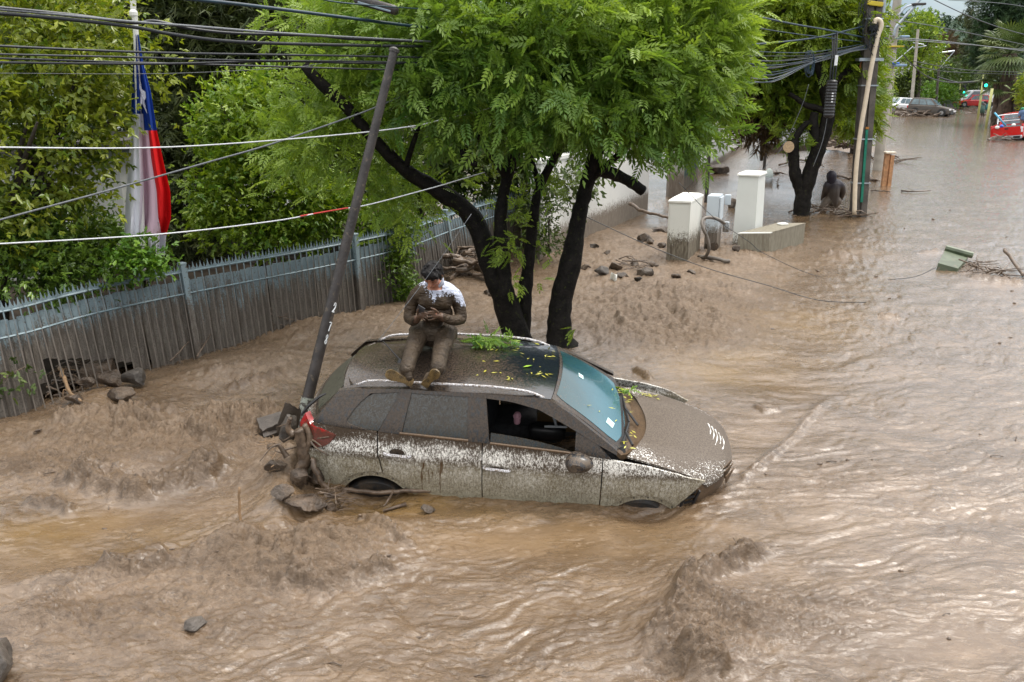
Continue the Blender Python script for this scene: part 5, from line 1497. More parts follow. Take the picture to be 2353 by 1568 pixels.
for k, (fx0, fy0, fx1, fy1, Y, lamp) in enumerate([(1318, 462, 1356, 60, 128, (1400, 278)), (1622, 690, 1722, 0, 92, (1748, 166)), (1752, 830, 1850, 215, 74, None), (2190, 655, 2275, 200, 78, None)]):
    b, t_ = AT(*ZF(fx0, fy0), Y), AT(*ZF(fx1, fy1), Y)
    b = Vector((b.x, b.y, -.3)); 
    tlp = thing('traffic_light' if lamp else 'yellow_pole', tl_lab[k], 'traffic light' if lamp else 'pole', b)
    MB().tube([b, t_], .11 if k else .09, 8).build('pole', yp, tlp, True)
    if lamp:
        c = AT(*ZF(*lamp), Y - .3)
        MB().box(c + Vector((0, .1, .45)), (.45, .3, 1.35), bev=.05).build('signal_box', blk, tlp)
        for j in range(3):
            MB().lathe([(.02, .03), (.15, .0)], c + Vector((0, -.06, .4 * j)), 12, Euler((R(90), 0, 0)).to_matrix()).build('signal_lens', led if j == 0 else blk, tlp)
        MB().tube([c + Vector((0, .1, .1)), Vector((b.x + (t_.x - b.x) * .6, Y, c.z + .1))], .04, 5).build('arm', yp, tlp)
    if k == 0:
        MB().box(AT(*ZF(1352, 262), Y - .2), (1.1, .1, .45)).build('street_sign', blk, tlp)
for fx, fy, lab in ((1420, 15, 'far lamp head over the crossing'),):
    pass

# ---------------------------------------------------------------- the stranded car
def muddy_paint():
    t = NT('mud_splashed_white_paint')
    P = t.obj(); z = t.xyz()[2]; x = t.xyz()[0]
    st = t.noise(1, 6, .75, t.map((60, 60, 26)))
    sp = t.noise(150, 3, .75)
    big = t.noise(4, 4)
    r = t.n('ShaderNodeValToRGB')
    e = r.color_ramp.elements
    pts = [(.0, .42), (.52, .44), (.60, .60), (.70, .72), (.86, .74), (.93, .60), (.99, .52), (1.06, .56), (1.10, .68), (1.2, .9)]
    e[0].position, e[0].color = 0, (.3, .3, .3, 1)
    e[1].position, e[1].color = 1, (.9, .9, .9, 1)
    for p, v in pts[1:-1]:
        q = e.new(p / 1.25); q.color = (v, v, v, 1)
    t.put(r.inputs[0], t.math('DIVIDE', z, 1.25))
    v = t.math('ADD', t.math('MULTIPLY', st, .5), t.math('MULTIPLY', sp, .5))
    v = t.math('ADD', v, t.math('MULTIPLY', t.math('SUBTRACT', big, .5), .16))
    th = t.math('MULTIPLY_ADD', r.outputs[0], .40, .29)
    wd = t.step(z, .84, .96, (.16, .035))          # thin even film low down, flecks on the shoulder
    m = t.step(t.math('SUBTRACT', th, v), t.math('MULTIPLY', wd, -1.0), wd)
    film = t.mix(t.step(t.noise(60, 4), .4, .6), (.215, .185, .122), (.130, .105, .066))
    film = t.mix(t.step(z, .86, .98), film, t.mix(t.step(sp, .4, .6), (.075, .053, .034), (.042, .028, .018)))
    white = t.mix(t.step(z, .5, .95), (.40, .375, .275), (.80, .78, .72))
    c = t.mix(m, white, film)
    # tea-brown runs below the rear window and a line of thin mud just over the flood
    run = t.math('MULTIPLY', t.step(t.noise(1, 3, .6, t.map((30, 30, 2.2))), .54, .62), t.math('MULTIPLY', t.step(x, -.86, -.78), t.step(x, -.52, -.6)))
    c = t.mix(t.math('MULTIPLY', run, t.step(z, 1.0, .9)), c, (.075, .040, .014))
    wob = t.math('MULTIPLY_ADD', t.noise(9, 3), .1, .515)
    c = t.mix(t.step(t.math('SUBTRACT', wob, z), -.004, .012), c, (.26, .175, .085))
    nm = t.bump(v, .25, .006)
    return t.done(t.pbr(c, t.mix(m, (.3,) * 3, (.62,) * 3), nm, 0, .3))


def mud_over(name, under, film_a, film_b, cover, rough_u=.12, rough_m=.6, scale=26, stretch=(1, 1, 1), region=None, coat=0, fine=140, wf=.35):
    """a glossy base with a film of splashed mud on it; cover 0..1; region(t) optional extra mask 0..1"""
    t = NT(name)
    a = t.noise(1, 6, .68, t.map(tuple(scale * s for s in stretch)))
    b = t.noise(fine, 3, .7)
    v = t.math('ADD', t.math('MULTIPLY', a, 1 - wf), t.math('MULTIPLY', b, wf))
    th = .34 + .32 * cover
    if region is not None:
        th = t.math('MULTIPLY_ADD', region(t), .34, th - .17)
    m = t.step(t.math('SUBTRACT', th, v), -.03, .03)
    film = t.mix(t.step(t.noise(70, 4), .4, .62), film_a, film_b)
    c = t.mix(m, under, film)
    rg = t.math('MULTIPLY_ADD', m, rough_m - rough_u, rough_u)
    return t.done(t.pbr(c, rg, t.bump(v, .3, .006), 0, t.math('MULTIPLY_ADD', m, -.15, .5), t.math('MULTIPLY_ADD', m, -coat * .8, coat), .05))


BRN_A, BRN_B = (.155, .120, .085), (.085, .064, .044)
paint = muddy_paint()
roof_m = mud_over('dark_roof_under_mud', (.008, .011, .016), (.066, .049, .036), (.028, .021, .016), .36, .04, .20, 34,
                  region=lambda t: t.step(t.math('SUBTRACT', t.math('MULTIPLY', t.xyz()[1], -.5), t.xyz()[0]), -.45, .40, (.0, .80)), coat=.8, wf=.55)
pillar_m = mud_over('dark_pillar_under_mud', (.012, .012, .013), (.056, .040, .028), (.026, .019, .013), .62, .12, .34, 34, (1, 1, .35))
dglass_m = mud_over('side_glass_under_mud', (.010, .014, .014), (.045, .036, .024), (.020, .016, .012), .56, .06, .35, 40, (1, 1, .3), wf=.6, coat=.5)
rglass_m = mud_over('rear_glass_under_mud', (.02, .024, .018), (.058, .056, .038), (.035, .033, .023), .8, .15, .5, 14)
hood_m = mud_over('bonnet_under_mud', (.78, .77, .73), (.110, .086, .064), (.065, .048, .035), .66, .3, .6, 34,
                  region=lambda t: t.step(t.math('ADD', t.math('MULTIPLY', t.math('ABSOLUTE', t.xyz()[1]), 1.25), t.math('MULTIPLY', t.math('ABSOLUTE', t.math('SUBTRACT', t.xyz()[0], 1.55)), .75)), .99, .60, (.52, .97)), fine=85, wf=.65)
brown_plastic = mud_over('plastic_coated_in_mud', (.03, .025, .02), (.12, .076, .042), (.075, .048, .028), .93, .3, .45, 9)
black_m = simple('black_trim', (.012, .012, .013), .45, .3, 20)
dark_in = simple('dark_cabin', (.010, .010, .011), .8, .3, 8)
seat_m = simple('seat_cloth', (.028, .029, .032), .85, .3, 30)
mirror_m = mud_over('mirror_under_mud', (.012, .013, .016), (.10, .075, .052), (.06, .045, .033), .55, .2, .5, 20)
chrome_m = mud_over('rail_under_mud', (.60, .60, .62), (.16, .12, .085), (.07, .05, .035), .50, .18, .5, 60, wf=.5)
t = NT('misted_windscreen')
n = t.noise(2.2, 4)
c = t.mix(t.step(t.math('ADD', t.xyz()[0], t.math('MULTIPLY', n, .3)), .55, 1.1), (.012, .048, .056), (.045, .130, .160))
spk = t.step(t.math('ADD', t.math('MULTIPLY', t.noise(75, 4, .7), .7), t.math('MULTIPLY', t.noise(9, 3), .3)), .585, .62)
spk = t.math('MULTIPLY', spk, t.step(t.math('MULTIPLY_ADD', t.xyz()[1], 1.0, t.math('MULTIPLY', t.xyz()[0], .45)), .35, -.25))
c = t.mix(spk, c, (.07, .052, .036))
screen_m = t.done(t.pbr(c, t.math('MULTIPLY_ADD', spk, .4, .12), t.bump(t.noise(120, 2), .06, .003), 0, .5, .5, .04))
lamp_m = mud_over('red_lamp_under_mud', (.34, .008, .008), (.13, .035, .024), (.08, .032, .022), .62, .08, .4, 16,
                  region=lambda t: t.step(t.xyz()[2], 1.16, 1.02, (.25, 1)), coat=.8)
sticker_m = simple('pale_sticker', (.55, .74, .72), .5, .06, 40)
tyre_m = mud_over('tyre_under_mud', (.010, .010, .010), (.05, .036, .024), (.03, .022, .015), .45, .5, .6, 16)


def interp(x, xs, vs): return np.interp(x, xs, vs)


def carW(x): return interp(x, [-2.06, -1.95, -1.8, -1.5, -1.0, 0, 1.0, 1.4, 1.65, 1.85, 1.98, 2.1], [.62, .70, .79, .845, .868, .872, .868, .855, .83, .77, .66, .45])
def belt(x): return interp(x, [-1.9, -1.4, -.9, -.2, .5, 1.1, 1.9], [1.19, 1.185, 1.175, 1.15, 1.115, 1.06, .88])
def ytop(x): return interp(x, [-1.9, -1.6, -1.4, -.8, 0, .5, 1.1], [.44, .49, .53, .58, .59, .565, .50])


def side(x, z):
    x = np.asarray(x, float); z = np.asarray(z, float)
    b = belt(x)
    W_ = carW(x)
    prof = interp(z, [.2, .42, .5, .62, .74, .84, .90, .945, .99, 1.06, 1.2], [.90, .935, .962, .990, 1.0, .992, .978, 1.0, .985, .955, .925])
    lo = W_ * prof
    bz = W_ * interp(b, [.2, .42, .5, .62, .74, .84, .90, .945, .99, 1.06, 1.2], [.90, .935, .962, .990, 1.0, .992, .978, 1.0, .985, .955, .925])
    tt = np.clip((z - b) / np.maximum(1.525 - b, .05), 0, 1.1)
    up_ = bz + (ytop(x) - bz) * tt ** 1.12
    return np.where(z > b, up_, lo)


def rs2(pts, n, smooth=True):
    p = np.array([(a.x, a.y) for a in smooth_pts([Vector((q[0], q[1], 0)) for q in pts], 6)]) if smooth and len(pts) > 2 else np.array(pts, float)
    d = np.r_[0, np.cumsum(np.hypot(*np.diff(p, axis=0).T))]
    s_ = np.linspace(0, d[-1], n)
    return np.stack([np.interp(s_, d, p[:, 0]), np.interp(s_, d, p[:, 1])], 1)


def coons(bot, top, lef, rig, m, n, smooth=True):
    """bot,top run left to right; lef,rig run bottom to top"""
    b, t_, l, r = rs2(bot, n, smooth), rs2(top, n, smooth), rs2(lef, m, smooth), rs2(rig, m, smooth)
    s = np.linspace(0, 1, n)[None, :, None]; q = np.linspace(0, 1, m)[:, None, None]
    return ((1 - q) * b[None] + q * t_[None] + (1 - s) * l[:, None] + s * r[:, None]
            - ((1 - s) * (1 - q) * b[0] + s * (1 - q) * b[-1] + (1 - s) * q * t_[0] + s * q * t_[-1]))


car = thing('stranded_car', 'mud-splashed white car with dark roof, nose-down in the mud under a seated man', 'car',
            (0.0018, 8.2546, -0.4351), Matrix.Rotation(-0.078375, 3, 'Z').to_4x4().to_3x3().__matmul__(Matrix.Rotation(0.043794, 3, 'Y')).__matmul__(Matrix.Rotation(0.144258, 3, 'X')).to_euler())
CAR_M = Matrix.LocRotScale(car.location, car.rotation_euler, None)


def side_panel(name, g, m, parent=car, out=0.0, th=.022, s=-1, label=None):
    y = side(g[..., 0], g[..., 1]) + out
    P = np.stack([g[..., 0], s * y, g[..., 1]], -1)
    T = np.zeros_like(P); T[..., 1] = -s * th
    o = MB().slab(P, T).build(name, m, parent, True, 35, local=True)
    if label: o['label'] = label
    return o


def arc(cx, cz, r, a0, a1, n=9, ex=1.0): return [(cx + r * math.cos(R(a0 + (a1 - a0) * i / (n - 1))) * ex, cz + r * math.sin(R(a0 + (a1 - a0) * i / (n - 1)))) for i in range(n)]


g_ = .005
for s in (-1, 1):
    own = s == -1
    # front wing: arch in its lower edge, hood line on top
    top_h = [(.862, belt(.86) - .012), (1.08, 1.048), (1.3, 1.02), (1.55, .965), (1.80, .875)]
    bot = [(.862, .34), (.93, .40)] + arc(1.27, .335, .40, 170, 45, 12)
    g = coons(bot, top_h, [(.862, .34), (.868, .7), (.862, belt(.86) - .012)], [bot[-1], (1.66, .74), (1.80, .875)], 16, 30, False)
    wing = side_panel('front_wing', g, paint, s=s, label='mud-caked wing torn open behind the missing headlight' if own else None)
    # arch flange of the wing and of the rear quarter
    for nm, cx, cz, r, a0, a1 in (('wheel_arch', 1.27, .335, .40, 178, 40), ('wheel_arch', -1.235, .375, .40, 172, 8)):
        A = arc(cx, cz, r + .001, a0, a1, 22)
        B = arc(cx, cz, r - .055, a0, a1, 22)
        g = np.stack([np.array(B), np.array(A)], 0)
        o = side_panel(nm, g, paint, out=-.012, th=.03, s=s)
        mbs = MB()
        for k in range(2, 21, 3):
            q = arc(cx, cz, r - .028, a0, a1, 22)[k]
            yy = float(side(q[0], q[1])) - .0105
            mbs.lathe([(.007, 0), (.007, .003)], (q[0], s * yy, q[1]), 8, Matrix.Rotation(R(90) * (1 if s < 0 else -1), 3, 'X'))
        mbs.build('clip_hole', black_m, o, local=True)
    # doors
    bl = lambda x: float(belt(x)) - .012
    xs_ = np.linspace(-.235, .852, 8)
    g = coons([(-.215, .34), (.852, .34)], [(x, bl(x)) for x in xs_], [(-.215, .34), (-.225, .7), (-.235, bl(-.235))], [(.852, .34), (.856, .7), (.852, bl(.852))], 18, 18, False)
    fd = side_panel('front_door', g, paint, s=s)
    xs_ = np.linspace(-1.205, -.245, 8)
    bot = arc(-1.235, .375, .40, 78, 6, 9) + [(-.80, .34), (-.225, .34)]
    g = coons(bot, [(x, bl(x)) for x in xs_], [bot[0], (-1.195, .95), (-1.205, bl(-1.205))], [(-.225, .34), (-.235, .7), (-.245, bl(-.245))], 18, 22, False)
    rd = side_panel('rear_door', g, paint, s=s)
    # rear quarter
    xs_ = np.linspace(-1.83, -1.217, 8)
    bot = [(-1.80, .42)] + arc(-1.235, .375, .40, 172, 80, 10)
    bot[0] = (-1.66, .42)
    g = coons(bot, [(x, bl(x)) for x in xs_], [bot[0], (-1.78, .75), (-1.83, bl(-1.83))], [bot[-1], (-1.208, .95), (-1.217, bl(-1.217))], 18, 20, False)
    side_panel('rear_quarter', g, paint, s=s)
    # handles with their cups
    for dr, hx, hz in ((fd, -.10, .915), (rd, -1.02, .985)):
        y0 = float(side(hx, hz))
        cup = MB().lathe([(.001, .004), (.05, .004), (.056, .0015)], (hx + .0, s * y0, hz + .012), 20, Matrix.Diagonal((1.25, 1, .75)) @ Matrix.Rotation(R(90) * (1 if s < 0 else -1), 3, 'X'))
        cup.build('handle_cup', pillar_m, dr, True, 40, local=True)
        pts = [(hx - .115, s * (y0 + .004), hz + .004), (hx - .095, s * (y0 + .026), hz), (hx + .02, s * (y0 + .030), hz - .004), (hx + .10, s * (y0 + .024), hz - .012), (hx + .118, s * (y0 + .003), hz - .012)]
        MB().tube(smooth_pts(pts, 4), .0165, 8, flat=.75).build('door_handle', chrome_m, dr, True, 50, local=True)
    # upper side: rail over the windows, pillars, glass
    zt = lambda x: float(interp(x, [-1.6, -1.3, -1.0, -.3, .0, .25, .36, .5, .8, 1.0], [1.40, 1.455, 1.487, 1.495, 1.48, 1.43, 1.385, 1.325, 1.185, 1.10]))
    ze = lambda x: float(interp(x, [-1.66, -1.4, -1.0, -.2, .2, .36, .55, .8, 1.02], [1.435, 1.478, 1.512, 1.527, 1.52, 1.502, 1.405, 1.255, 1.118]))
    xs_ = np.concatenate([np.linspace(-1.62, .2, 24), np.linspace(.25, .98, 18)])
    g = np.stack([np.array([(x, zt(x)) for x in xs_]), np.array([(x, (zt(x) + ze(x)) / 2) for x in xs_]), np.array([(x, ze(x)) for x in xs_])], 0)
    side_panel('roof_side_rail', g, pillar_m, s=s, out=.002, th=.05)
    bw = lambda x: float(belt(x)) - .008
    quad = lambda a, b, c, d, m=8, n=6: coons([a, b], [d, c], [a, d], [b, c], m, n, False)
    side_panel('centre_pillar', quad((-.375, bw(-.375)), (-.175, bw(-.175)), (-.235, zt(-.235) + .004), (-.40, zt(-.40) + .004)), pillar_m, s=s, th=.04)
    side_panel('door_pillar', quad((-1.20, bw(-1.2)), (-.985, bw(-.98)), (-.925, zt(-.925) + .004), (-1.03, zt(-1.03) + .004)), pillar_m, s=s, th=.03)
    side_panel('rear_pillar', coons([(-1.84, 1.183), (-1.30, bw(-1.3))], [(-1.63, 1.425), (-1.30, zt(-1.3) + .004)], [(-1.84, 1.183), (-1.63, 1.425)], [(-1.30, bw(-1.3)), (-1.52, 1.22), (-1.42, 1.36), (-1.30, zt(-1.3) + .004)], 10, 8, False), pillar_m, s=s, th=.03)
    wa = NP = None
    side_panel('quarter_window', coons([(-1.50, bw(-1.5) + .008), (-1.203, bw(-1.2))], [(-1.26, zt(-1.26)), (-1.033, zt(-1.03))], [(-1.50, bw(-1.5) + .008), (-1.50, 1.24), (-1.42, 1.37), (-1.26, zt(-1.26))], [(-1.203, bw(-1.2)), (-1.033, zt(-1.03))], 10, 8), dglass_m, s=s, out=-.012, th=.006)
    side_panel('rear_window', quad((-.98, bw(-.98)), (-.375, bw(-.375)), (-.40, zt(-.4)), (-.925, zt(-.925))), dglass_m, s=s, out=-.014, th=.006)
    MB().tube([(x, s * (float(side(x, bw(x))) - .002), bw(x) + .006) for x in np.linspace(-1.0, -.37, 8)], .014, 6).build('window_sill', brown_plastic, rd, local=True)
    if own:
        # the front window is wound down: a low curved edge of glass shows
        low = [(x, bw(x)) for x in np.linspace(-.17, .60, 10)]
        upg = [(x, bw(x) + .075 * (1 - ((x + .17) / .77) ** 2) + .004) for x in np.linspace(-.17, .60, 10)]
        side_panel('front_window', np.stack([np.array(low), np.array(upg)], 0), dglass_m, s=s, out=-.02, th=.006, label='front side window wound down, only its muddy top edge showing')
    else:
        side_panel('front_window', coons([(-.175, bw(-.175)), (.62, bw(.62))], [(-.235, zt(-.235)), (.25, zt(.25))], [(-.175, bw(-.175)), (-.235, zt(-.235))], [(.62, bw(.62)), (.25, zt(.25))], 8, 8, False), dglass_m, s=s, out=-.014, th=.006)
    MB().tube([(x, s * (float(side(x, bw(x))) - .001), bw(x) + .004) for x in np.linspace(-.17, .66, 8)], .013, 6).build('window_sill', brown_plastic, fd, local=True)
    side_panel('mirror_quarter', quad((.60, bw(.6)), (.93, bw(.93)), (.80, zt(.8)), (.60, 1.27), 6, 6), pillar_m, s=s, out=-.006, th=.02)
    # mirror
    ym = float(side(.66, 1.12))
    mb = MB()
    shell = []
    for i, (dy, w, h) in enumerate([(0.02, .06, .05), (.05, .11, .078), (.10, .145, .098), (.16, .150, .098), (.215, .125, .082), (.25, .07, .045)]):
        shell.append([(.60 + w * math.cos(a) * (1.15 if math.cos(a) > 0 else .55), s * (ym + dy), 1.085 + h * math.sin(a) * .85 + .012 * dy / .2) for a in np.linspace(0, 2 * math.pi, 17)])
    mb.grid(shell); mb.add([shell[-1][k] for k in range(16)], [tuple(range(16))]); mb.add([shell[0][k] for k in range(16)], [tuple(range(16))])
    mi = mb.build('door_mirror', mirror_m, car, True, 60, local=True)
    MB().tube([(.64, s * (ym - .03), 1.07), (.66, s * (ym + .05), 1.07)], [.05, .035], 8, flat=.5).build('mirror_foot', black_m, mi, local=True)
    # roof rail
    pts = []
    for x in np.linspace(-1.46, .29, 18):
        k = min(1, (x + 1.46) / .16, (.29 - x) / .22)
        zz = float(interp(x, [-1.5, -1.3, -.8, -.2, .29], [1.508, 1.525, 1.556, 1.565, 1.54]))
        pts.append((x, s * float(interp(x, [-1.46, -.8, .29], [.50, .555, .555])), zz - .03 + .052 * max(0, k) ** .5))
    rl = MB().tube(pts, [.0145] * 18, 8, flat=.85).build('roof_rail', chrome_m, car, True, 60, local=True)
    # wheels
    for wx in (-1.25, 1.25):
        wh = thing('wheel', None, None, (wx, s * .70, .285)); wh.parent = car
        Mw = Matrix.Rotation(R(90), 3, 'X')
        prof = [(.205, -.10), (.26, -.112), (.325, -.10), (.345, -.075), (.347, 0), (.345, .075), (.325, .10), (.26, .112), (.205, .10)]
        MB().lathe(prof, (0, 0, 0), 40, Mw).build('tyre', tyre_m, wh, True, 40, local=True)
        mb = MB().lathe([(.20, -.085), (.207, -.09), (.207, .09), (.20, .085)], (0, 0, 0), 28, Mw)
        for k in range(5):
            a = 2 * math.pi * k / 5
            mb.tube([(.03 * math.cos(a), s * .06, .03 * math.sin(a)), (.2 * math.cos(a), s * .075, .2 * math.sin(a))], [.035, .028], 6, flat=.5)
        mb.build('rim', brown_plastic, wh, local=True)
    # tail lamp wrapping round the corner
    y8 = lambda x, z: float(side(x, z))
    out_ = [(-1.955, .965), (-1.75, .965), (-1.66, 1.01), (-1.60, 1.085)]
    upp = [(-1.905, 1.235), (-1.84, 1.155), (-1.74, 1.135), (-1.60, 1.10)]
    g = coons(out_, upp, [(-1.955, .965), (-1.97, 1.1), (-1.905, 1.235)], [(-1.60, 1.085), (-1.60, 1.10)], 8, 14)
    if s > 0: g[..., 1] = .965 + (g[..., 1] - .965) * .45
    yv = side(g[..., 0], np.minimum(g[..., 1], 1.15)) + .012 - np.clip(g[..., 1] - 1.15, 0, 1) * .35
    P = np.stack([g[..., 0] - .012, s * yv, g[..., 1]], -1)
    T = np.zeros_like(P); T[..., 1] = -s * .05; T[..., 0] = .03
    tl = MB().slab(P, T).build('tail_lamp', lamp_m, car, True, 40, local=True)

# roof
def roofz(x): return interp(x, [-1.64, -1.5, -1.2, -.8, -.2, .2, .41], [1.468, 1.50, 1.535, 1.565, 1.582, 1.574, 1.556])
P = []
for i in np.linspace(0, 1, 26):
    row = []
    for q in np.linspace(-1, 1, 19):
        xe = .405 - .05 * q * q
        x0 = -1.64 + .05 * q * q
        x = x0 + (xe - x0) * i
        w = float(ytop(x)) + .002
        row.append((x, q * w, float(roofz(x)) - .052 * abs(q) ** 2.6))
    P.append(row)
MB().slab(P, (0, 0, -.03)).build('roof', roof_m, car, True, 40, local=True)
# windscreen and its dark border
def wsp(i, q, o=0.0):
    top = Vector((.412 - .05 * q * q, .545 * q, 1.553 - .05 * q * q)); bot = Vector((1.134 - .145 * q * q, .70 * q, .972 + .14 * q * q))
    p = bot.lerp(top, i) + Vector((.62, 0, .78)) * (.035 * math.sin(math.pi * i) * (1 - .5 * q * q) + o)
    return p
MB().slab([[wsp(i, q) for q in np.linspace(-1, 1, 21)] for i in np.linspace(.0, 1, 15)], (-.012, 0, -.016)).build('windscreen_frame', pillar_m, car, True, 40, local=True)
ws = MB().slab([[wsp(.085 + (.965 - .085) * i, q * (.90 - .05 * (abs(i - .5) * 2) ** 6), .004) for q in np.linspace(-1, 1, 21)] for i in np.linspace(0, 1, 15)], (-.004, 0, -.006)).build('windscreen', screen_m, car, True, 40, local=True)
for (i0, q0, di, dq) in ((.22, -.62, .10, .17), (.70, .10, .06, .13)):
    g = [[wsp(i0 + di * a, q0 + dq * b, .009) for b in (0, .5, 1)] for a in (0, .5, 1)]
    MB().slab(g, (-.002, 0, -.003)).build('sticker', sticker_m, ws, local=True)
# cowl and wipers
cow = []
for i in (0, .5, 1):
    cow.append([Vector((1.12 - .145 * q * q, .70 * q, .955 + .14 * q * q)).lerp(Vector((1.30 - .22 * q * q, .66 * q, 1.0 + .035 * q * q)), i) - Vector((0, 0, .03 * (1 - abs(2 * i - 1)))) for q in np.linspace(-1, 1, 15)])
MB().slab(cow, (0, 0, -.05)).build('cowl', brown_plastic, car, True, 40, local=True)
for q0, q1 in ((-.75, -.05), (-.02, .62)):
    pts = [wsp(.03 + .03 * math.sin(3 * k), q0 + (q1 - q0) * k, .02) for k in np.linspace(0, 1, 8)]
    MB().tube(pts, .011, 6).tube([pts[0] + Vector((.09, 0, -.03)), pts[3] + Vector((.0, 0, .015))], .012, 6).build('wiper', black_m, car, local=True)
# bonnet
def hood(i, q):
    a = abs(q)
    rear = Vector((1.295 - .215 * q * q, .685 * q, 1.015 + .045 * a ** 2 - .012 * a ** 4))
    front = Vector((2.135 - .30 * a ** 3.2, .715 * q, .865 - .012 * a ** 2))
    p = rear.lerp(front, i)
    p.z += .035 * math.sin(math.pi * min(1, i * 1.02)) * (1 - .35 * q * q) - .02 * max(0, a - .8) / .2 - .035 * max(0, i - .9) / .1
    p.z += .012 * math.exp(-((a - .62) / .09) ** 2) * (1 - i * .5)
    p.y *= 1 + .03 * math.sin(math.pi * i)
    return p
HP = [[hood(i, q) for q in np.linspace(-1, 1, 31)] for i in np.linspace(0, 1, 25)]
bon = MB().slab(HP, (0, 0, -.02)).build('bonnet', hood_m, car, True, 40, local=True)
scr_m = simple('scraped_white_paint', (.74, .73, .69), .5, .1, 60)
for a in range(5):
    ip, qp = .74 + .034 * a, .30 - .06 * a
    pts = [hood(ip + .04 * math.sin(k * 3 + 1), qp - .55 * k) + Vector((0, 0, .0015)) for k in np.linspace(0, .55 + .12 * (a % 3), 9)]
    MB().tube(pts, [(.0045 + .003 * math.sin(k * 1.3 + a)) for k in range(9)], 6, flat=1).build('scrape_mark', scr_m, bon, local=True)
# nose: grille carrier torn open, bumper skin, empty headlamp bay
nose = []
for i, (dz, dx) in enumerate([(-.045, -.05), (-.07, -.01), (-.16, .01), (-.26, -.01), (-.42, -.06)]):
    nose.append([Vector((2.11 + dx - .36 * abs(q) ** 2.6, .76 * q, .875 + dz - .01 * q * q)) for q in np.linspace(-1, 1, 21)])
nb = MB().slab(nose[1:], (-.03, 0, 0)).build('front_bumper', brown_plastic, car, True, 40, local=True)
nb['label'] = 'cracked front bumper coated in brown mud'
rc = random.Random(3)
for k in range(4):
    q0 = -.9 + .13 * k
    pts = [Vector((2.116 - .34 * abs(q0 + .1 * j) ** 2.6 + .008, .70 * (q0 + .1 * j), .74 + .03 * k + rc.uniform(-.015, .015))) for j in range(4)]
    MB().tube(pts, [.002, .005, .004, .002], 5).build('crack', black_m, nb, local=True)
for k, (yy, hh2) in enumerate(((-.60, .10), (-.52, .14), (-.46, .08))):
    MB().prism([(2.02 - k * .0, yy, .76), (2.07, yy + .09, .80), (2.08, yy + .05, .90), (2.00, yy - .04, .86)], (.012, 0, .004)).build('torn_flap', brown_plastic, nb, local=True)
for sy in (-1, 1): MB().box((1.72, sy * .54, .74), (.16, .20, .16), Euler((0, .25, -sy * .5))).build('lamp_bay', brown_plastic, car, local=True)
br = MB()
for k in range(5):
    br.box((1.655 + .008 * k, -.80, .56 + .05 * k), (.085, .02, .012), Euler((0, -.3, .15)))
br.box((1.618, -.80, .66), (.016, .03, .27), Euler((0, .3, 0))); br.box((1.72, -.79, .655), (.016, .03, .27), Euler((0, .3, 0)))
brk = br.build('wing_bracket', black_m, car, local=True)
# rear: tailgate, its glass, bumper
def rearx(z): return float(interp(z, [.45, .8, 1.0, 1.1, 1.18, 1.3, 1.47], [2.04, 2.06, 2.05, 2.0, 1.93, 1.80, 1.63]))
def rp(z, q, off=0):
    w = float(interp(z, [.45, .9, 1.15, 1.47], [.74, .74, .70, .47]))
    return Vector((-(rearx(z) + off) + .13 * abs(q) ** 2.4, w * q, z))
MB().slab([[rp(z, q) for q in np.linspace(-1, 1, 17)] for z in np.linspace(.62, 1.17, 9)], (.03, 0, 0)).build('tailgate', paint, car, True, 40, local=True)
MB().slab([[rp(z, q * .97, .0) for q in np.linspace(-1, 1, 17)] for z in np.linspace(1.175, 1.465, 9)], (.025, 0, -.01)).build('tailgate_frame', pillar_m, car, True, 40, local=True)
MB().slab([[rp(z, q * .80, .005) for q in np.linspace(-1, 1, 15)] for z in np.linspace(1.205, 1.43, 8)], (.005, 0, -.002)).build('rear_glass', rglass_m, car, True, 40, local=True)
MB().slab([[rp(z, q, .03) + Vector((.02 * abs(q), q * .05, 0)) for q in np.linspace(-1, 1, 17)] for z in np.linspace(.40, .66, 6)], (.03, 0, 0)).build('rear_bumper', paint, car, True, 40, local=True)
o = MB().slab([[Vector((-1.93 + .22 * i + .03 * k, -.79 - .03 * i + .02 * k, .94 - .36 * k - .05 * i * k)) for i in np.linspace(0, 1, 5)] for k in np.linspace(0, 1, 6)], (.0, .02, 0)).build('loose_bumper_corner', paint, car, True, 40, local=True)
o['label'] = 'bumper corner hanging loose under the tail lamp'
MB().tube([(-1.97, -.62, 1.19), (-1.90, -.60, 1.28), (-1.80, -.575, 1.37), (-1.74, -.56, 1.40)], [.02, .028, .024, .012], 6, flat=.5).build('spoiler_fin', black_m, car, local=True)
# aerial
MB().lathe([(.035, 0), (.03, .012), (.012, .03)], (-1.13, -.08, 1.535), 12).tube([(-1.13, -.08, 1.55), (-1.33, .06, 1.68)], [.009, .005], 6).build('aerial', black_m, car, True, 40, local=True)
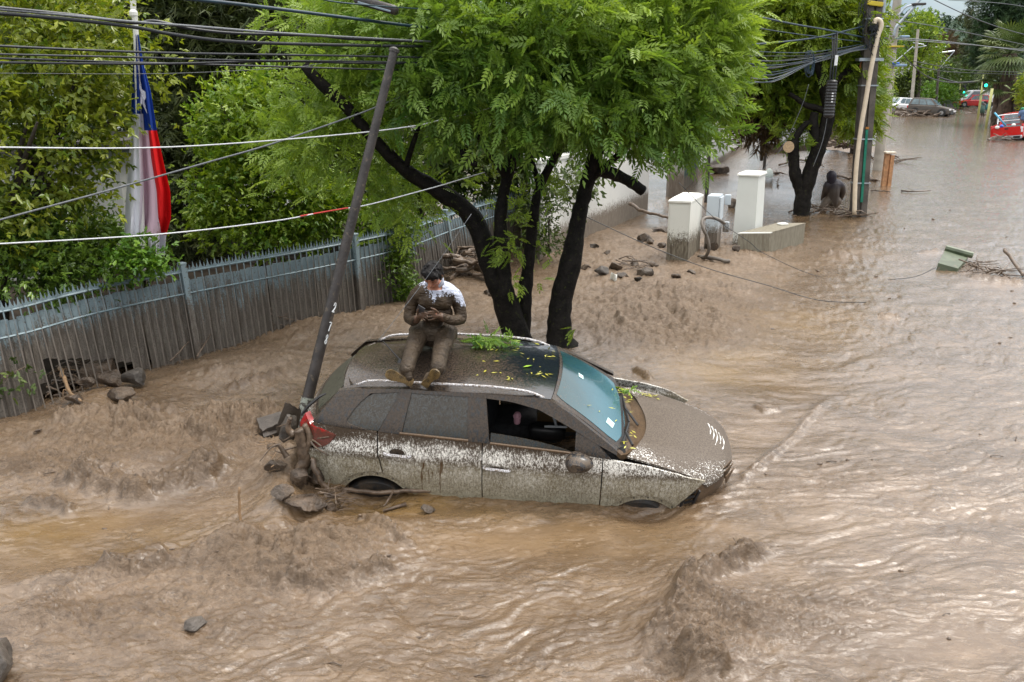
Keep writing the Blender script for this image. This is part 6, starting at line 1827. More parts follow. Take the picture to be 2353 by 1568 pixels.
# inside
MB().box((0.0, 0, .36), (3.6, 1.5, .06)).box((1.3, 0, .62), (1.1, 1.16, .5), bev=.05).build('floor_pan', dark_in, car, local=True)
MB().box((-1.25, 0, .72), (1.3, 1.30, .7), bev=.05).build('luggage_space', dark_in, car, local=True)
dsh = MB().box((.86, 0, .98), (.42, 1.34, .22), Euler((0, .12, 0)), bev=.06).build('dashboard', dark_in, car, True, 40, local=True)
MB().lathe([(.175, 0), (.19, .015), (.175, .03), (.16, .015)], (.50, .36, 1.03), 24, Euler((0, R(-62), 0)).to_matrix()).build('steering_wheel', black_m, car, True, 40, local=True)
for sy in (-.36, .36):
    for sx, nm in ((-.05, 'front_seat'), (-.95, 'rear_seat')):
        st = MB().box((sx, sy, .70), (.50, .50, .18), Euler((0, -.1, 0)), bev=.05).box((sx - .30, sy, 1.0), (.16, .48, .58), Euler((0, -.22, 0)), bev=.06).build(nm, seat_m, car, True, 50, local=True)
        MB().box((sx - .39, sy, 1.36), (.10, .26, .17), Euler((0, -.2, 0)), bev=.04).build('headrest', seat_m, st, True, 50, local=True)
pale_pl = simple('pale_grey_plastic', (.5, .52, .53), .4, .1)
MB().box((.33, -.06, .86), (.36, .16, .14), bev=.03).build('console', black_m, car, True, 50, local=True)
MB().tube([(.42, -.05, .9), (.38, -.06, 1.06)], [.012, .02], 8).tube([(.30, -.12, .95), (.52, -.16, .985)], .012, 6).build('gear_lever', pale_pl, car, True, 50, local=True)
pink_m = simple('pink_plastic', (.62, .33, .38), .35, .1)
MB().lathe([(.030, 0), (.034, .02), (.034, .10), (.026, .115)], (.03, -.16, .99), 14).tube([(.03 + .036 * math.sin(a), -.2, 1.09 + .03 * math.cos(a)) for a in np.linspace(0, 2 * math.pi, 10)], .006, 5).build('drinking_bottle', pink_m, car, True, 50, local=True)
MB().tube([(-.3, -.60, 1.40), (-.28, -.62, 1.2), (-.2, -.58, .9)], .015, 6, flat=.3).build('seat_belt', black_m, car, local=True)


def roof_pt(x, y, dz=0):
    """a point on the car roof, in the place"""
    w = float(ytop(x)); q = max(-1, min(1, y / w))
    return CAR_M @ Vector((x, y, float(roofz(x)) - .052 * abs(q) ** 2.6 + dz))
# ---------------------------------------------------------------- vehicles far off
glass_far = simple('car_glass', (.10, .15, .17), .08, .3, 3, spec=.7)
glass_dk = simple('dark_car_glass', (.012, .014, .016), .1, .3, 3)
tyre_far = simple('far_tyre', (.02, .018, .016), .8)
rim_far = simple('far_rim', (.30, .29, .28), .4, .2, metal=.6)
white_car = mud_over('white_car_paint', (.74, .76, .77), (.16, .125, .09), (.10, .08, .06), .34, .2, .6, 3, region=lambda t: t.step(t.xyz()[2], 1.0, .3))
grey_car = mud_over('mud_grey_car_paint', (.10, .10, .105), (.115, .10, .085), (.08, .068, .056), .66, .25, .6, 4)
brown_car = mud_over('mud_brown_car_paint', (.10, .06, .05), (.135, .09, .065), (.09, .06, .045), .8, .3, .6, 3)
red_car = mud_over('red_car_paint', (.56, .012, .012), (.15, .10, .075), (.10, .07, .05), .16, .2, .5, 4, coat=.6)
lampw = simple('clear_headlamp', (.72, .74, .76), .1, .1)
lampr = simple('red_rear_lamp', (.5, .01, .01), .15, .1)


def far_car(name, label, pos, yaw, L, W, H, m, kind='estate', tilt=(0, 0), group='vehicles stranded at the crossing', gl=None, cat='car'):
    c = thing(name, label, cat, pos, (tilt[0], tilt[1], yaw), group)
    hl, hw = L / 2, W / 2
    zb = H * .60
    def ring(x, z0, z1, w):
        b = .10
        return [(x, -w * .94, z0), (x, -w, z0 + b), (x, -w, z1 - b), (x, -w * .9, z1), (x, w * .9, z1), (x, w, z1 - b), (x, w, z0 + b), (x, w * .94, z0)]
    st = {'estate': [(-hl, .38, zb * .86, hw * .80), (-hl + .12, .26, zb, hw * .95), (-hl * .5, .22, zb, hw), (hl * .35, .22, zb, hw), (hl * .62, .22, zb * .93, hw * .97), (hl - .18, .26, zb * .80, hw * .90), (hl, .36, zb * .66, hw * .72)],
          'van': [(-hl, .3, zb, hw * .94), (-hl + .1, .25, zb, hw), (hl * .6, .25, zb, hw), (hl - .15, .28, zb * .86, hw * .93), (hl, .36, zb * .7, hw * .8)],
          'pickup': [(-hl, .42, zb * .98, hw * .94), (-hl + .06, .36, zb, hw), (hl * .3, .32, zb, hw), (hl * .72, .32, zb * .95, hw * .97), (hl - .1, .34, zb * .84, hw * .9), (hl, .42, zb * .7, hw * .8)]}[kind]
    mb = MB(); R_ = [ring(*s_) for s_ in st]
    mb.grid([r + [r[0]] for r in R_]); mb.add(R_[0], [tuple(range(8))]); mb.add(R_[-1], [tuple(range(8))])
    mb.build('body', m, c, True, 30, local=True)
    cx0, cx1, tx0, tx1 = {'estate': (-hl + .10, hl * .42, -hl + .42, hl * .06), 'van': (-hl + .04, hl * .80, -hl + .12, hl * .42), 'pickup': (-hl * .22, hl * .48, -hl * .12, hl * .22)}[kind]
    wt = hw * .74
    lo = [(cx0, -hw * .93, zb - .01), (cx1, -hw * .9, zb - .01), (cx1, hw * .9, zb - .01), (cx0, hw * .93, zb - .01)]
    hi = [(tx0, -wt, H), (tx1, -wt, H), (tx1, wt, H), (tx0, wt, H)]
    gp = gl or glass_far
    roof = [Vector(p) + Vector((0, 0, .0)) for p in hi]
    MB().add(lo + [(p[0], p[1], p[2] - .02) for p in hi], [(0, 1, 2, 3), (4, 5, 6, 7), (0, 1, 5, 4), (1, 2, 6, 5), (2, 3, 7, 6), (3, 0, 4, 7)]).build('cabin', m, c, True, 20, local=True)
    MB().slab([[(tx0 + (tx1 - tx0) * i, wt * j * 1.0, H + .05 - .05 * j * j - .03 * (2 * i - 1) ** 2) for j in np.linspace(-1, 1, 7)] for i in np.linspace(0, 1, 6)], (0, 0, -.05)).build('roof', m, c, True, 50, local=True)
    def pane(a, b, d, e, nm, out, ins=.06):
        q = [Vector(lo[a]) if k < 4 else None for k in (0,)]
        P0, P1, P2, P3 = Vector(lo[a]), Vector(lo[b]), Vector(hi[b]), Vector(hi[a])
        u0, u1 = d, e
        A = P0.lerp(P1, u0); B = P0.lerp(P1, u1); C_ = P3.lerp(P2, u1); D_ = P3.lerp(P2, u0)
        A2, D2 = A.lerp(D_, .08), A.lerp(D_, .86); B2, C2 = B.lerp(C_, .08), B.lerp(C_, .86)
        o = Vector(out)
        MB().prism([A2 + o * .004, B2 + o * .004, C2 + o * .004, D2 + o * .004], o * .012).build(nm, gp, c, local=True)
    pane(1, 2, .07, .93, 'windscreen', (.7, 0, .7)); pane(3, 0, .1, .9, 'rear_window', (-.9, 0, .3))
    cuts = {'estate': ((.08, .34), (.37, .62), (.65, .90)), 'van': ((.62, .92),), 'pickup': ((.08, .44), (.48, .88))}[kind]
    for a_, b_ in cuts:
        pane(0, 1, a_, b_, 'side_window', (0, -1, .3)); pane(2, 3, 1 - b_, 1 - a_, 'side_window', (0, 1, .3))
    r = .36 if kind != 'van' else .33
    for sx in (-hl * .60, hl * .62):
        for sy in (-1, 1):
            w = MB().lathe([(r * .62, -.10), (r * .95, -.11), (r, -.07), (r, .07), (r * .95, .11), (r * .62, .10)], (sx, sy * (hw - .08), r), 18, Euler((R(90), 0, 0)).to_matrix()).build('wheel', tyre_far, c, True, 40, local=True)
            MB().lathe([(.02, -.02), (r * .58, -.02), (r * .60, 0), (r * .58, .02), (.02, .02)], (sx, sy * (hw + .02), r), 14, Euler((R(90), 0, 0)).to_matrix()).build('rim', rim_far, w, local=True)
            MB().lathe([(.01, -.008), (r + .06, -.008), (r + .07, .0), (r + .06, .008), (.01, .008)], (sx, sy * (hw - .012 + .015), r + .01), 18, Euler((R(90), 0, 0)).to_matrix()).build('wheel_arch', blk, c, local=True)
    for sy in (-1, 1):
        MB().box((hl - .13, sy * hw * .66, zb * .66), (.24, .38, .15), Euler((0, 0, sy * -.35)), bev=.03).build('headlight', lampw, c, local=True)
        MB().box((-hl + .06, sy * hw * .80, zb * .78), (.16, .22, .26), bev=.03).build('rear_lamp', lampr, c, local=True)
        MB().box((cx1 - .25, sy * (hw + .08), zb + .08), (.16, .22, .15), bev=.05).build('door_mirror', m, c, True, 50, local=True)
    MB().box((hl - .04, 0, zb * .52), (.12, hw * 1.1, .16), bev=.03).build('grille', blk, c, local=True)
    MB().box((hl - .04, 0, .36), (.16, hw * 1.6, .22), bev=.05).build('front_bumper', blk if kind != 'pickup' else m, c, local=True)
    return c


def at_F(x, y): return G(*ZF(x, y))
far_car('suv', 'white estate car half buried in branches, leftmost of the wrecks', at_F(440, 628) + Vector((.3, 2.5, .1)), R(200), 4.4, 1.85, 1.75, white_car, tilt=(0, R(-3)))
far_car('van', 'white van with its rear crushed, between the white and grey wrecks', at_F(650, 600) + Vector((0, 7, .1)), R(160), 4.8, 1.9, 1.95, white_car, 'van')
far_car('suv', 'grey mud-coated car with open black side windows at the front of the pile', at_F(990, 660) + Vector((-.2, 1.6, .05)), R(-38), 4.5, 1.85, 1.80, grey_car, tilt=(R(-2), R(2)), gl=None)
far_car('car', 'low brown mud-coated car pushed against the grey wreck', at_F(1210, 650) + Vector((-.1, 4.0, -.1)), R(-30), 4.3, 1.8, 1.5, brown_car, tilt=(0, R(3)))
far_car('pickup_truck', 'white pick-up cab showing above the wrecked cars', at_F(960, 555) + Vector((0, 12, .5)), R(75), 5.0, 1.9, 2.2, white_car, 'pickup', cat='pick-up')
far_car('suv', 'red estate car parked clear of the flood beyond the crossing', at_F(1510, 532) + Vector((0, 0, .2)), R(180), 4.6, 1.85, 1.65, red_car)
far_car('van', 'white van standing behind the person in the green poncho', at_F(1760, 540) + Vector((0, 3, .2)), R(178), 4.9, 1.95, 2.25, white_car, 'van')
far_car('car', 'pale car half hidden behind the concrete pole', at_F(60, 585) + Vector((0, 3, .1)), R(100), 4.2, 1.8, 1.6, white_car)

# red pick-up stuck at the right edge, tail towards us
pk = far_car('pickup_truck', 'red pick-up with a steel roll bar tipped into the mud at the right edge', G(*ZF(2210, 1035)) + Vector((1.15, 2.0, -.15)), R(82), 5.2, 1.9, 1.85, red_car, 'pickup', (R(0), R(0)), None, cat='pick-up')
pk.rotation_euler = (Matrix.Rotation(R(-9), 3, 'Y') @ Matrix.Rotation(R(50), 3, 'Z') @ Matrix.Rotation(R(3), 3, 'Y')).to_euler()
hl, hw = 2.6, .95
inside = simple('dark_bed_liner', (.03, .03, .032), .7)
MB().box((-1.72, 0, 1.118), (1.55, 1.6, .012)).build('bed_floor', inside, pk, local=True)
for sy in (-1, 1): MB().box((-1.70, sy * .90, 1.18), (1.72, .09, .13), bev=.02).build('bed_side', red_car, pk, local=True)
MB().box((-2.60, 0, .86), (.05, 1.62, .52), bev=.02).build('tailgate', red_car, pk, local=True)
MB().box((-2.635, 0, 1.02), (.03, .22, .07), bev=.01).build('tailgate_handle', blk, pk, local=True)
MB().box((-2.68, 0, .46), (.16, 1.85, .20), bev=.04).build('rear_bumper', steel_m, pk, local=True)
for sy in (-1, 1): MB().box((-2.70, sy * .62, .46), (.15, .42, .14), bev=.02).build('bumper_step', blk, pk, local=True)
for sy in (-1, 1): MB().box((-2.58, sy * .86, .92), (.08, .14, .34), bev=.02).build('tail_lamp', lampr if sy > 0 else lampw, pk, local=True)
barm = simple('polished_steel_tube', (.72, .73, .74), .18, .05, metal=.9)
MB().tube(smooth_pts([(-1.05, -.86, 1.15), (-.85, -.84, 1.70), (-.82, -.70, 1.80), (-.82, .70, 1.80), (-.85, .84, 1.70), (-1.05, .86, 1.15)], 4), .045, 8).build('roll_bar', barm, pk, True, local=True)
for zz in (1.42, 1.58): MB().tube([(-.92, -.84, zz), (-.92, .84, zz)], .025, 6).build('cross_bar', barm, pk, local=True)
p0 = AT(*ZF(2068, 808), pk.location.y - 1.4); p1 = AT(*ZF(1888, 598), pk.location.y - 1.1)
o = MB().tube([p0, p1], .055, 8).build('broom_pole', simple('light_blue_pole', (.10, .42, .62), .4, .05), None, True); tag(o, 'light blue pole leaning out of the red pick-up bed', 'pole')
for (x, y, s, m_, nm, lab) in ((1930, 828, .22, whitepole, 'white_sack', 'white sack in the left corner of the red pick-up bed'), (2000, 808, .20, simple('blue_plastic', (.04, .12, .55), .5), 'blue_bucket', 'blue bucket lying in the red pick-up bed'), (2190, 790, .22, whitepole, 'white_sack', 'white sack in the right part of the red pick-up bed')):
    c = AT(*ZF(x, y), pk.location.y - 1.7)
    me_ = MB().lathe([(s * .3, -s * .5), (s * .55, -s * .3), (s * .6, 0), (s * .45, s * .3), (s * .2, s * .42)], c, 10).build(nm, m_, None, True)
    tag(me_, lab, 'sack' if 'sack' in nm else 'bucket')

# palms
pm_tr = simple('shaggy_palm_trunk', (.085, .058, .040), .9, .5, 2.5, 1.0, 9)
def palm(label, x0, y0, x1, y1, Y, r, seed, n=30, fr=2.6):
    rg = random.Random(seed)
    b, t_ = AT(*ZF(x0, y0), Y), AT(*ZF(x1, y1), Y)
    b = Vector((b.x, b.y, -.3))
    p = thing('palm_tree', label, 'palm tree', b)
    pts = smooth_pts([b, b.lerp(t_, .5) + Vector((.1, 0, 0)), t_], 8)
    mb = MB().tube(pts, [r * (1.05 - .15 * i / len(pts)) * (1 + rg.uniform(-.06, .06)) for i in range(len(pts))], 14, jit=.10, rng=rg)
    mb.build('trunk', pm_tr, p)
    for k in range(n):
        az = rg.uniform(0, 2 * math.pi); el = rg.uniform(-.75, 1.25)
        d = Vector((math.cos(az) * math.cos(el), math.sin(az) * math.cos(el), math.sin(el)))
        L = fr * rg.uniform(.75, 1.05)
        mid = t_ + d * L * .55; 
        V, F = [], []
        sd_ = d.cross(Vector((0, 0, 1))).normalized(); upn = sd_.cross(d)
        mb = MB().tube([t_, mid], .03, 4)
        nb2 = 17
        for j in range(nb2):
            a = (j / (nb2 - 1) - .5) * 2 * R(105)
            dd = d * math.cos(a) + sd_ * math.sin(a)
            l = L * .52 * (1 - .25 * abs(a) / R(105))
            w = sd_ * math.cos(a) * .055 - d * math.sin(a) * .055
            e = mid + dd * l + Vector((0, 0, -.28 * l * (.6 + .4 * rg.random())))
            m1 = mid + dd * l * .55
            mb.add([mid, m1 + w, e, m1 - w, m1 + upn * .03], [(0, 1, 4), (1, 2, 4), (2, 3, 4), (3, 0, 4)])
        me_ = mb.mesh('frond')
        at = me_.attributes.new('tint', 'FLOAT', 'POINT')
        tv = rg.random() * (.8 if el > -.2 else 1)
        at.data.foreach_set('value', np.full(len(me_.vertices), tv, np.float32))
        link('frond', me_, palm_m, p)
palm('fan palm with a thick shaggy trunk, right one of the pair by the red pick-up', 2050, 690, 2125, -330, 78, .60, 1, 56, 3.3)
palm('fan palm with a thick shaggy trunk, left one of the pair by the red pick-up', 1915, 690, 1955, 120, 79, .42, 2, 26, 2.0)
palm('small fan palm at the right edge above the red pick-up', 2240, 600, 2250, 300, 74, .25, 3, 14, 1.5)
# ---------------------------------------------------------------- people
class Blob:
    def __init__(s): s.mb = MB()

    def cap(s, pts, rad, n=14, k=4, flat=1.0):
        p = smooth_pts(pts, k) if len(pts) > 2 else [Vector(pts[0]).lerp(Vector(pts[1]), i / 4) for i in range(5)]
        m = len(p)
        r = np.interp(np.linspace(0, 1, m), np.linspace(0, 1, len(rad)), rad)
        s.mb.tube(p, list(r), n, flat=flat)
        for q, rr in ((p[0], r[0]), (p[-1], r[-1])): s.ell(q, (rr, rr, rr), None, 10)
        return s

    def ell(s, c, r, M=None, n=16):
        prof = [(math.sin(a), math.cos(a)) for a in np.linspace(math.pi - .02, .02, n // 2 + 1)]
        S = Matrix.Diagonal(Vector(r))
        s.mb.lathe(prof, c, n, (M @ S) if M is not None else S)
        return s

    def mesh(s, name, voxel, smooth=6, factor=.5):
        me = s.mb.mesh(name)
        o = bpy.data.objects.new('tmp', me); COL.objects.link(o)
        a = o.modifiers.new('r', 'REMESH'); a.mode = 'VOXEL'; a.voxel_size = voxel; a.use_smooth_shade = True
        b = o.modifiers.new('s', 'SMOOTH'); b.iterations = smooth; b.factor = factor
        dg = bpy.context.evaluated_depsgraph_get(); dg.update()
        r = bpy.data.meshes.new_from_object(o.evaluated_get(dg))
        bpy.data.objects.remove(o); bpy.data.meshes.remove(me)
        r.name = name
        r.polygons.foreach_set('use_smooth', [True] * len(r.polygons))
        return r


def vget(me):
    co = np.empty(len(me.vertices) * 3, np.float32); me.vertices.foreach_get('co', co)
    no = np.empty(len(me.vertices) * 3, np.float32); me.vertices.foreach_get('normal', no)
    return co.reshape(-1, 3), no.reshape(-1, 3)


Z4 = lambda x, y: (861.7 + x * .22707, 563 + y * .22707)
CAR_MI = CAR_M.inverted()


def L4(x, y, yl):
    """a point of the man seen at close-up pixel x, y, in the upright plane yl of the car; car coordinates"""
    u, v = Z4(x, y)
    d = CAR_MI.to_3x3() @ ray(u, v); c = CAR_MI @ EYE
    return c + d * ((yl - c.y) / d.y)


man = thing('person', 'man in mud-soaked shirt and trousers sitting on the car roof, holding a phone', 'person', roof_pt(-.85, .24))
W4 = lambda x, y, yl: CAR_M @ L4(x, y, yl)
B = Blob()
# trunk
B.cap([W4(590, 880, .25), W4(590, 800, .26), W4(600, 680, .24), W4(608, 560, .22), W4(612, 480, .20)], [.160, .138, .140, .158, .13], flat=.72)
B.cap([W4(455, 500, .20), W4(520, 470, .20), W4(612, 462, .21), W4(710, 475, .20), W4(775, 510, .20)], [.085, .098, .105, .098, .085])
B.cap([W4(530, 560, .16), W4(610, 555, .155), W4(695, 565, .16)], [.095, .105, .095])
B.cap([W4(540, 680, .18), W4(610, 680, .175), W4(690, 685, .18)], [.095, .105, .095])
B.cap([W4(606, 470, .19), W4(602, 380, .14)], [.062, .058])
# arms
B.cap([W4(425, 505, .21), W4(375, 600, .21), W4(345, 720, .17)], [.072, .064, .055])
B.cap([W4(345, 735, .17), W4(385, 768, .06), W4(428, 745, -.04)], [.056, .049, .036])
B.cap([W4(805, 515, .21), W4(850, 610, .21), W4(872, 735, .17)], [.072, .064, .055])
B.cap([W4(872, 745, .17), W4(790, 765, .06), W4(668, 725, -.05)], [.056, .049, .036])
# hips and legs
B.cap([W4(455, 885, .27), W4(590, 880, .27), W4(725, 890, .27)], [.115, .12, .115])
B.cap([W4(460, 880, .24), W4(425, 960, .06), W4(385, 1060, -.12)], [.105, .092, .076])
B.cap([W4(385, 1060, -.12), W4(350, 1150, -.32), W4(325, 1265, -.52)], [.078, .070, .058])
B.cap([W4(725, 885, .24), W4(700, 970, .06), W4(668, 1065, -.12)], [.105, .094, .078])
B.cap([W4(668, 1065, -.12), W4(655, 1150, -.32), W4(640, 1250, -.52)], [.080, .072, .060])
# feet (in shoes)
B.cap([W4(325, 1275, -.54), W4(345, 1345, -.585)], [.042, .034]); B.cap([W4(635, 1262, -.54), W4(545, 1365, -.585)], [.042, .034])
B.cap([W4(340, 1190, -.42), W4(322, 1268, -.53)], [.066, .068]); B.cap([W4(648, 1180, -.42), W4(640, 1252, -.53)], [.066, .070])
# head
hc = CAR_M @ (L4(585, 285, .075))
hf = (CAR_M.to_3x3() @ Vector((-.20, -.84, -.62))).normalized()
hu0 = CAR_M.to_3x3() @ Vector((.02, -.45, .9)); hr = hf.cross(hu0).normalized(); hu = hr.cross(hf).normalized()
HM = Matrix((hr, hf, hu)).transposed()
hp = lambda x, y, z: hc + HM @ Vector((x, y, z))
B.ell(hc, (.080, .098, .100), HM, 20)
B.ell(hp(0, .030, -.055), (.062, .066, .075), HM, 18)
B.ell(hp(0, .072, -.105), (.030, .026, .022), HM, 12)
B.cap([hp(0, .098, .005), hp(0, .108, -.022), hp(0, .124, -.046)], [.011, .012, .0165], 10)
B.ell(hp(-.013, .108, -.047), (.011, .012, .009), HM, 10); B.ell(hp(.013, .108, -.047), (.011, .012, .009), HM, 10)
B.cap([hp(-.045, .080, .022), hp(0, .096, .018), hp(.045, .080, .022)], [.012, .013, .012], 10)
B.cap([hp(-.020, .096, -.076), hp(0, .102, -.073), hp(.020, .096, -.076)], [.007, .0085, .007], 8)
B.cap([hp(-.018, .093, -.088), hp(0, .099, -.090), hp(.018, .093, -.088)], [.007, .009, .007], 8)
for sx in (-1, 1):
    B.ell(hp(sx * .042, .070, -.038), (.024, .022, .022), HM, 12)
    B.ell(hp(sx * .080, -.008, -.015), (.012, .020, .030), HM, 12)
    B.ell(hp(sx * .031, .084, .000), (.013, .009, .010), HM, 10)
# hands: right one under the phone (left in view), left one in front
fing = []
def finger(p, r0=.0105, r1=.0082): B.cap([W4(*q) for q in p], [r0, (r0 + r1) / 2, r1], 9, 3)
B.cap([W4(428, 748, -.05), W4(452, 728, -.075), W4(470, 708, -.085)], [.030, .037, .034], 12, flat=.62)
finger([(470, 688, -.10), (505, 684, -.125), (528, 700, -.13)])
finger([(476, 706, -.10), (512, 708, -.13), (534, 724, -.135)])
finger([(474, 726, -.10), (508, 734, -.13), (526, 748, -.13)])
finger([(466, 744, -.095), (494, 757, -.12), (508, 768, -.12)], .0095, .0075)
finger([(436, 715, -.09), (428, 676, -.115), (442, 646, -.125)], .0125, .009)
B.cap([W4(668, 728, -.055), W4(635, 718, -.085), W4(612, 714, -.10)], [.031, .039, .036], 12, flat=.62)
finger([(604, 682, -.12), (564, 674, -.15), (530, 682, -.15)])
finger([(598, 702, -.125), (556, 698, -.155), (520, 704, -.155)])
finger([(600, 724, -.125), (560, 728, -.155), (526, 732, -.15)])
finger([(606, 745, -.12), (572, 757, -.145), (542, 762, -.14)], .0095, .0075)
finger([(640, 688, -.10), (606, 656, -.13), (566, 640, -.135)], .0125, .009)
bm_ = B.mesh('person_body', .0058, 9, .5)
co, no = vget(bm_)
cl = np.array([tuple(CAR_MI @ Vector(p)) for p in co])
# close-up pixel of every vertex
d_ = co - np.array(EYE); zc_ = d_ @ np.array(_fw)
px = ((1176.5 + 2000 * d_[:, 0] / zc_) - 861.7) / .22707
py = ((784 - 2000 * (d_ @ np.array(_up)) / zc_) - 563) / .22707
hd = (co - np.array(hc)) @ np.array(HM)
is_head = (np.linalg.norm(hd / [.13, .15, .17], axis=1) < 1) & (cl[:, 2] > 2.22)
is_neck = (cl[:, 2] > 2.235) & (np.abs(px - 606) < 75) & ~is_head
is_hand = (cl[:, 1] < -.035) & (cl[:, 2] > 1.85) & (px > 395) & (px < 690)
is_foot = (cl[:, 1] < -.535) & (cl[:, 2] < 1.72)
trous = (cl[:, 2] < 1.845) & ~is_hand & ~is_foot
cloth_ = ~(is_head | is_neck | is_hand | is_foot)
# creases of the wet cloth
w = np.zeros(len(co))
for f, a in ((9, .0014), (21, .0018), (42, .0013), (80, .0006)):
    n_ = np.array([mnoise.noise(Vector((p[0] * f * .55, p[1] * f * .9, p[2] * f * 1.6))) for p in cl])
    w += a * (1 - np.abs(n_) * 2.6)
knee = np.exp(-((cl[:, 1] + .16) / .16) ** 2) * trous
w += knee * .0011 * np.sin(cl[:, 1] * 85 + 2.5 * np.sin(cl[:, 0] * 30))
hipc = np.exp(-((cl[:, 1] - .12) / .1) ** 2) * trous
w += hipc * .0009 * np.sin((cl[:, 1] + cl[:, 0] * .6) * 100)
elb = (np.exp(-((py - 740) / 70) ** 2) * ((px < 430) | (px > 720))) * ~trous
w += elb * .0012 * np.sin(px * .11 + py * .07)
co2 = co + no * (w * cloth_)[:, None]
bm_.vertices.foreach_set('co', co2.astype(np.float32).ravel())


def in_poly(x, y, poly):
    r = np.zeros(len(x), bool)
    n = len(poly)
    for i in range(n):
        (x0, y0), (x1, y1) = poly[i], poly[(i + 1) % n]
        c = ((y0 > y) != (y1 > y)) & (x < (x1 - x0) * (y - y0) / (y1 - y0 + 1e-9) + x0)
        r ^= c
    return r
def poly_d(x, y, poly):
    d = np.full(len(x), 1e9)
    for i in range(len(poly)):
        (x0, y0), (x1, y1) = poly[i], poly[(i + 1) % len(poly)]
        t = np.clip(((x - x0) * (x1 - x0) + (y - y0) * (y1 - y0)) / ((x1 - x0) ** 2 + (y1 - y0) ** 2), 0, 1)
        d = np.minimum(d, np.hypot(x - x0 - t * (x1 - x0), y - y0 - t * (y1 - y0)))
    return np.where(in_poly(x, y, poly), d, -d)
WP = [(445, 375), (500, 340), (560, 330), (690, 300), (760, 350), (860, 430), (900, 520), (912, 620), (880, 610), (845, 570), (800, 520), (740, 505), (700, 500), (640, 520), (595, 565), (565, 520), (540, 450), (500, 400)]
wh = np.clip(poly_d(px, py, WP) / 110 + .5, 0, 1) * (cl[:, 2] > 1.98) * cloth_
at = bm_.attributes.new('clean', 'FLOAT', 'POINT'); at.data.foreach_set('value', wh.astype(np.float32))
skin_d = (is_hand * 1.0)
at = bm_.attributes.new('dirty', 'FLOAT', 'POINT'); at.data.foreach_set('value', skin_d.astype(np.float32))
def folds(t, sc=(5, 6, 11)):
    """narrow creases of wet cloth"""
    a = t.noise(1, 3, .5, t.map(sc), 1.4)
    r = t.math('ABSOLUTE', t.math('SUBTRACT', a, .5))
    b = t.noise(1, 3, .5, t.map((sc[0] * 2.3, sc[1] * 2.1, sc[2] * 2.2)), 1.2)
    r2 = t.math('ABSOLUTE', t.math('SUBTRACT', b, .5))
    h = t.math('ADD', t.step(r, .0, .10), t.math('MULTIPLY', t.step(r2, .0, .10), .45))
    return t.bump(t.math('ADD', h, t.math('MULTIPLY', t.noise(110, 3), .12)), .42, .012)


t = NT('mud_soaked_shirt')
n = t.noise(70, 5, .75); st_ = t.noise(1, 5, .7, t.map((34, 34, 12)))
k = t.math('ADD', t.attr('clean'), t.math('MULTIPLY', t.math('SUBTRACT', t.math('MULTIPLY_ADD', n, .55, t.math('MULTIPLY', st_, .45)), .5), 3.4))
k = t.step(k, .50, .56)
mc = t.mix(t.step(t.noise(11, 5, .6), .35, .65), (.028, .017, .009), (.058, .038, .021))
c = t.mix(k, mc, (.50, .535, .64))
shirt_m = t.done(t.pbr(c, t.math('MULTIPLY_ADD', k, .2, .56), folds(t), 0, .3))
t = NT('mud_soaked_trousers')
mc = t.mix(t.step(t.noise(9, 5, .6), .35, .65), (.028, .0185, .0105), (.060, .042, .026))
trous_m = t.done(t.pbr(mc, t.step(t.noise(7, 3), .35, .65, (.52, .66)), folds(t, (5, 7, 12)), 0, .3))
t = NT('tanned_skin')
sk = t.mix(t.noise(20, 3), (.30, .125, .072), (.38, .165, .10))
sp2 = t.step(t.math('ADD', t.noise(26, 5, .7), t.math('MULTIPLY', t.attr('dirty'), .26)), .585, .66)
sk = t.mix(t.math('MULTIPLY', sp2, .9), sk, (.060, .038, .022))
xx = t.n('ShaderNodeBsdfPrincipled')
t.put(xx.inputs['Base Color'], sk); xx.inputs['Roughness'].default_value = .5
xx.inputs['Subsurface Weight'].default_value = .12; xx.inputs['Subsurface Radius'].default_value = (.01, .004, .002); xx.inputs['Subsurface Scale'].default_value = .5
skin_m = t.done(xx.outputs[0])
shoe_m = mud_over('shoe_caked_in_mud', (.05, .04, .03), (.10, .072, .045), (.065, .046, .03), .8, .3, .5, 30)
for m_ in (shirt_m, trous_m, skin_m): bm_.materials.append(m_)
fi = np.zeros(len(bm_.polygons), np.int32)
vi = np.where(is_head | is_neck | is_hand, 2, np.where(trous | is_foot, 1, 0))
for p in bm_.polygons: fi[p.index] = vi[p.vertices[0]]
bm_.polygons.foreach_set('material_index', fi)
link('person_body', bm_, None, man)
# hair
Bh = Blob()
Bh.ell(hp(0, -.012, .022), (.092, .102, .096), HM, 22)
rh = random.Random(9)
for k in range(46):
    a = rh.uniform(-1, 1); b = rh.uniform(-.2, 1)
    x0 = a * .075
    f0 = hp(x0, .02 + .06 * b, .105 - .03 * abs(a)); f1 = hp(x0 * 1.05 + rh.uniform(-.01, .01), .085 + .02 * b - .03 * a * a, .075 - .02 * abs(a)); f2 = hp(x0 * 1.08 + rh.uniform(-.012, .012), .098 - .045 * a * a, .034 + rh.uniform(-.008, .01))
    Bh.cap([f0, f1, f2], [.013, .012, .005], 7, 3)
for k in range(50):
    az = rh.uniform(math.pi * .85, math.pi * 2.15); el = rh.uniform(-.25, 1.2)
    d = Vector((math.cos(az) * math.cos(el) * .092, math.sin(az) * math.cos(el) * .104, math.sin(el) * .10))
    Bh.cap([hp(d.x * .9, d.y * .9, d.z * .9 + .03), hp(d.x * 1.03, d.y * 1.02, d.z * 1.02 + .014), hp(d.x * 1.06, d.y * 1.05 + .004, d.z * 1.0 - .012)], [.013, .012, .005], 7, 3)
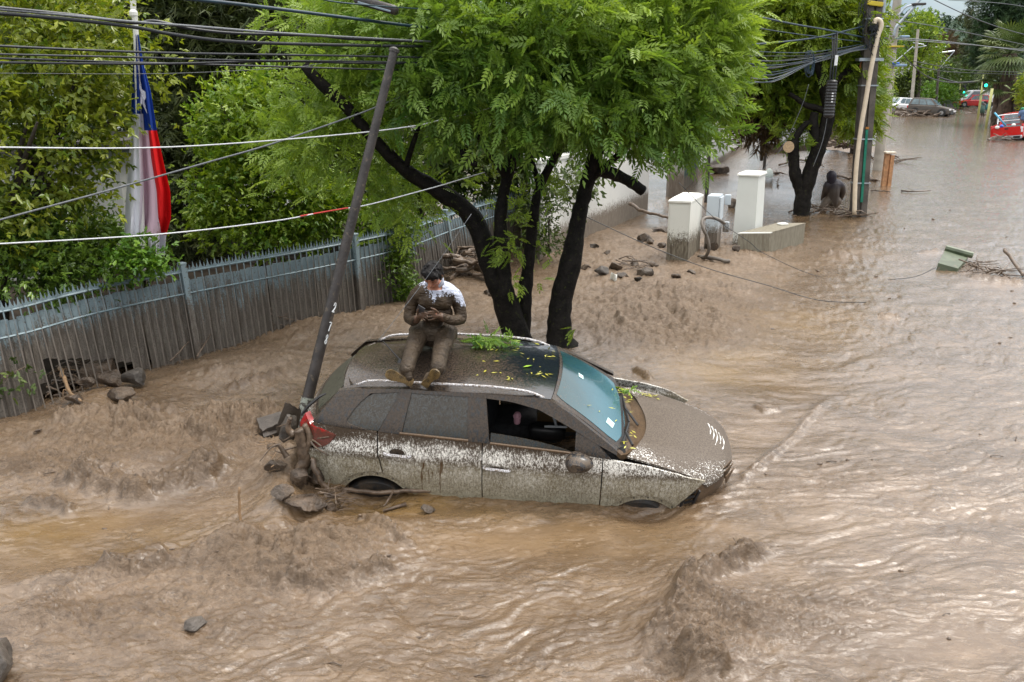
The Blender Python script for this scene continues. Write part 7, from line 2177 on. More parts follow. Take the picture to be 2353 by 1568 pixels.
for sx in (-1, 1): Bh.cap([hp(sx * .080, .026, .05), hp(sx * .081, .022, .0), hp(sx * .079, .018, -.02)], [.012, .008, .004], 7, 3)
hm_ = Bh.mesh('hair', .0042, 2, .4)
t = NT('black_hair'); hair_m = t.done(t.pbr(t.mix(t.noise(60, 4), (.004, .0035, .0035), (.010, .008, .008)), .5, t.bump(t.noise(1, 4, .6, t.map((60, 60, 260))), .5, .004), 0, .2))
link('hair', hm_, hair_m, man)
for sx in (-1, 1):
    MB().tube([hp(sx * .014, .101, .021), hp(sx * .032, .098, .028), hp(sx * .052, .082, .022)], [.0045, .0052, .003], 6).build('eyebrow', hair_m, man, True)
    MB().tube([hp(sx * .019, .0925, -.004), hp(sx * .031, .0945, -.008), hp(sx * .044, .087, -.003)], [.0022, .003, .0022], 6).build('eyelid_lashes', hair_m, man, True)
# collar
for sx, pts in ((-1, [(512, 352, .10), (500, 400, .085), (522, 425, .06), (540, 405, .055)]), (1, [(690, 335, .10), (700, 400, .085), (652, 440, .06), (640, 415, .055)])):
    P = [W4(*q) for q in pts]
    MB().slab([[P[0], P[3]], [P[0].lerp(P[1], .5), P[3].lerp(P[2], .5)], [P[1], P[2]]], tuple(hf * -.008)).build('collar', shirt_white := (bpy.data.materials.get('white_shirt_cloth') or simple('white_shirt_cloth', (.50, .535, .64), .8, .05, 20)), man, True)
# shoes with ribbed soles towards the viewer
sole_m = simple('gold_brown_sole', (.125, .080, .028), .32, .5, 24, .4, 90)
for toe, heel, sd in (((108, 1300, -.635), (385, 1402, -.60), 1), ((632, 1280, -.635), (492, 1432, -.60), -1)):
    A, Bq = W4(*heel), W4(*toe)
    ax = (Bq - A); Ls = ax.length; ax.normalize()
    nrm = (EYE - (A + Bq) / 2).normalized(); nrm = (nrm - ax * nrm.dot(ax)).normalized(); nrm = (nrm + Vector((0, 0, -.25))).normalized(); nrm = (nrm - ax * nrm.dot(ax)).normalized()
    sdv = nrm.cross(ax)
    outl = [(0, .030), (.04, .036), (.15, .037), (.35, .030), (.5, .033), (.68, .046), (.82, .048), (.93, .038), (1.0, .016)]
    lft = [A + ax * (Ls * a) + sdv * b for a, b in outl]; rgt = [A + ax * (Ls * a) - sdv * b * (.92 if .3 < a < .6 else 1) for a, b in outl]
    loop = smooth_pts(lft, 3) + smooth_pts(rgt[::-1], 3)
    sh = MB().prism(loop, -nrm * .022).build('shoe_sole', sole_m, man)
    up = Blob(); up.cap([A + ax * (Ls * .14) - nrm * .05, A + ax * (Ls * .45) - nrm * .052, A + ax * (Ls * .82) - nrm * .040], [.042, .046, .034], 12)
    up.cap([A + ax * (Ls * .15) - nrm * .045, A + ax * (Ls * .2) - nrm * .11], [.044, .05], 12)
    link('shoe', up.mesh('shoe', .008, 3), shoe_m, man)
    for k in range(13):
        a = .05 + k * .072
        b = float(np.interp(a, [q for q, _ in outl], [q for _, q in outl])) * .86
        MB().tube([A + ax * (Ls * a) + sdv * b + nrm * .002, A + ax * (Ls * (a + .018)) + nrm * .003, A + ax * (Ls * a) - sdv * b + nrm * .002], .0035, 5).build('sole_rib', sole_m, sh)
# phone
pc = W4(462, 655, -.125)
pa = (W4(495, 672, -.13) - W4(425, 628, -.12)).normalized()
pu = (Vector((0, -.55, .55))).normalized(); pu = (pu - pa * pu.dot(pa)).normalized(); pn_ = pa.cross(pu)
PM = Matrix((pa, pu, pn_)).transposed()
ph = thing('mobile_phone', 'black mobile phone held in the hands of the man on the car', 'phone', pc)
MB().box(pc + pu * -.005, (.075, .15, .009), PM, bev=.003).build('phone_case', simple('dark_phone_case', (.05, .05, .055), .35, .2), ph, True, 40)
MB().box(pc + pu * -.005 + pn_ * -.0052, (.068, .138, .001), PM).build('phone_screen', simple('phone_glass', (.01, .012, .015), .06), ph)

# hooded person wading by the utility pole, back turned
hb_ = G(*Z3(1018, 1208)); hY = hb_.y
w3 = lambda x, y, dy=0: AT(*Z3(x, y), hY + dy)
wader = thing('person', 'person in a dark hooded jacket bending in knee-deep mud beside the utility pole', 'person', hb_)
B = Blob()
B.cap([w3(1035, 1005, -.0), w3(1036, 1020, .0)], [.135, .13])
B.cap([w3(1040, 1150, .0), w3(1045, 1100, .0), w3(1048, 1060, .02)], [.215, .23, .215], flat=.75)
B.cap([w3(1012, 1055, .02), w3(1048, 1045, .02), w3(1085, 1058, .02)], [.12, .15, .12])
B.cap([w3(1008, 1058, 0), w3(998, 1095, .05), w3(985, 1135, .25)], [.105, .095, .07])
B.cap([w3(1090, 1060, 0), w3(1098, 1095, .05), w3(1082, 1140, .2)], [.105, .095, .07])
jm = B.mesh('jacket', .022, 4)
jacket = NT('wet_navy_jacket'); jacket = jacket.done(jacket.pbr(jacket.mix(jacket.step(jacket.math('ADD', jacket.xyz()[2], jacket.math('MULTIPLY', jacket.noise(5, 4), .5)), .85, 1.15), (.055, .040, .03), (.022, .018, .030)), .55))
B = Blob()
B.cap([w3(1015, 1150, 0), w3(1060, 1150, 0)], [.17, .17])
B.cap([w3(1008, 1150, .0), w3(988, 1185, -.05), w3(975, 1225, .0)], [.155, .12, .10])
B.cap([w3(1058, 1150, .0), w3(1050, 1190, -.02), w3(1045, 1230, .0)], [.155, .125, .11])
B.cap([w3(1040, 1110, .02), w3(1038, 1150, .02)], [.19, .19], flat=.8)
link('person_body', B.mesh('person_body', .022, 4), simple('mud_soaked_cloth', (.085, .062, .042), .55, .3, 6), wader)
link('jacket', jm, jacket, wader)
B = Blob(); B.cap([w3(1034, 1000, -.04), w3(1036, 1035, -.02)], [.15, .135]); link('hood', B.mesh('hood', .018, 3), jacket, wader)

# far figures
def far_person(label, x, ytop, ybot, Y, cols, width=1.0, poncho=True, name='person'):
    p3 = lambda a, b: AT(*ZF(x + a, b), Y)
    base = p3(0, ybot)
    p = thing('person', label, 'person', base)
    H = ybot - ytop
    B = Blob()
    k = 2000 / Y * 6.872 * .97        # close-up pixels per metre
    B.cap([p3(0, ytop + .045 * H), p3(0, ytop + .09 * H)], [.105, .10])
    B.cap([p3(0, ytop + .20 * H), p3(0, ytop + .5 * H)], [.20, .19], flat=.7)
    for s in (-1, 1):
        B.cap([p3(s * .10 * k, ytop + .5 * H), p3(s * .11 * k, ytop + .75 * H), p3(s * .11 * k, ybot)], [.11, .08, .07])
        B.cap([p3(s * .20 * k, ytop + .19 * H), p3(s * .27 * k, ytop + .36 * H), p3(s * .2 * k, ytop + .45 * H)], [.075, .06, .05])
    link('person_body', B.mesh('person_body', .03, 3), cols[1], p)
    if poncho:
        mb = MB(); prof = [(.10, -.02 * H), (.16, .06 * H), (.27, .16 * H), (.34, .36 * H), (.40, .62 * H)]
        mb.lathe([(r * width, -(ytop + .10 * H + d - ytop) / k) for r, d in prof][::-1], p3(0, ytop), 14, Matrix.Diagonal((1, .75, 1)))
        mb.build('poncho', cols[0], p, True)
        MB().lathe([(.13, -.28), (.145, -.15), (.11, -.03), (.02, .02)], p3(0, ytop), 12).build('hood', cols[0], p, True)
    else:
        B = Blob(); B.cap([p3(0, ytop + .2 * H), p3(0, ytop + .48 * H)], [.22, .21], flat=.75)
        for s in (-1, 1): B.cap([p3(s * .20 * k, ytop + .19 * H), p3(s * .27 * k, ytop + .34 * H)], [.09, .075])
        link('shirt', B.mesh('shirt', .03, 3), cols[0], p)
        MB().lathe([(.125, -.06), (.13, -.02), (.11, .05), (.04, .085)], p3(0, ytop + .02 * H), 12).build('cap', cols[2], p, True)
        MB().box(p3(-.10 * k, ytop + .045 * H), (.16, .18, .025), bev=.01).build('cap_peak', cols[2], p)
    return p
gp_ = simple('dark_green_poncho', (.035, .085, .065), .5, .2)
tp2 = simple('teal_poncho', (.02, .14, .16), .5, .2)
dkc = simple('dark_wet_clothes', (.05, .04, .035), .7, .2)
far_person('person in a dark green rain poncho walking in the far mud', 1700, 418, 655, 95, (gp_, dkc))
far_person('person in a teal rain poncho beside the white van', 1800, 425, 585, 118, (tp2, dkc))
far_person('man in a green cap and blue shirt standing behind the red pick-up', 2335, 528, 850, 59, (simple('blue_shirt', (.10, .17, .30), .7), simple('far_skin_and_trousers', (.25, .13, .09), .6), simple('green_cap', (.01, .22, .10), .6)), poncho=False)
# ---------------------------------------------------------------- stones, branches and other flotsam
rock_m = NT('wet_muddy_rock')
n = rock_m.noise(5, 6, .65); n2 = rock_m.noise(34, 4, .6)
c = rock_m.mix(rock_m.step(n, .38, .62), (.038, .027, .019), (.115, .082, .056))
c = rock_m.mix(rock_m.step(rock_m.noise(2.2, 4), .52, .6), c, (.085, .066, .050))
rock_m = rock_m.done(rock_m.pbr(c, rock_m.step(n2, .35, .7, (.22, .5)), rock_m.bump(rock_m.math('ADD', n, rock_m.math('MULTIPLY', n2, .4)), .9, .05), 0, .35))
grey_rock = NT('grey_wet_rock')
n = grey_rock.noise(6, 6, .65); n2 = grey_rock.noise(60, 4, .6)
c = grey_rock.mix(grey_rock.step(n, .35, .65), (.042, .036, .031), (.105, .090, .076))
grey_rock = grey_rock.done(grey_rock.pbr(c, .32, grey_rock.bump(grey_rock.math('ADD', n, grey_rock.math('MULTIPLY', n2, .3)), .9, .05), 0, .35))
mudwood = NT('mud_coated_wood')
n = mudwood.noise(1, 5, .65, mudwood.map((14, 14, 14)))
mudwood = mudwood.done(mudwood.pbr(mudwood.mix(mudwood.step(n, .35, .65), (.060, .040, .026), (.150, .105, .070)), .42, mudwood.bump(n, .5, .015), 0, .5))
drywood = simple('bare_tan_wood', (.20, .125, .065), .6, .35, 12, .3, 40)


def rock(c, r, seed, m=None, name='rock', label=None, cat='stone', group=None, sub=3, ang=.55, parent=None):
    """an angular stone: a ball cut by random planes and roughened"""
    rg = random.Random(seed)
    bm = bmesh.new(); bmesh.ops.create_icosphere(bm, subdivisions=sub, radius=1)
    cuts = []
    for k in range(9):
        n = Vector((rg.gauss(0, 1), rg.gauss(0, 1), rg.gauss(0, 1))).normalized()
        cuts.append((n, rg.uniform(.34, .66)))
    off = Vector((rg.uniform(0, 50),) * 3)
    Mz = Matrix.Rotation(rg.uniform(0, 6.28), 3, 'Z')
    for v in bm.verts:
        p = v.co.copy()
        for n, d in cuts:
            k = p.dot(n)
            if k > d: p -= n * (k - d) * .93
        p += v.co * (.12 * mnoise.noise(p * 1.8 + off) + .05 * mnoise.noise(p * 4.5 + off) + .02 * mnoise.noise(p * 11 + off))
        q = Mz @ p
        v.co = Vector((q.x * r[0], q.y * r[1], q.z * r[2])) + Vector(c)
    me = bpy.data.meshes.new(name); bm.to_mesh(me); bm.free()
    me.polygons.foreach_set('use_smooth', [True] * len(me.polygons)); me.set_sharp_from_angle(angle=R(38))
    o = link(name, me, m or rock_m, parent)
    if label: tag(o, label, cat, group)
    return o


def stick(pts, r0, r1, seed, m=None, twigs=0, tl=.3, jt=.35):
    """one branch with side twigs, as a mesh builder"""
    rg = random.Random(seed)
    mb = MB()
    p = smooth_pts(pts, 5); k = len(p)
    p = [q + Vector((rg.uniform(-1, 1), rg.uniform(-1, 1), rg.uniform(-1, 1))) * r0 * jt for q in p]
    mb.tube(p, [r0 + (r1 - r0) * i / (k - 1) for i in range(k)], 8, jit=.12, rng=rg)
    for t_ in range(twigs):
        a = p[rg.randrange(1, k)]
        d = Vector((rg.gauss(0, 1), rg.gauss(0, 1), rg.gauss(.15, .6))).normalized()
        L = tl * rg.uniform(.4, 1.1)
        mb.tube(smooth_pts([a, a + d * L * .5 + Vector((rg.uniform(-.04, .04), 0, 0)), a + d * L + Vector((rg.uniform(-.08, .08), rg.uniform(-.08, .08), rg.uniform(-.1, .04)))], 3), [r1 * .8, r1 * .6, r1 * .5, r1 * .4, r1 * .35, r1 * .3, r1 * .2][:7], 5)
    return mb


def heap(name, label, pts, n, L, r, seed, zmax, m=None, cat='branch heap', leafy=False):
    """a heap of tangled branches, each branch a part; pts = ground outline spots"""
    rg = random.Random(seed)
    base = sum((Vector(p) for p in pts), Vector()) / len(pts)
    h = thing(name, label, cat, base)
    for k in range(n):
        a = Vector(pts[rg.randrange(len(pts))]); b = Vector(pts[rg.randrange(len(pts))])
        c = a.lerp(b, rg.random()) + Vector((rg.uniform(-.2, .2) * min(L, 1.2), rg.uniform(-.2, .2) * min(L, 1.2), rg.uniform(0, zmax) * rg.random()))
        th = rg.gauss(0, .8); l = L * rg.uniform(.4, 1.1)
        d = Vector((math.cos(th), math.sin(th), rg.gauss(.03, .22 if L < 2 else .09)))
        q = [c - d * l * .5, c + Vector((rg.gauss(0, .06), rg.gauss(0, .06), rg.gauss(.02, .05))) * L, c + d * l * .5]
        stick(q, r * rg.uniform(.4, 1.2), r * .25, seed * 100 + k, twigs=2, tl=L * .3).build('branch', m or mudwood, h)
    return h


def gz(u, v, dz=0):
    p = G(u, v); p.z = dz + mud_z(p.x, p.y)
    return p


# stones piled in the hole of the fence
for (u, v, r, sd, m_, lab) in [(225, 888, (.27, .23, .20), 1, rock_m, 'large brown boulder lying in the hole of the fence'), (308, 905, (.27, .2, .13), 2, grey_rock, 'flat grey boulder just right of the fence hole'), (250, 925, (.16, .13, .14), 3, rock_m, 'upright muddy stone below the large brown boulder'), (195, 932, (.13, .11, .10), 4, rock_m, 'small muddy stone in front of the twig pile at the fence'),
                                (170, 955, (.14, .1, .08), 6, rock_m, 'stone half sunk at the left foot of the twig pile'), (268, 945, (.22, .16, .10), 7, rock_m, 'low stone with mud streaming over it below the fence hole')]:
    p = gz(u, v, r[2] * .45 + .03); p.y += .1
    rock(p, r, sd, m_, label=lab, group='boulders at the hole in the fence')
heap('branch_heap', 'tangle of twigs and roots caught on the fence bars beside the brown boulder', [gz(150, 900, .1), gz(185, 905, .1), gz(135, 930, .05), gz(170, 880, .15)], 26, .42, .014, 12, .22)
o = stick([gz(148, 900, .30), gz(155, 925, .22), gz(168, 945, .10), gz(192, 950, .04)], .028, .016, 4, drywood, 3, .15).build('branch', drywood, None, True); tag(o, 'crooked tan branch sticking out of the twig tangle by the fence', 'branch')
tag(rock(gz(28, 1535, .02) + Vector((-.12, -.05, 0)), (.30, .34, .33), 21, grey_rock, label='big grey boulder at the bottom left corner', cat='stone', sub=4), None)
tag(rock(gz(452, 1458, .03), (.085, .07, .06), 22, grey_rock, label='fist-sized stone alone in the flowing mud'), None)
# debris against the leaning post and the back of the car
dz = [(705, 1172, (.205, .16, .10), 31, 'big angular stone in front of the debris below the tail lamp', .055), (760, 1163, (.11, .09, .05), 32, 'small flat stone beside the rear wheel', .03), (735, 1115, (.13, .11, .11), 33, 'pointed stone wedged under the bumper corner', .10), (655, 1170, (.12, .10, .09), 34, 'rounded stone coated in mud left of the big angular one', .04), (668, 1060, (.14, .12, .17), 35, 'tall mud-slick stone in front of the leaning post', .13),
      (690, 1130, (.12, .11, .11), 36, 'dark stone in the middle of the debris by the tail lamp', .08), (600, 1225, (.13, .09, .09), 37, 'slanting grey stone breaking the wave by the upright stick', -.14), (985, 1162, (.082, .07, .062), 38, 'knotted clod of mud just below the rear door', .035), (628, 1062, (.11, .09, .07), 39, 'stone with a pale top left of the root stump', .02), (640, 1120, (.12, .1, .1), 40, 'mud-drowned stone left of the root stump', .05)]
for u, v, r, sd, lab, z in dz:
    rock(gz(u, v + 14, z), r, sd, grey_rock if sd in (35, 37) else rock_m, label=lab, group='stones dammed up behind the car')
slab_m = simple('broken_asphalt_slab', (.075, .062, .052), .5, .3, 9, .8, 60)
for k, (c4, th, lab) in enumerate([([(575, 1005), (635, 975), (672, 985), (610, 1022)], .05, 'flat slab of broken paving lying lowest by the leaning post'), ([(634, 985), (655, 925), (690, 940), (676, 1000)], .06, 'broken paving slab standing on edge against the leaning post'), ([(595, 1022), (650, 1005), (672, 1030), (610, 1045)], .06, 'small broken paving slab tilted into the mud')]):
    zz = [(.10, .16, .22, .10), (.15, .50, .48, .12), (.04, .10, .08, .02)][k]
    yy = 8.35 if k != 2 else 8.75
    P = [Vector((*gz(u, v).xy, 0)) for u, v in c4]
    P = [AT(u, v, yy + .12 * i) for i, (u, v) in enumerate(c4)] if k != 2 else [gz(u, v, z) for (u, v), z in zip(c4, zz)]
    grid = [[P[0].lerp(P[1], i / 6).lerp(P[3].lerp(P[2], i / 6), j / 6) + Vector((0, 0, .012 * mnoise.noise(Vector((i * .9, j * .9, k * 7))))) for j in range(7)] for i in range(7)]
    for row in (0, 6):
        for j in range(7):
            grid[row][j] += Vector((.02 * mnoise.noise(Vector((j * 2.1, row, k))), 0, .02 * mnoise.noise(Vector((j * 1.7, row, k + 5)))))
    o = MB().slab(grid, (0, th * .5, -th)).build('paving_slab', slab_m, None, True, 40); tag(o, lab, 'slab')
# root stump twisted round the post foot
stump = thing('root_stump', 'muddy twisted root stump jammed between the leaning post and the tail lamp', 'tree root', gz(690, 1090))
for k, (pts, r0, r1) in enumerate([([(688, 985, 7.5), (694, 1020, 7.5), (700, 1050, 7.5), (690, 1085, 7.5), (678, 1110, 7.5)], .055, .062), ([(700, 1040, 7.5), (712, 1010, 7.5), (700, 975, 7.5)], .042, .025), ([(690, 1085, 7.5), (668, 1105, 7.5), (650, 1118, 7.5)], .04, .018), ([(690, 1085, 7.5), (700, 1115, 7.5), (690, 1140, 7.5)], .05, .02),
                                   ([(675, 1000, 7.5), (662, 985, 7.5), (668, 960, 7.5)], .035, .018), ([(660, 1050, 7.5), (650, 1035, 7.5), (640, 1020, 7.5)], .03, .018)]):
    stick([AT(*q) for q in pts], r0, r1, 60 + k, twigs=4, tl=.2, jt=.08).build('root', mudwood, stump, True)
o = stick([AT(716, 1055, 7.45), AT(735, 1100, 7.4), AT(760, 1135, 7.4), AT(778, 1162, 7.4)], .030, .018, 71, twigs=5, tl=.18).build('branch', mudwood, None, True); tag(o, 'thick root slanting down from the bumper to the rear wheel', 'branch')
ln = 7.50
o = stick([AT(788, 1124, ln + .02), AT(850, 1131, ln - .05), AT(930, 1130, ln - .12), AT(1000, 1126, ln - .10), AT(1040, 1129, ln - .07), AT(1066, 1141, ln - .05)], .024, .014, 72, twigs=0).build('branch', mudwood, None, True); tag(o, 'long straight branch lying along the sill of the car', 'branch')
o = stick([AT(903, 1130, ln - .15), AT(893, 1148, ln - .25), AT(882, 1164, ln - .3)], .012, .008, 73).build('branch', mudwood, None, True); tag(o, 'short stick leaning on the long branch below the rear door', 'branch')
o = stick([AT(775, 1128, ln + .15), AT(815, 1122, ln + .2), AT(850, 1110, ln + .2), AT(868, 1098, ln + .25)], .016, .006, 74, twigs=4, tl=.1).build('branch', mudwood, None, True); tag(o, 'thin root reaching into the rear wheel arch', 'branch')
heap('root_tangle', 'hair-like roots and twigs hanging between the stones and the rear wheel', [gz(755, 1160, .08), gz(790, 1165, .05), gz(800, 1175, .02), gz(770, 1160, .12)], 26, .30, .007, 75, .12, cat='roots')
heap('root_tangle', 'straw and twigs caught at the left edge of the debris', [gz(630, 1110, .08), gz(640, 1140, .05), gz(625, 1090, .1)], 16, .22, .005, 76, .12, drywood, cat='roots')
heap('root_tangle', 'twigs and straw hanging under the torn front wing', [AT(1590, 1160, 8.15), AT(1560, 1165, 8.1), AT(1610, 1140, 8.3)], 22, .2, .005, 77, .06, cat='roots')
o = stick([AT(549, 1120, 6.95), AT(551, 1180, 6.9), AT(553, 1240, 6.85), AT(556, 1312, 6.8)], .011, .015, 78, drywood, 4, .07).build('stick', drywood, None, True); tag(o, 'upright brown stick standing in the breaking wave', 'stick')
o = stick([gz(935, 1160, .03), gz(880, 1168, .02)], .02, .012, 79).build('stick', mudwood, None, True); tag(o, 'sunken stick end pointing at the clod below the rear door', 'stick')
# along the fence and behind the tree
heap('branch_heap', 'heap of logs and branches washed up behind the left trunk of the ash', [gz(1035, 640, .15), gz(1085, 640, .15), gz(1110, 665, .1), gz(1060, 660, .1), gz(1100, 640, .2)], 30, .9, .045, 81, .35)
o = stick([gz(1045, 655, .18), gz(1085, 655, .22), gz(1122, 668, .14)], .10, .085, 82).build('log', mudwood, None, True); tag(o, 'thick cut log in front of the branch heap behind the ash', 'log')
heap('branch_heap', 'small tangle of twigs caught at the fence left of the leaning post', [gz(625, 770, .08), gz(650, 765, .1), gz(640, 778, .05)], 18, .45, .012, 83, .2)
for k, (pts, lab) in enumerate([([(455, 842), (470, 835), (490, 820)], 'thin branch at the foot of the tall fence post'), ([(395, 855), (415, 848), (440, 838)], 'thin branch lying along the fence foot left of the post'), ([(680, 752), (700, 735), (712, 722)], 'forked twig against the fence behind the leaning post'), ([(615, 735), (640, 742), (655, 760)], 'bent twig reaching over the tangle at the fence')]):
    q = [gz(*p, .06 + .10 * i) for i, p in enumerate(pts)]
    o = stick(q, .014, .007, 90 + k, twigs=2, tl=.15).build('branch', mudwood, None, True); tag(o, lab, 'branch', 'branches at the fence foot')
# stones between the tree and the cabinets
rg = random.Random(6)
named = {0: 'round stone in the row between the ash and the cream cabinet', 1: 'dark stone under the white scrap of paper'}
small = -1
for k, (u, v, r) in enumerate(sorted([(1382, 655, .16), (1412, 648, .17), (1362, 585, .15), (1478, 575, .2), (1495, 580, .12), (1478, 655, .2), (1430, 660, .13), (1455, 640, .14), (1345, 640, .14), (1395, 600, .12), (1520, 590, .12), (1310, 600, .16), (1515, 555, .22), (1630, 600, .22), (1555, 660, .12), (1590, 645, .12), (1465, 672, .1), (1500, 640, .12), (1125, 695, .12), (1690, 600, .14), (1680, 480, .3), (1650, 400, .5), (1625, 390, .4)])):
    lab = {(1382, 655): 'round stone left of the white scrap of paper', (1478, 575): 'rounded grey stone behind the stone row, left of the cream cabinet', (1515, 555): 'dark wedge-shaped stone beside the cream cabinet', (1630, 600): 'muddy stone in front of the grey meter box', (1680, 480): 'stone behind the tall pillar', (1650, 400): 'large clod in the pool of mud behind the pillar', (1625, 390): 'flat clod in the pool of mud by the garden gate', (1125, 695): 'reddish stone at the foot of the ash, left of its trunks', (1690, 600): 'muddy stone at the front corner of the low concrete box', (1412, 648): 'stone right behind the white scrap of paper'}.get((u, v))
    if lab is None:
        small += 1
        lab = ORD[small] + ' from the left of the small muddy stones between ash and cabinets'
    rock(gz(u, v, r * .25), (r * rg.uniform(.8, 1.1), r * rg.uniform(.7, 1), r * rg.uniform(.55, .8)), 100 + k, grey_rock if k in (3, 4, 9) else rock_m, label=lab, group='stones between the ash and the cabinets', sub=3)
pap = simple('white_paper', (.72, .72, .66), .7, .1, 30)
o = MB().slab([[AT(1400 + 14 * a + 5 * b, 652 - 26 * b + 6 * a, 15.9) + Vector((0, .05 * math.sin(4 * a + 3 * b), 0)) for a in np.linspace(0, 1, 5)] for b in np.linspace(0, 1, 6)], (0, .004, 0)).build('paper_scrap', pap, None, True); tag(o, 'crumpled white scrap standing among the muddy stones', 'litter')
heap('branch_heap', 'flat mat of twigs beside the white scrap among the stones', [gz(1430, 645, .06), gz(1470, 650, .05), gz(1450, 640, .08)], 14, .6, .014, 84, .1)
o = stick([AT(1448, 468, 21.5), AT(1470, 482, 20.9), AT(1500, 492, 20.5), AT(1536, 500, 20.2)], .045, .03, 85).build('branch', mudwood, None, True); tag(o, 'bare bent branch reaching from the white wall to the cream cabinet', 'branch')
# heaps around the second tree and the poles
heap('branch_heap', 'long heap of driftwood beyond the second tree', [gz(*Z3(x, y), .3) for x, y in ((960, 835), (1040, 820), (1110, 800), (1180, 815), (1270, 800), (1000, 810), (1080, 790))], 46, 2.2, .07, 86, .9)
heap('branch_heap', 'dark heap of branches and rubbish left of the concrete pole', [gz(*Z3(x, y), .3) for x, y in ((990, 925), (1060, 915), (1130, 925), (1100, 900), (1180, 915))], 34, 1.5, .06, 87, .8)
heap('branch_heap', 'roots and sticks piled between the second tree and the utility pole', [gz(*Z3(x, y), .05) for x, y in ((890, 1222), (960, 1215), (1050, 1225), (1120, 1230), (1190, 1240), (1140, 1245))], 30, 1.0, .028, 88, .22)
heap('branch_heap', 'driftwood lodged around the foot of the concrete pole', [gz(*Z3(x, y), .05) for x, y in ((1240, 940), (1330, 925), (1400, 930), (1460, 935))], 16, 1.4, .04, 89, .3)
for k, (pts, r, lab) in enumerate([([(735, 955), (860, 940), (990, 965)], .05, 'long branch lying in the pool behind the second tree'), ([(1065, 1012), (1120, 1025), (1150, 1028)], .06, 'driftwood log just left of the utility pole'), ([(1240, 1020), (1265, 1035), (1300, 1040)], .09, 'forked driftwood just right of the utility pole'), ([(1260, 1098), (1320, 1100), (1370, 1105)], .03, 'thin stick lying under the pale timber stake'), ([(690, 1000), (725, 995), (760, 1000)], .06, 'dark branch behind the tall pillar'), ([(730, 1070), (725, 1045), (735, 1020)], .03, 'short stick standing in the pool behind the pillar'), ([(1430, 1100), (1500, 1105), (1600, 1102)], .03, 'thin floating stick right of the timber stake')]):
    q = [gz(*Z3(*p), .06) for p in pts]
    o = stick(q, r, r * .5, 120 + k, twigs=3, tl=.5).build('branch', mudwood, None, True); tag(o, lab, 'branch', 'driftwood round the poles')
pl = leaf_cloth('clear_plastic_sheet', (.42, .47, .44))
o = MB().slab([[gz(*Z3(650 + 50 * a, 1010 + 42 * b), .15 + .2 * math.sin(3 * a) * (1 - b) + .1 * b) for a in np.linspace(0, 1, 6)] for b in np.linspace(0, 1, 5)], (0, 0, .01)).build('plastic_sheet', pl, None, True); tag(o, 'crumpled clear plastic behind the tall pillar', 'litter')
# heap under the wrecked cars
heap('branch_heap', 'long tangle of branches and planks piled against the wrecked cars', [gz(*ZF(x, y), .1) for x, y in ((230, 640), (330, 650), (430, 655), (540, 650), (640, 650), (740, 655), (820, 655), (880, 650), (1100, 660), (1230, 655), (300, 610), (420, 615), (560, 620))], 85, 2.4, .08, 130, .7)
heap('branch_heap', 'low rubble of sticks on the far mud by the palm', [gz(*ZF(x, y), .1) for x, y in ((1400, 560), (1500, 560), (1600, 580), (1750, 640), (1650, 660), (1550, 570))], 24, 2.4, .08, 131, .4)
heap('branch_heap', 'sticks under the stuck red pick-up', [gz(*ZF(x, y), .1) for x, y in ((1850, 1060), (1950, 1060), (2080, 1050), (2200, 1045))], 14, 1.6, .04, 132, .2)
# green box and the driftwood on the street
gb_ = simple('olive_green_metal', (.075, .095, .055), .5, .25, 5, .2, 40, dirt=(.14, .11, .08), damt=.1)
g1, g2, g3, g4 = gz(2149, 622), gz(2200, 627), gz(2222, 605), gz(2168, 600)
gx = thing('green_box', 'olive green metal box floating half sunk in the street', 'box', g1)
MB().add([g1 + Vector((0, 0, -.1)), g2 + Vector((0, 0, -.1)), g3 + Vector((0, 0, -.1)), g4 + Vector((0, 0, -.1)), g1 + Vector((.05, .02, .14)), g2 + Vector((0, 0, .07)), g3 + Vector((0, 0, .10)), g4 + Vector((0, 0, .22))], [(3, 2, 1, 0), (4, 5, 6, 7), (0, 1, 5, 4), (1, 2, 6, 5), (2, 3, 7, 6), (3, 0, 4, 7)]).build('box_body', gb_, gx)
MB().tube([g4 + Vector((0, 0, .26)), g3 + Vector((.1, 0, .14))], .07, 8).build('rolled_edge', gb_, gx)
heap('branch_heap', 'muddy branches drifting beside the green box', [gz(2225, 622, .03), gz(2260, 632, .03), gz(2300, 640, .03), (gz(2335, 638, .03)), gz(2240, 612, .05)], 22, .8, .022, 140, .12)
o = stick([gz(2303, 606, .30), gz(2325, 622, .18), gz(2350, 638, .03)], .04, .03, 141).build('branch', mudwood, None, True); tag(o, 'thick branch end sticking up at the right edge beside the green box', 'branch')
# small clods and bits carried by the flow
mbs = MB(); rg = random.Random(14)
for k in range(110):
    u, v = rg.uniform(1350, 2353), rg.uniform(430, 1100)
    if k > 70: u, v = rg.uniform(0, 2353), rg.uniform(800, 1560)
    p = G(u, v)
    if 690 < u < 1720 and v < 1190: continue
    z = mud_z(p.x, p.y)
    r = rg.uniform(.006, .018) * (1 + p.y / 25)
    if rg.random() < .6:
        mbs.lathe([(r * rg.uniform(.5, .8), -r * .4), (r * rg.uniform(.9, 1.2), 0), (r * rg.uniform(.4, .8), r * .5), (r * .2, r * rg.uniform(.5, .8))], Vector((p.x, p.y, z)), 6, Euler((rg.uniform(-.4, .4), rg.uniform(-.4, .4), 0)).to_matrix() @ Matrix.Diagonal((rg.uniform(.8, 2.2), 1, 1)))
    else:
        th = rg.gauss(0, .6); l = r * rg.uniform(2.5, 5)
        d = Vector((math.cos(th), math.sin(th), 0))
        mbs.tube([Vector((p.x, p.y, z + .004)) - d * l, Vector((p.x, p.y, z + .012)) + Vector((0, l * .15, 0)), Vector((p.x, p.y, z + .004)) + d * l], r * .28, 5)
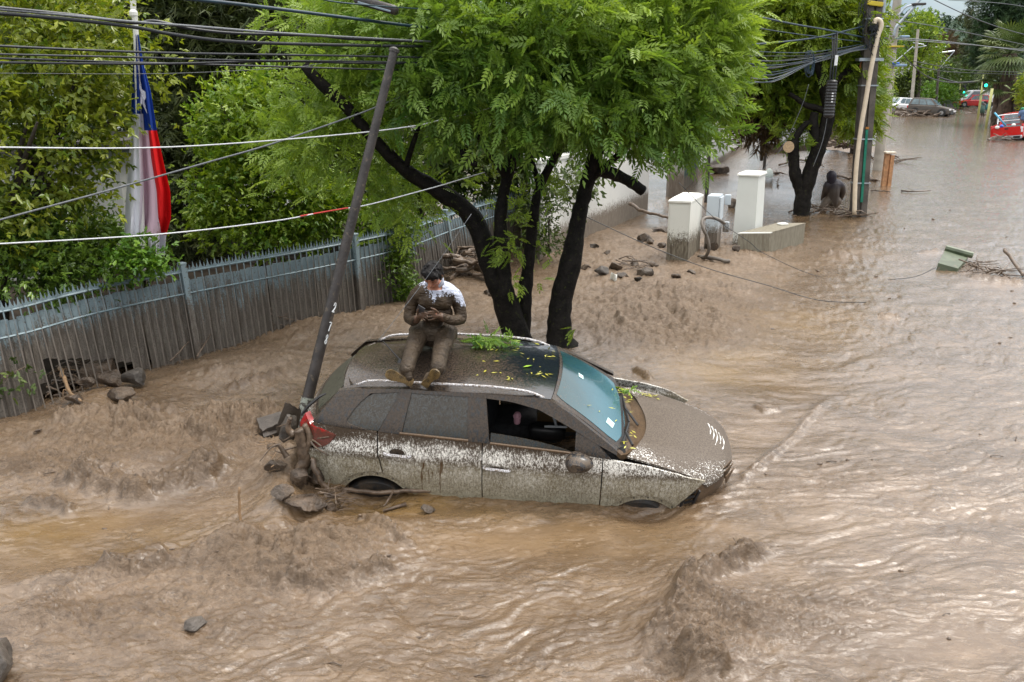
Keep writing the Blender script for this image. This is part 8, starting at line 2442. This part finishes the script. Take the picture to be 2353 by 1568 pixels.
tag(mbs.build('flood_debris', mudwood, None, True), 'clods and bits of wood carried along by the mud', kind='stuff')
# leaves that fell on the car
yl_m = leaf_mat('fallen_yellow_leaflet', (.42, .38, .03), (.55, .55, .16), .2)
Pn, Dn = [], []
rg = random.Random(31)
def put_leaf(p, n=1, sp=.02):
    for i in range(n):
        Pn.append(tuple(p + Vector((rg.gauss(0, sp), rg.gauss(0, sp), .004)))); Dn.append((rg.gauss(0, 1), rg.gauss(0, 1), rg.gauss(0, .12)))
for k in range(26): put_leaf(roof_pt(rg.uniform(-.35, .36), rg.uniform(-.45, .5), .004), 1)
for k in range(5): put_leaf(roof_pt(rg.uniform(-.1, .36), rg.uniform(-.4, .45), .004), 3, .03)
for k in range(9): put_leaf(CAR_M @ (wsp(rg.uniform(.05, .9), rg.uniform(-.8, .8), .012)), 1)
for i, q, n in ((.05, .72, 6), (.03, -.9, 5), (.06, .5, 4), (.04, -.4, 4), (.02, .3, 3)): put_leaf(CAR_M @ (wsp(i, q, .01) + Vector((.05, 0, 0))), n, .04)
for k in range(7): put_leaf(CAR_M @ (hood(.15 + .03 * k, .78 - .01 * k) + Vector((0, 0, .006))), 2, .02)
T_L1 = [leaflet(.075, .009, .1), leaflet(.055, .008, .1)]
o = scatter('fallen_leaves', T_L1, np.array(Pn), np.array(Dn), np.full(len(Pn), 1.0), np.random.RandomState(2).rand(len(Pn)), 3, yl_m, None, 3.0)
tag(o, 'yellow leaflets scattered over the car roof, windscreen and bonnet', kind='stuff')
o = scatter('big_leaf', [leaflet(.10, .022, .1)], [tuple(roof_pt(.06, -.12, .012))], [(1, .35, .1)], np.array([1.0]), np.array([.6]), 3, leaf_mat('fresh_fallen_leaf', (.25, .42, .03), (.3, .5, .05), .2), None, 5.0); tag(o, 'single large pale green leaf lying on the car roof', 'leaf')
rs = np.random.RandomState(12)
P = np.array([tuple(roof_pt(-.34 + rs.randn() * .09, .40 + rs.randn() * .05, .03 + abs(rs.randn()) * .025)) for _ in range(46)])
sprig = thing('leafy_sprig', 'fallen green ash sprig lying on the far side of the car roof', 'twig', roof_pt(-.34, .40))
scatter('leaves', T_PIN, P, np.c_[rs.randn(46), rs.randn(46), np.abs(rs.randn(46)) * .25], np.full(46, .55), rs.rand(46) * .6, 5, ash_m, sprig)
stick([roof_pt(-.62, .42, .03), roof_pt(-.45, .43, .05), roof_pt(-.2, .38, .04), roof_pt(-.05, .36, .02)], .007, .004, 150, twigs=5, tl=.12).build('stem', mudwood, sprig)
rs = np.random.RandomState(13)
P = np.array([tuple(roof_pt(-.12 + rs.randn() * .06, .33 + rs.randn() * .04, .02 + abs(rs.randn()) * .015)) for _ in range(12)])
o = scatter('leafy_sprig', T_PIN, P, np.c_[rs.randn(12), rs.randn(12), np.abs(rs.randn(12)) * .2], np.full(12, .45), rs.rand(12) * .6, 6, ash_m); tag(o, 'small green leaf cluster on the roof nearer the windscreen', 'twig')
P = np.array([tuple(CAR_M @ (wsp(.03, .72, .03) + Vector((.06 + rs.randn() * .03, rs.randn() * .05, .01)))) for _ in range(8)])
o = scatter('leafy_sprig', T_SMALL, P, rs.randn(8, 3) * [1, 1, .3], np.full(8, .6), rs.rand(8), 7, shrub_m); tag(o, 'yellow-green leaves caught at the far end of the wipers', 'twig')
# small plants
P0 = gz(90, 880, .62)
shp = thing('climbing_shrub', 'sprig of drab leaves poking through the fence at the left edge', 'plant', gz(20, 985))
rs = np.random.RandomState(15)
pts = [fpt(float(np.interp(G(u, 940).x, [p.x for p in FB], _cum))) for u in (25, 60, 95)]
PP = np.array([tuple(pts[k % 3][0] + pts[k % 3][3] * (.3 + .45 * rs.rand()) - pts[k % 3][2] * (.06 + .12 * rs.rand()) + pts[k % 3][1] * rs.randn() * .1) for k in range(46)])
scatter('leaves', T_SMALL, PP, rs.randn(46, 3) + [0, -.6, -.3], np.full(46, .7), rs.rand(46), 8, dark_m, shp)
stick([pts[0][0] + pts[0][3] * .1, pts[1][0] + pts[1][3] * .5 - pts[1][2] * .12, pts[2][0] + pts[2][3] * .62 - pts[2][2] * .14], .008, .004, 151, twigs=6, tl=.15).build('stem', mudwood, shp)
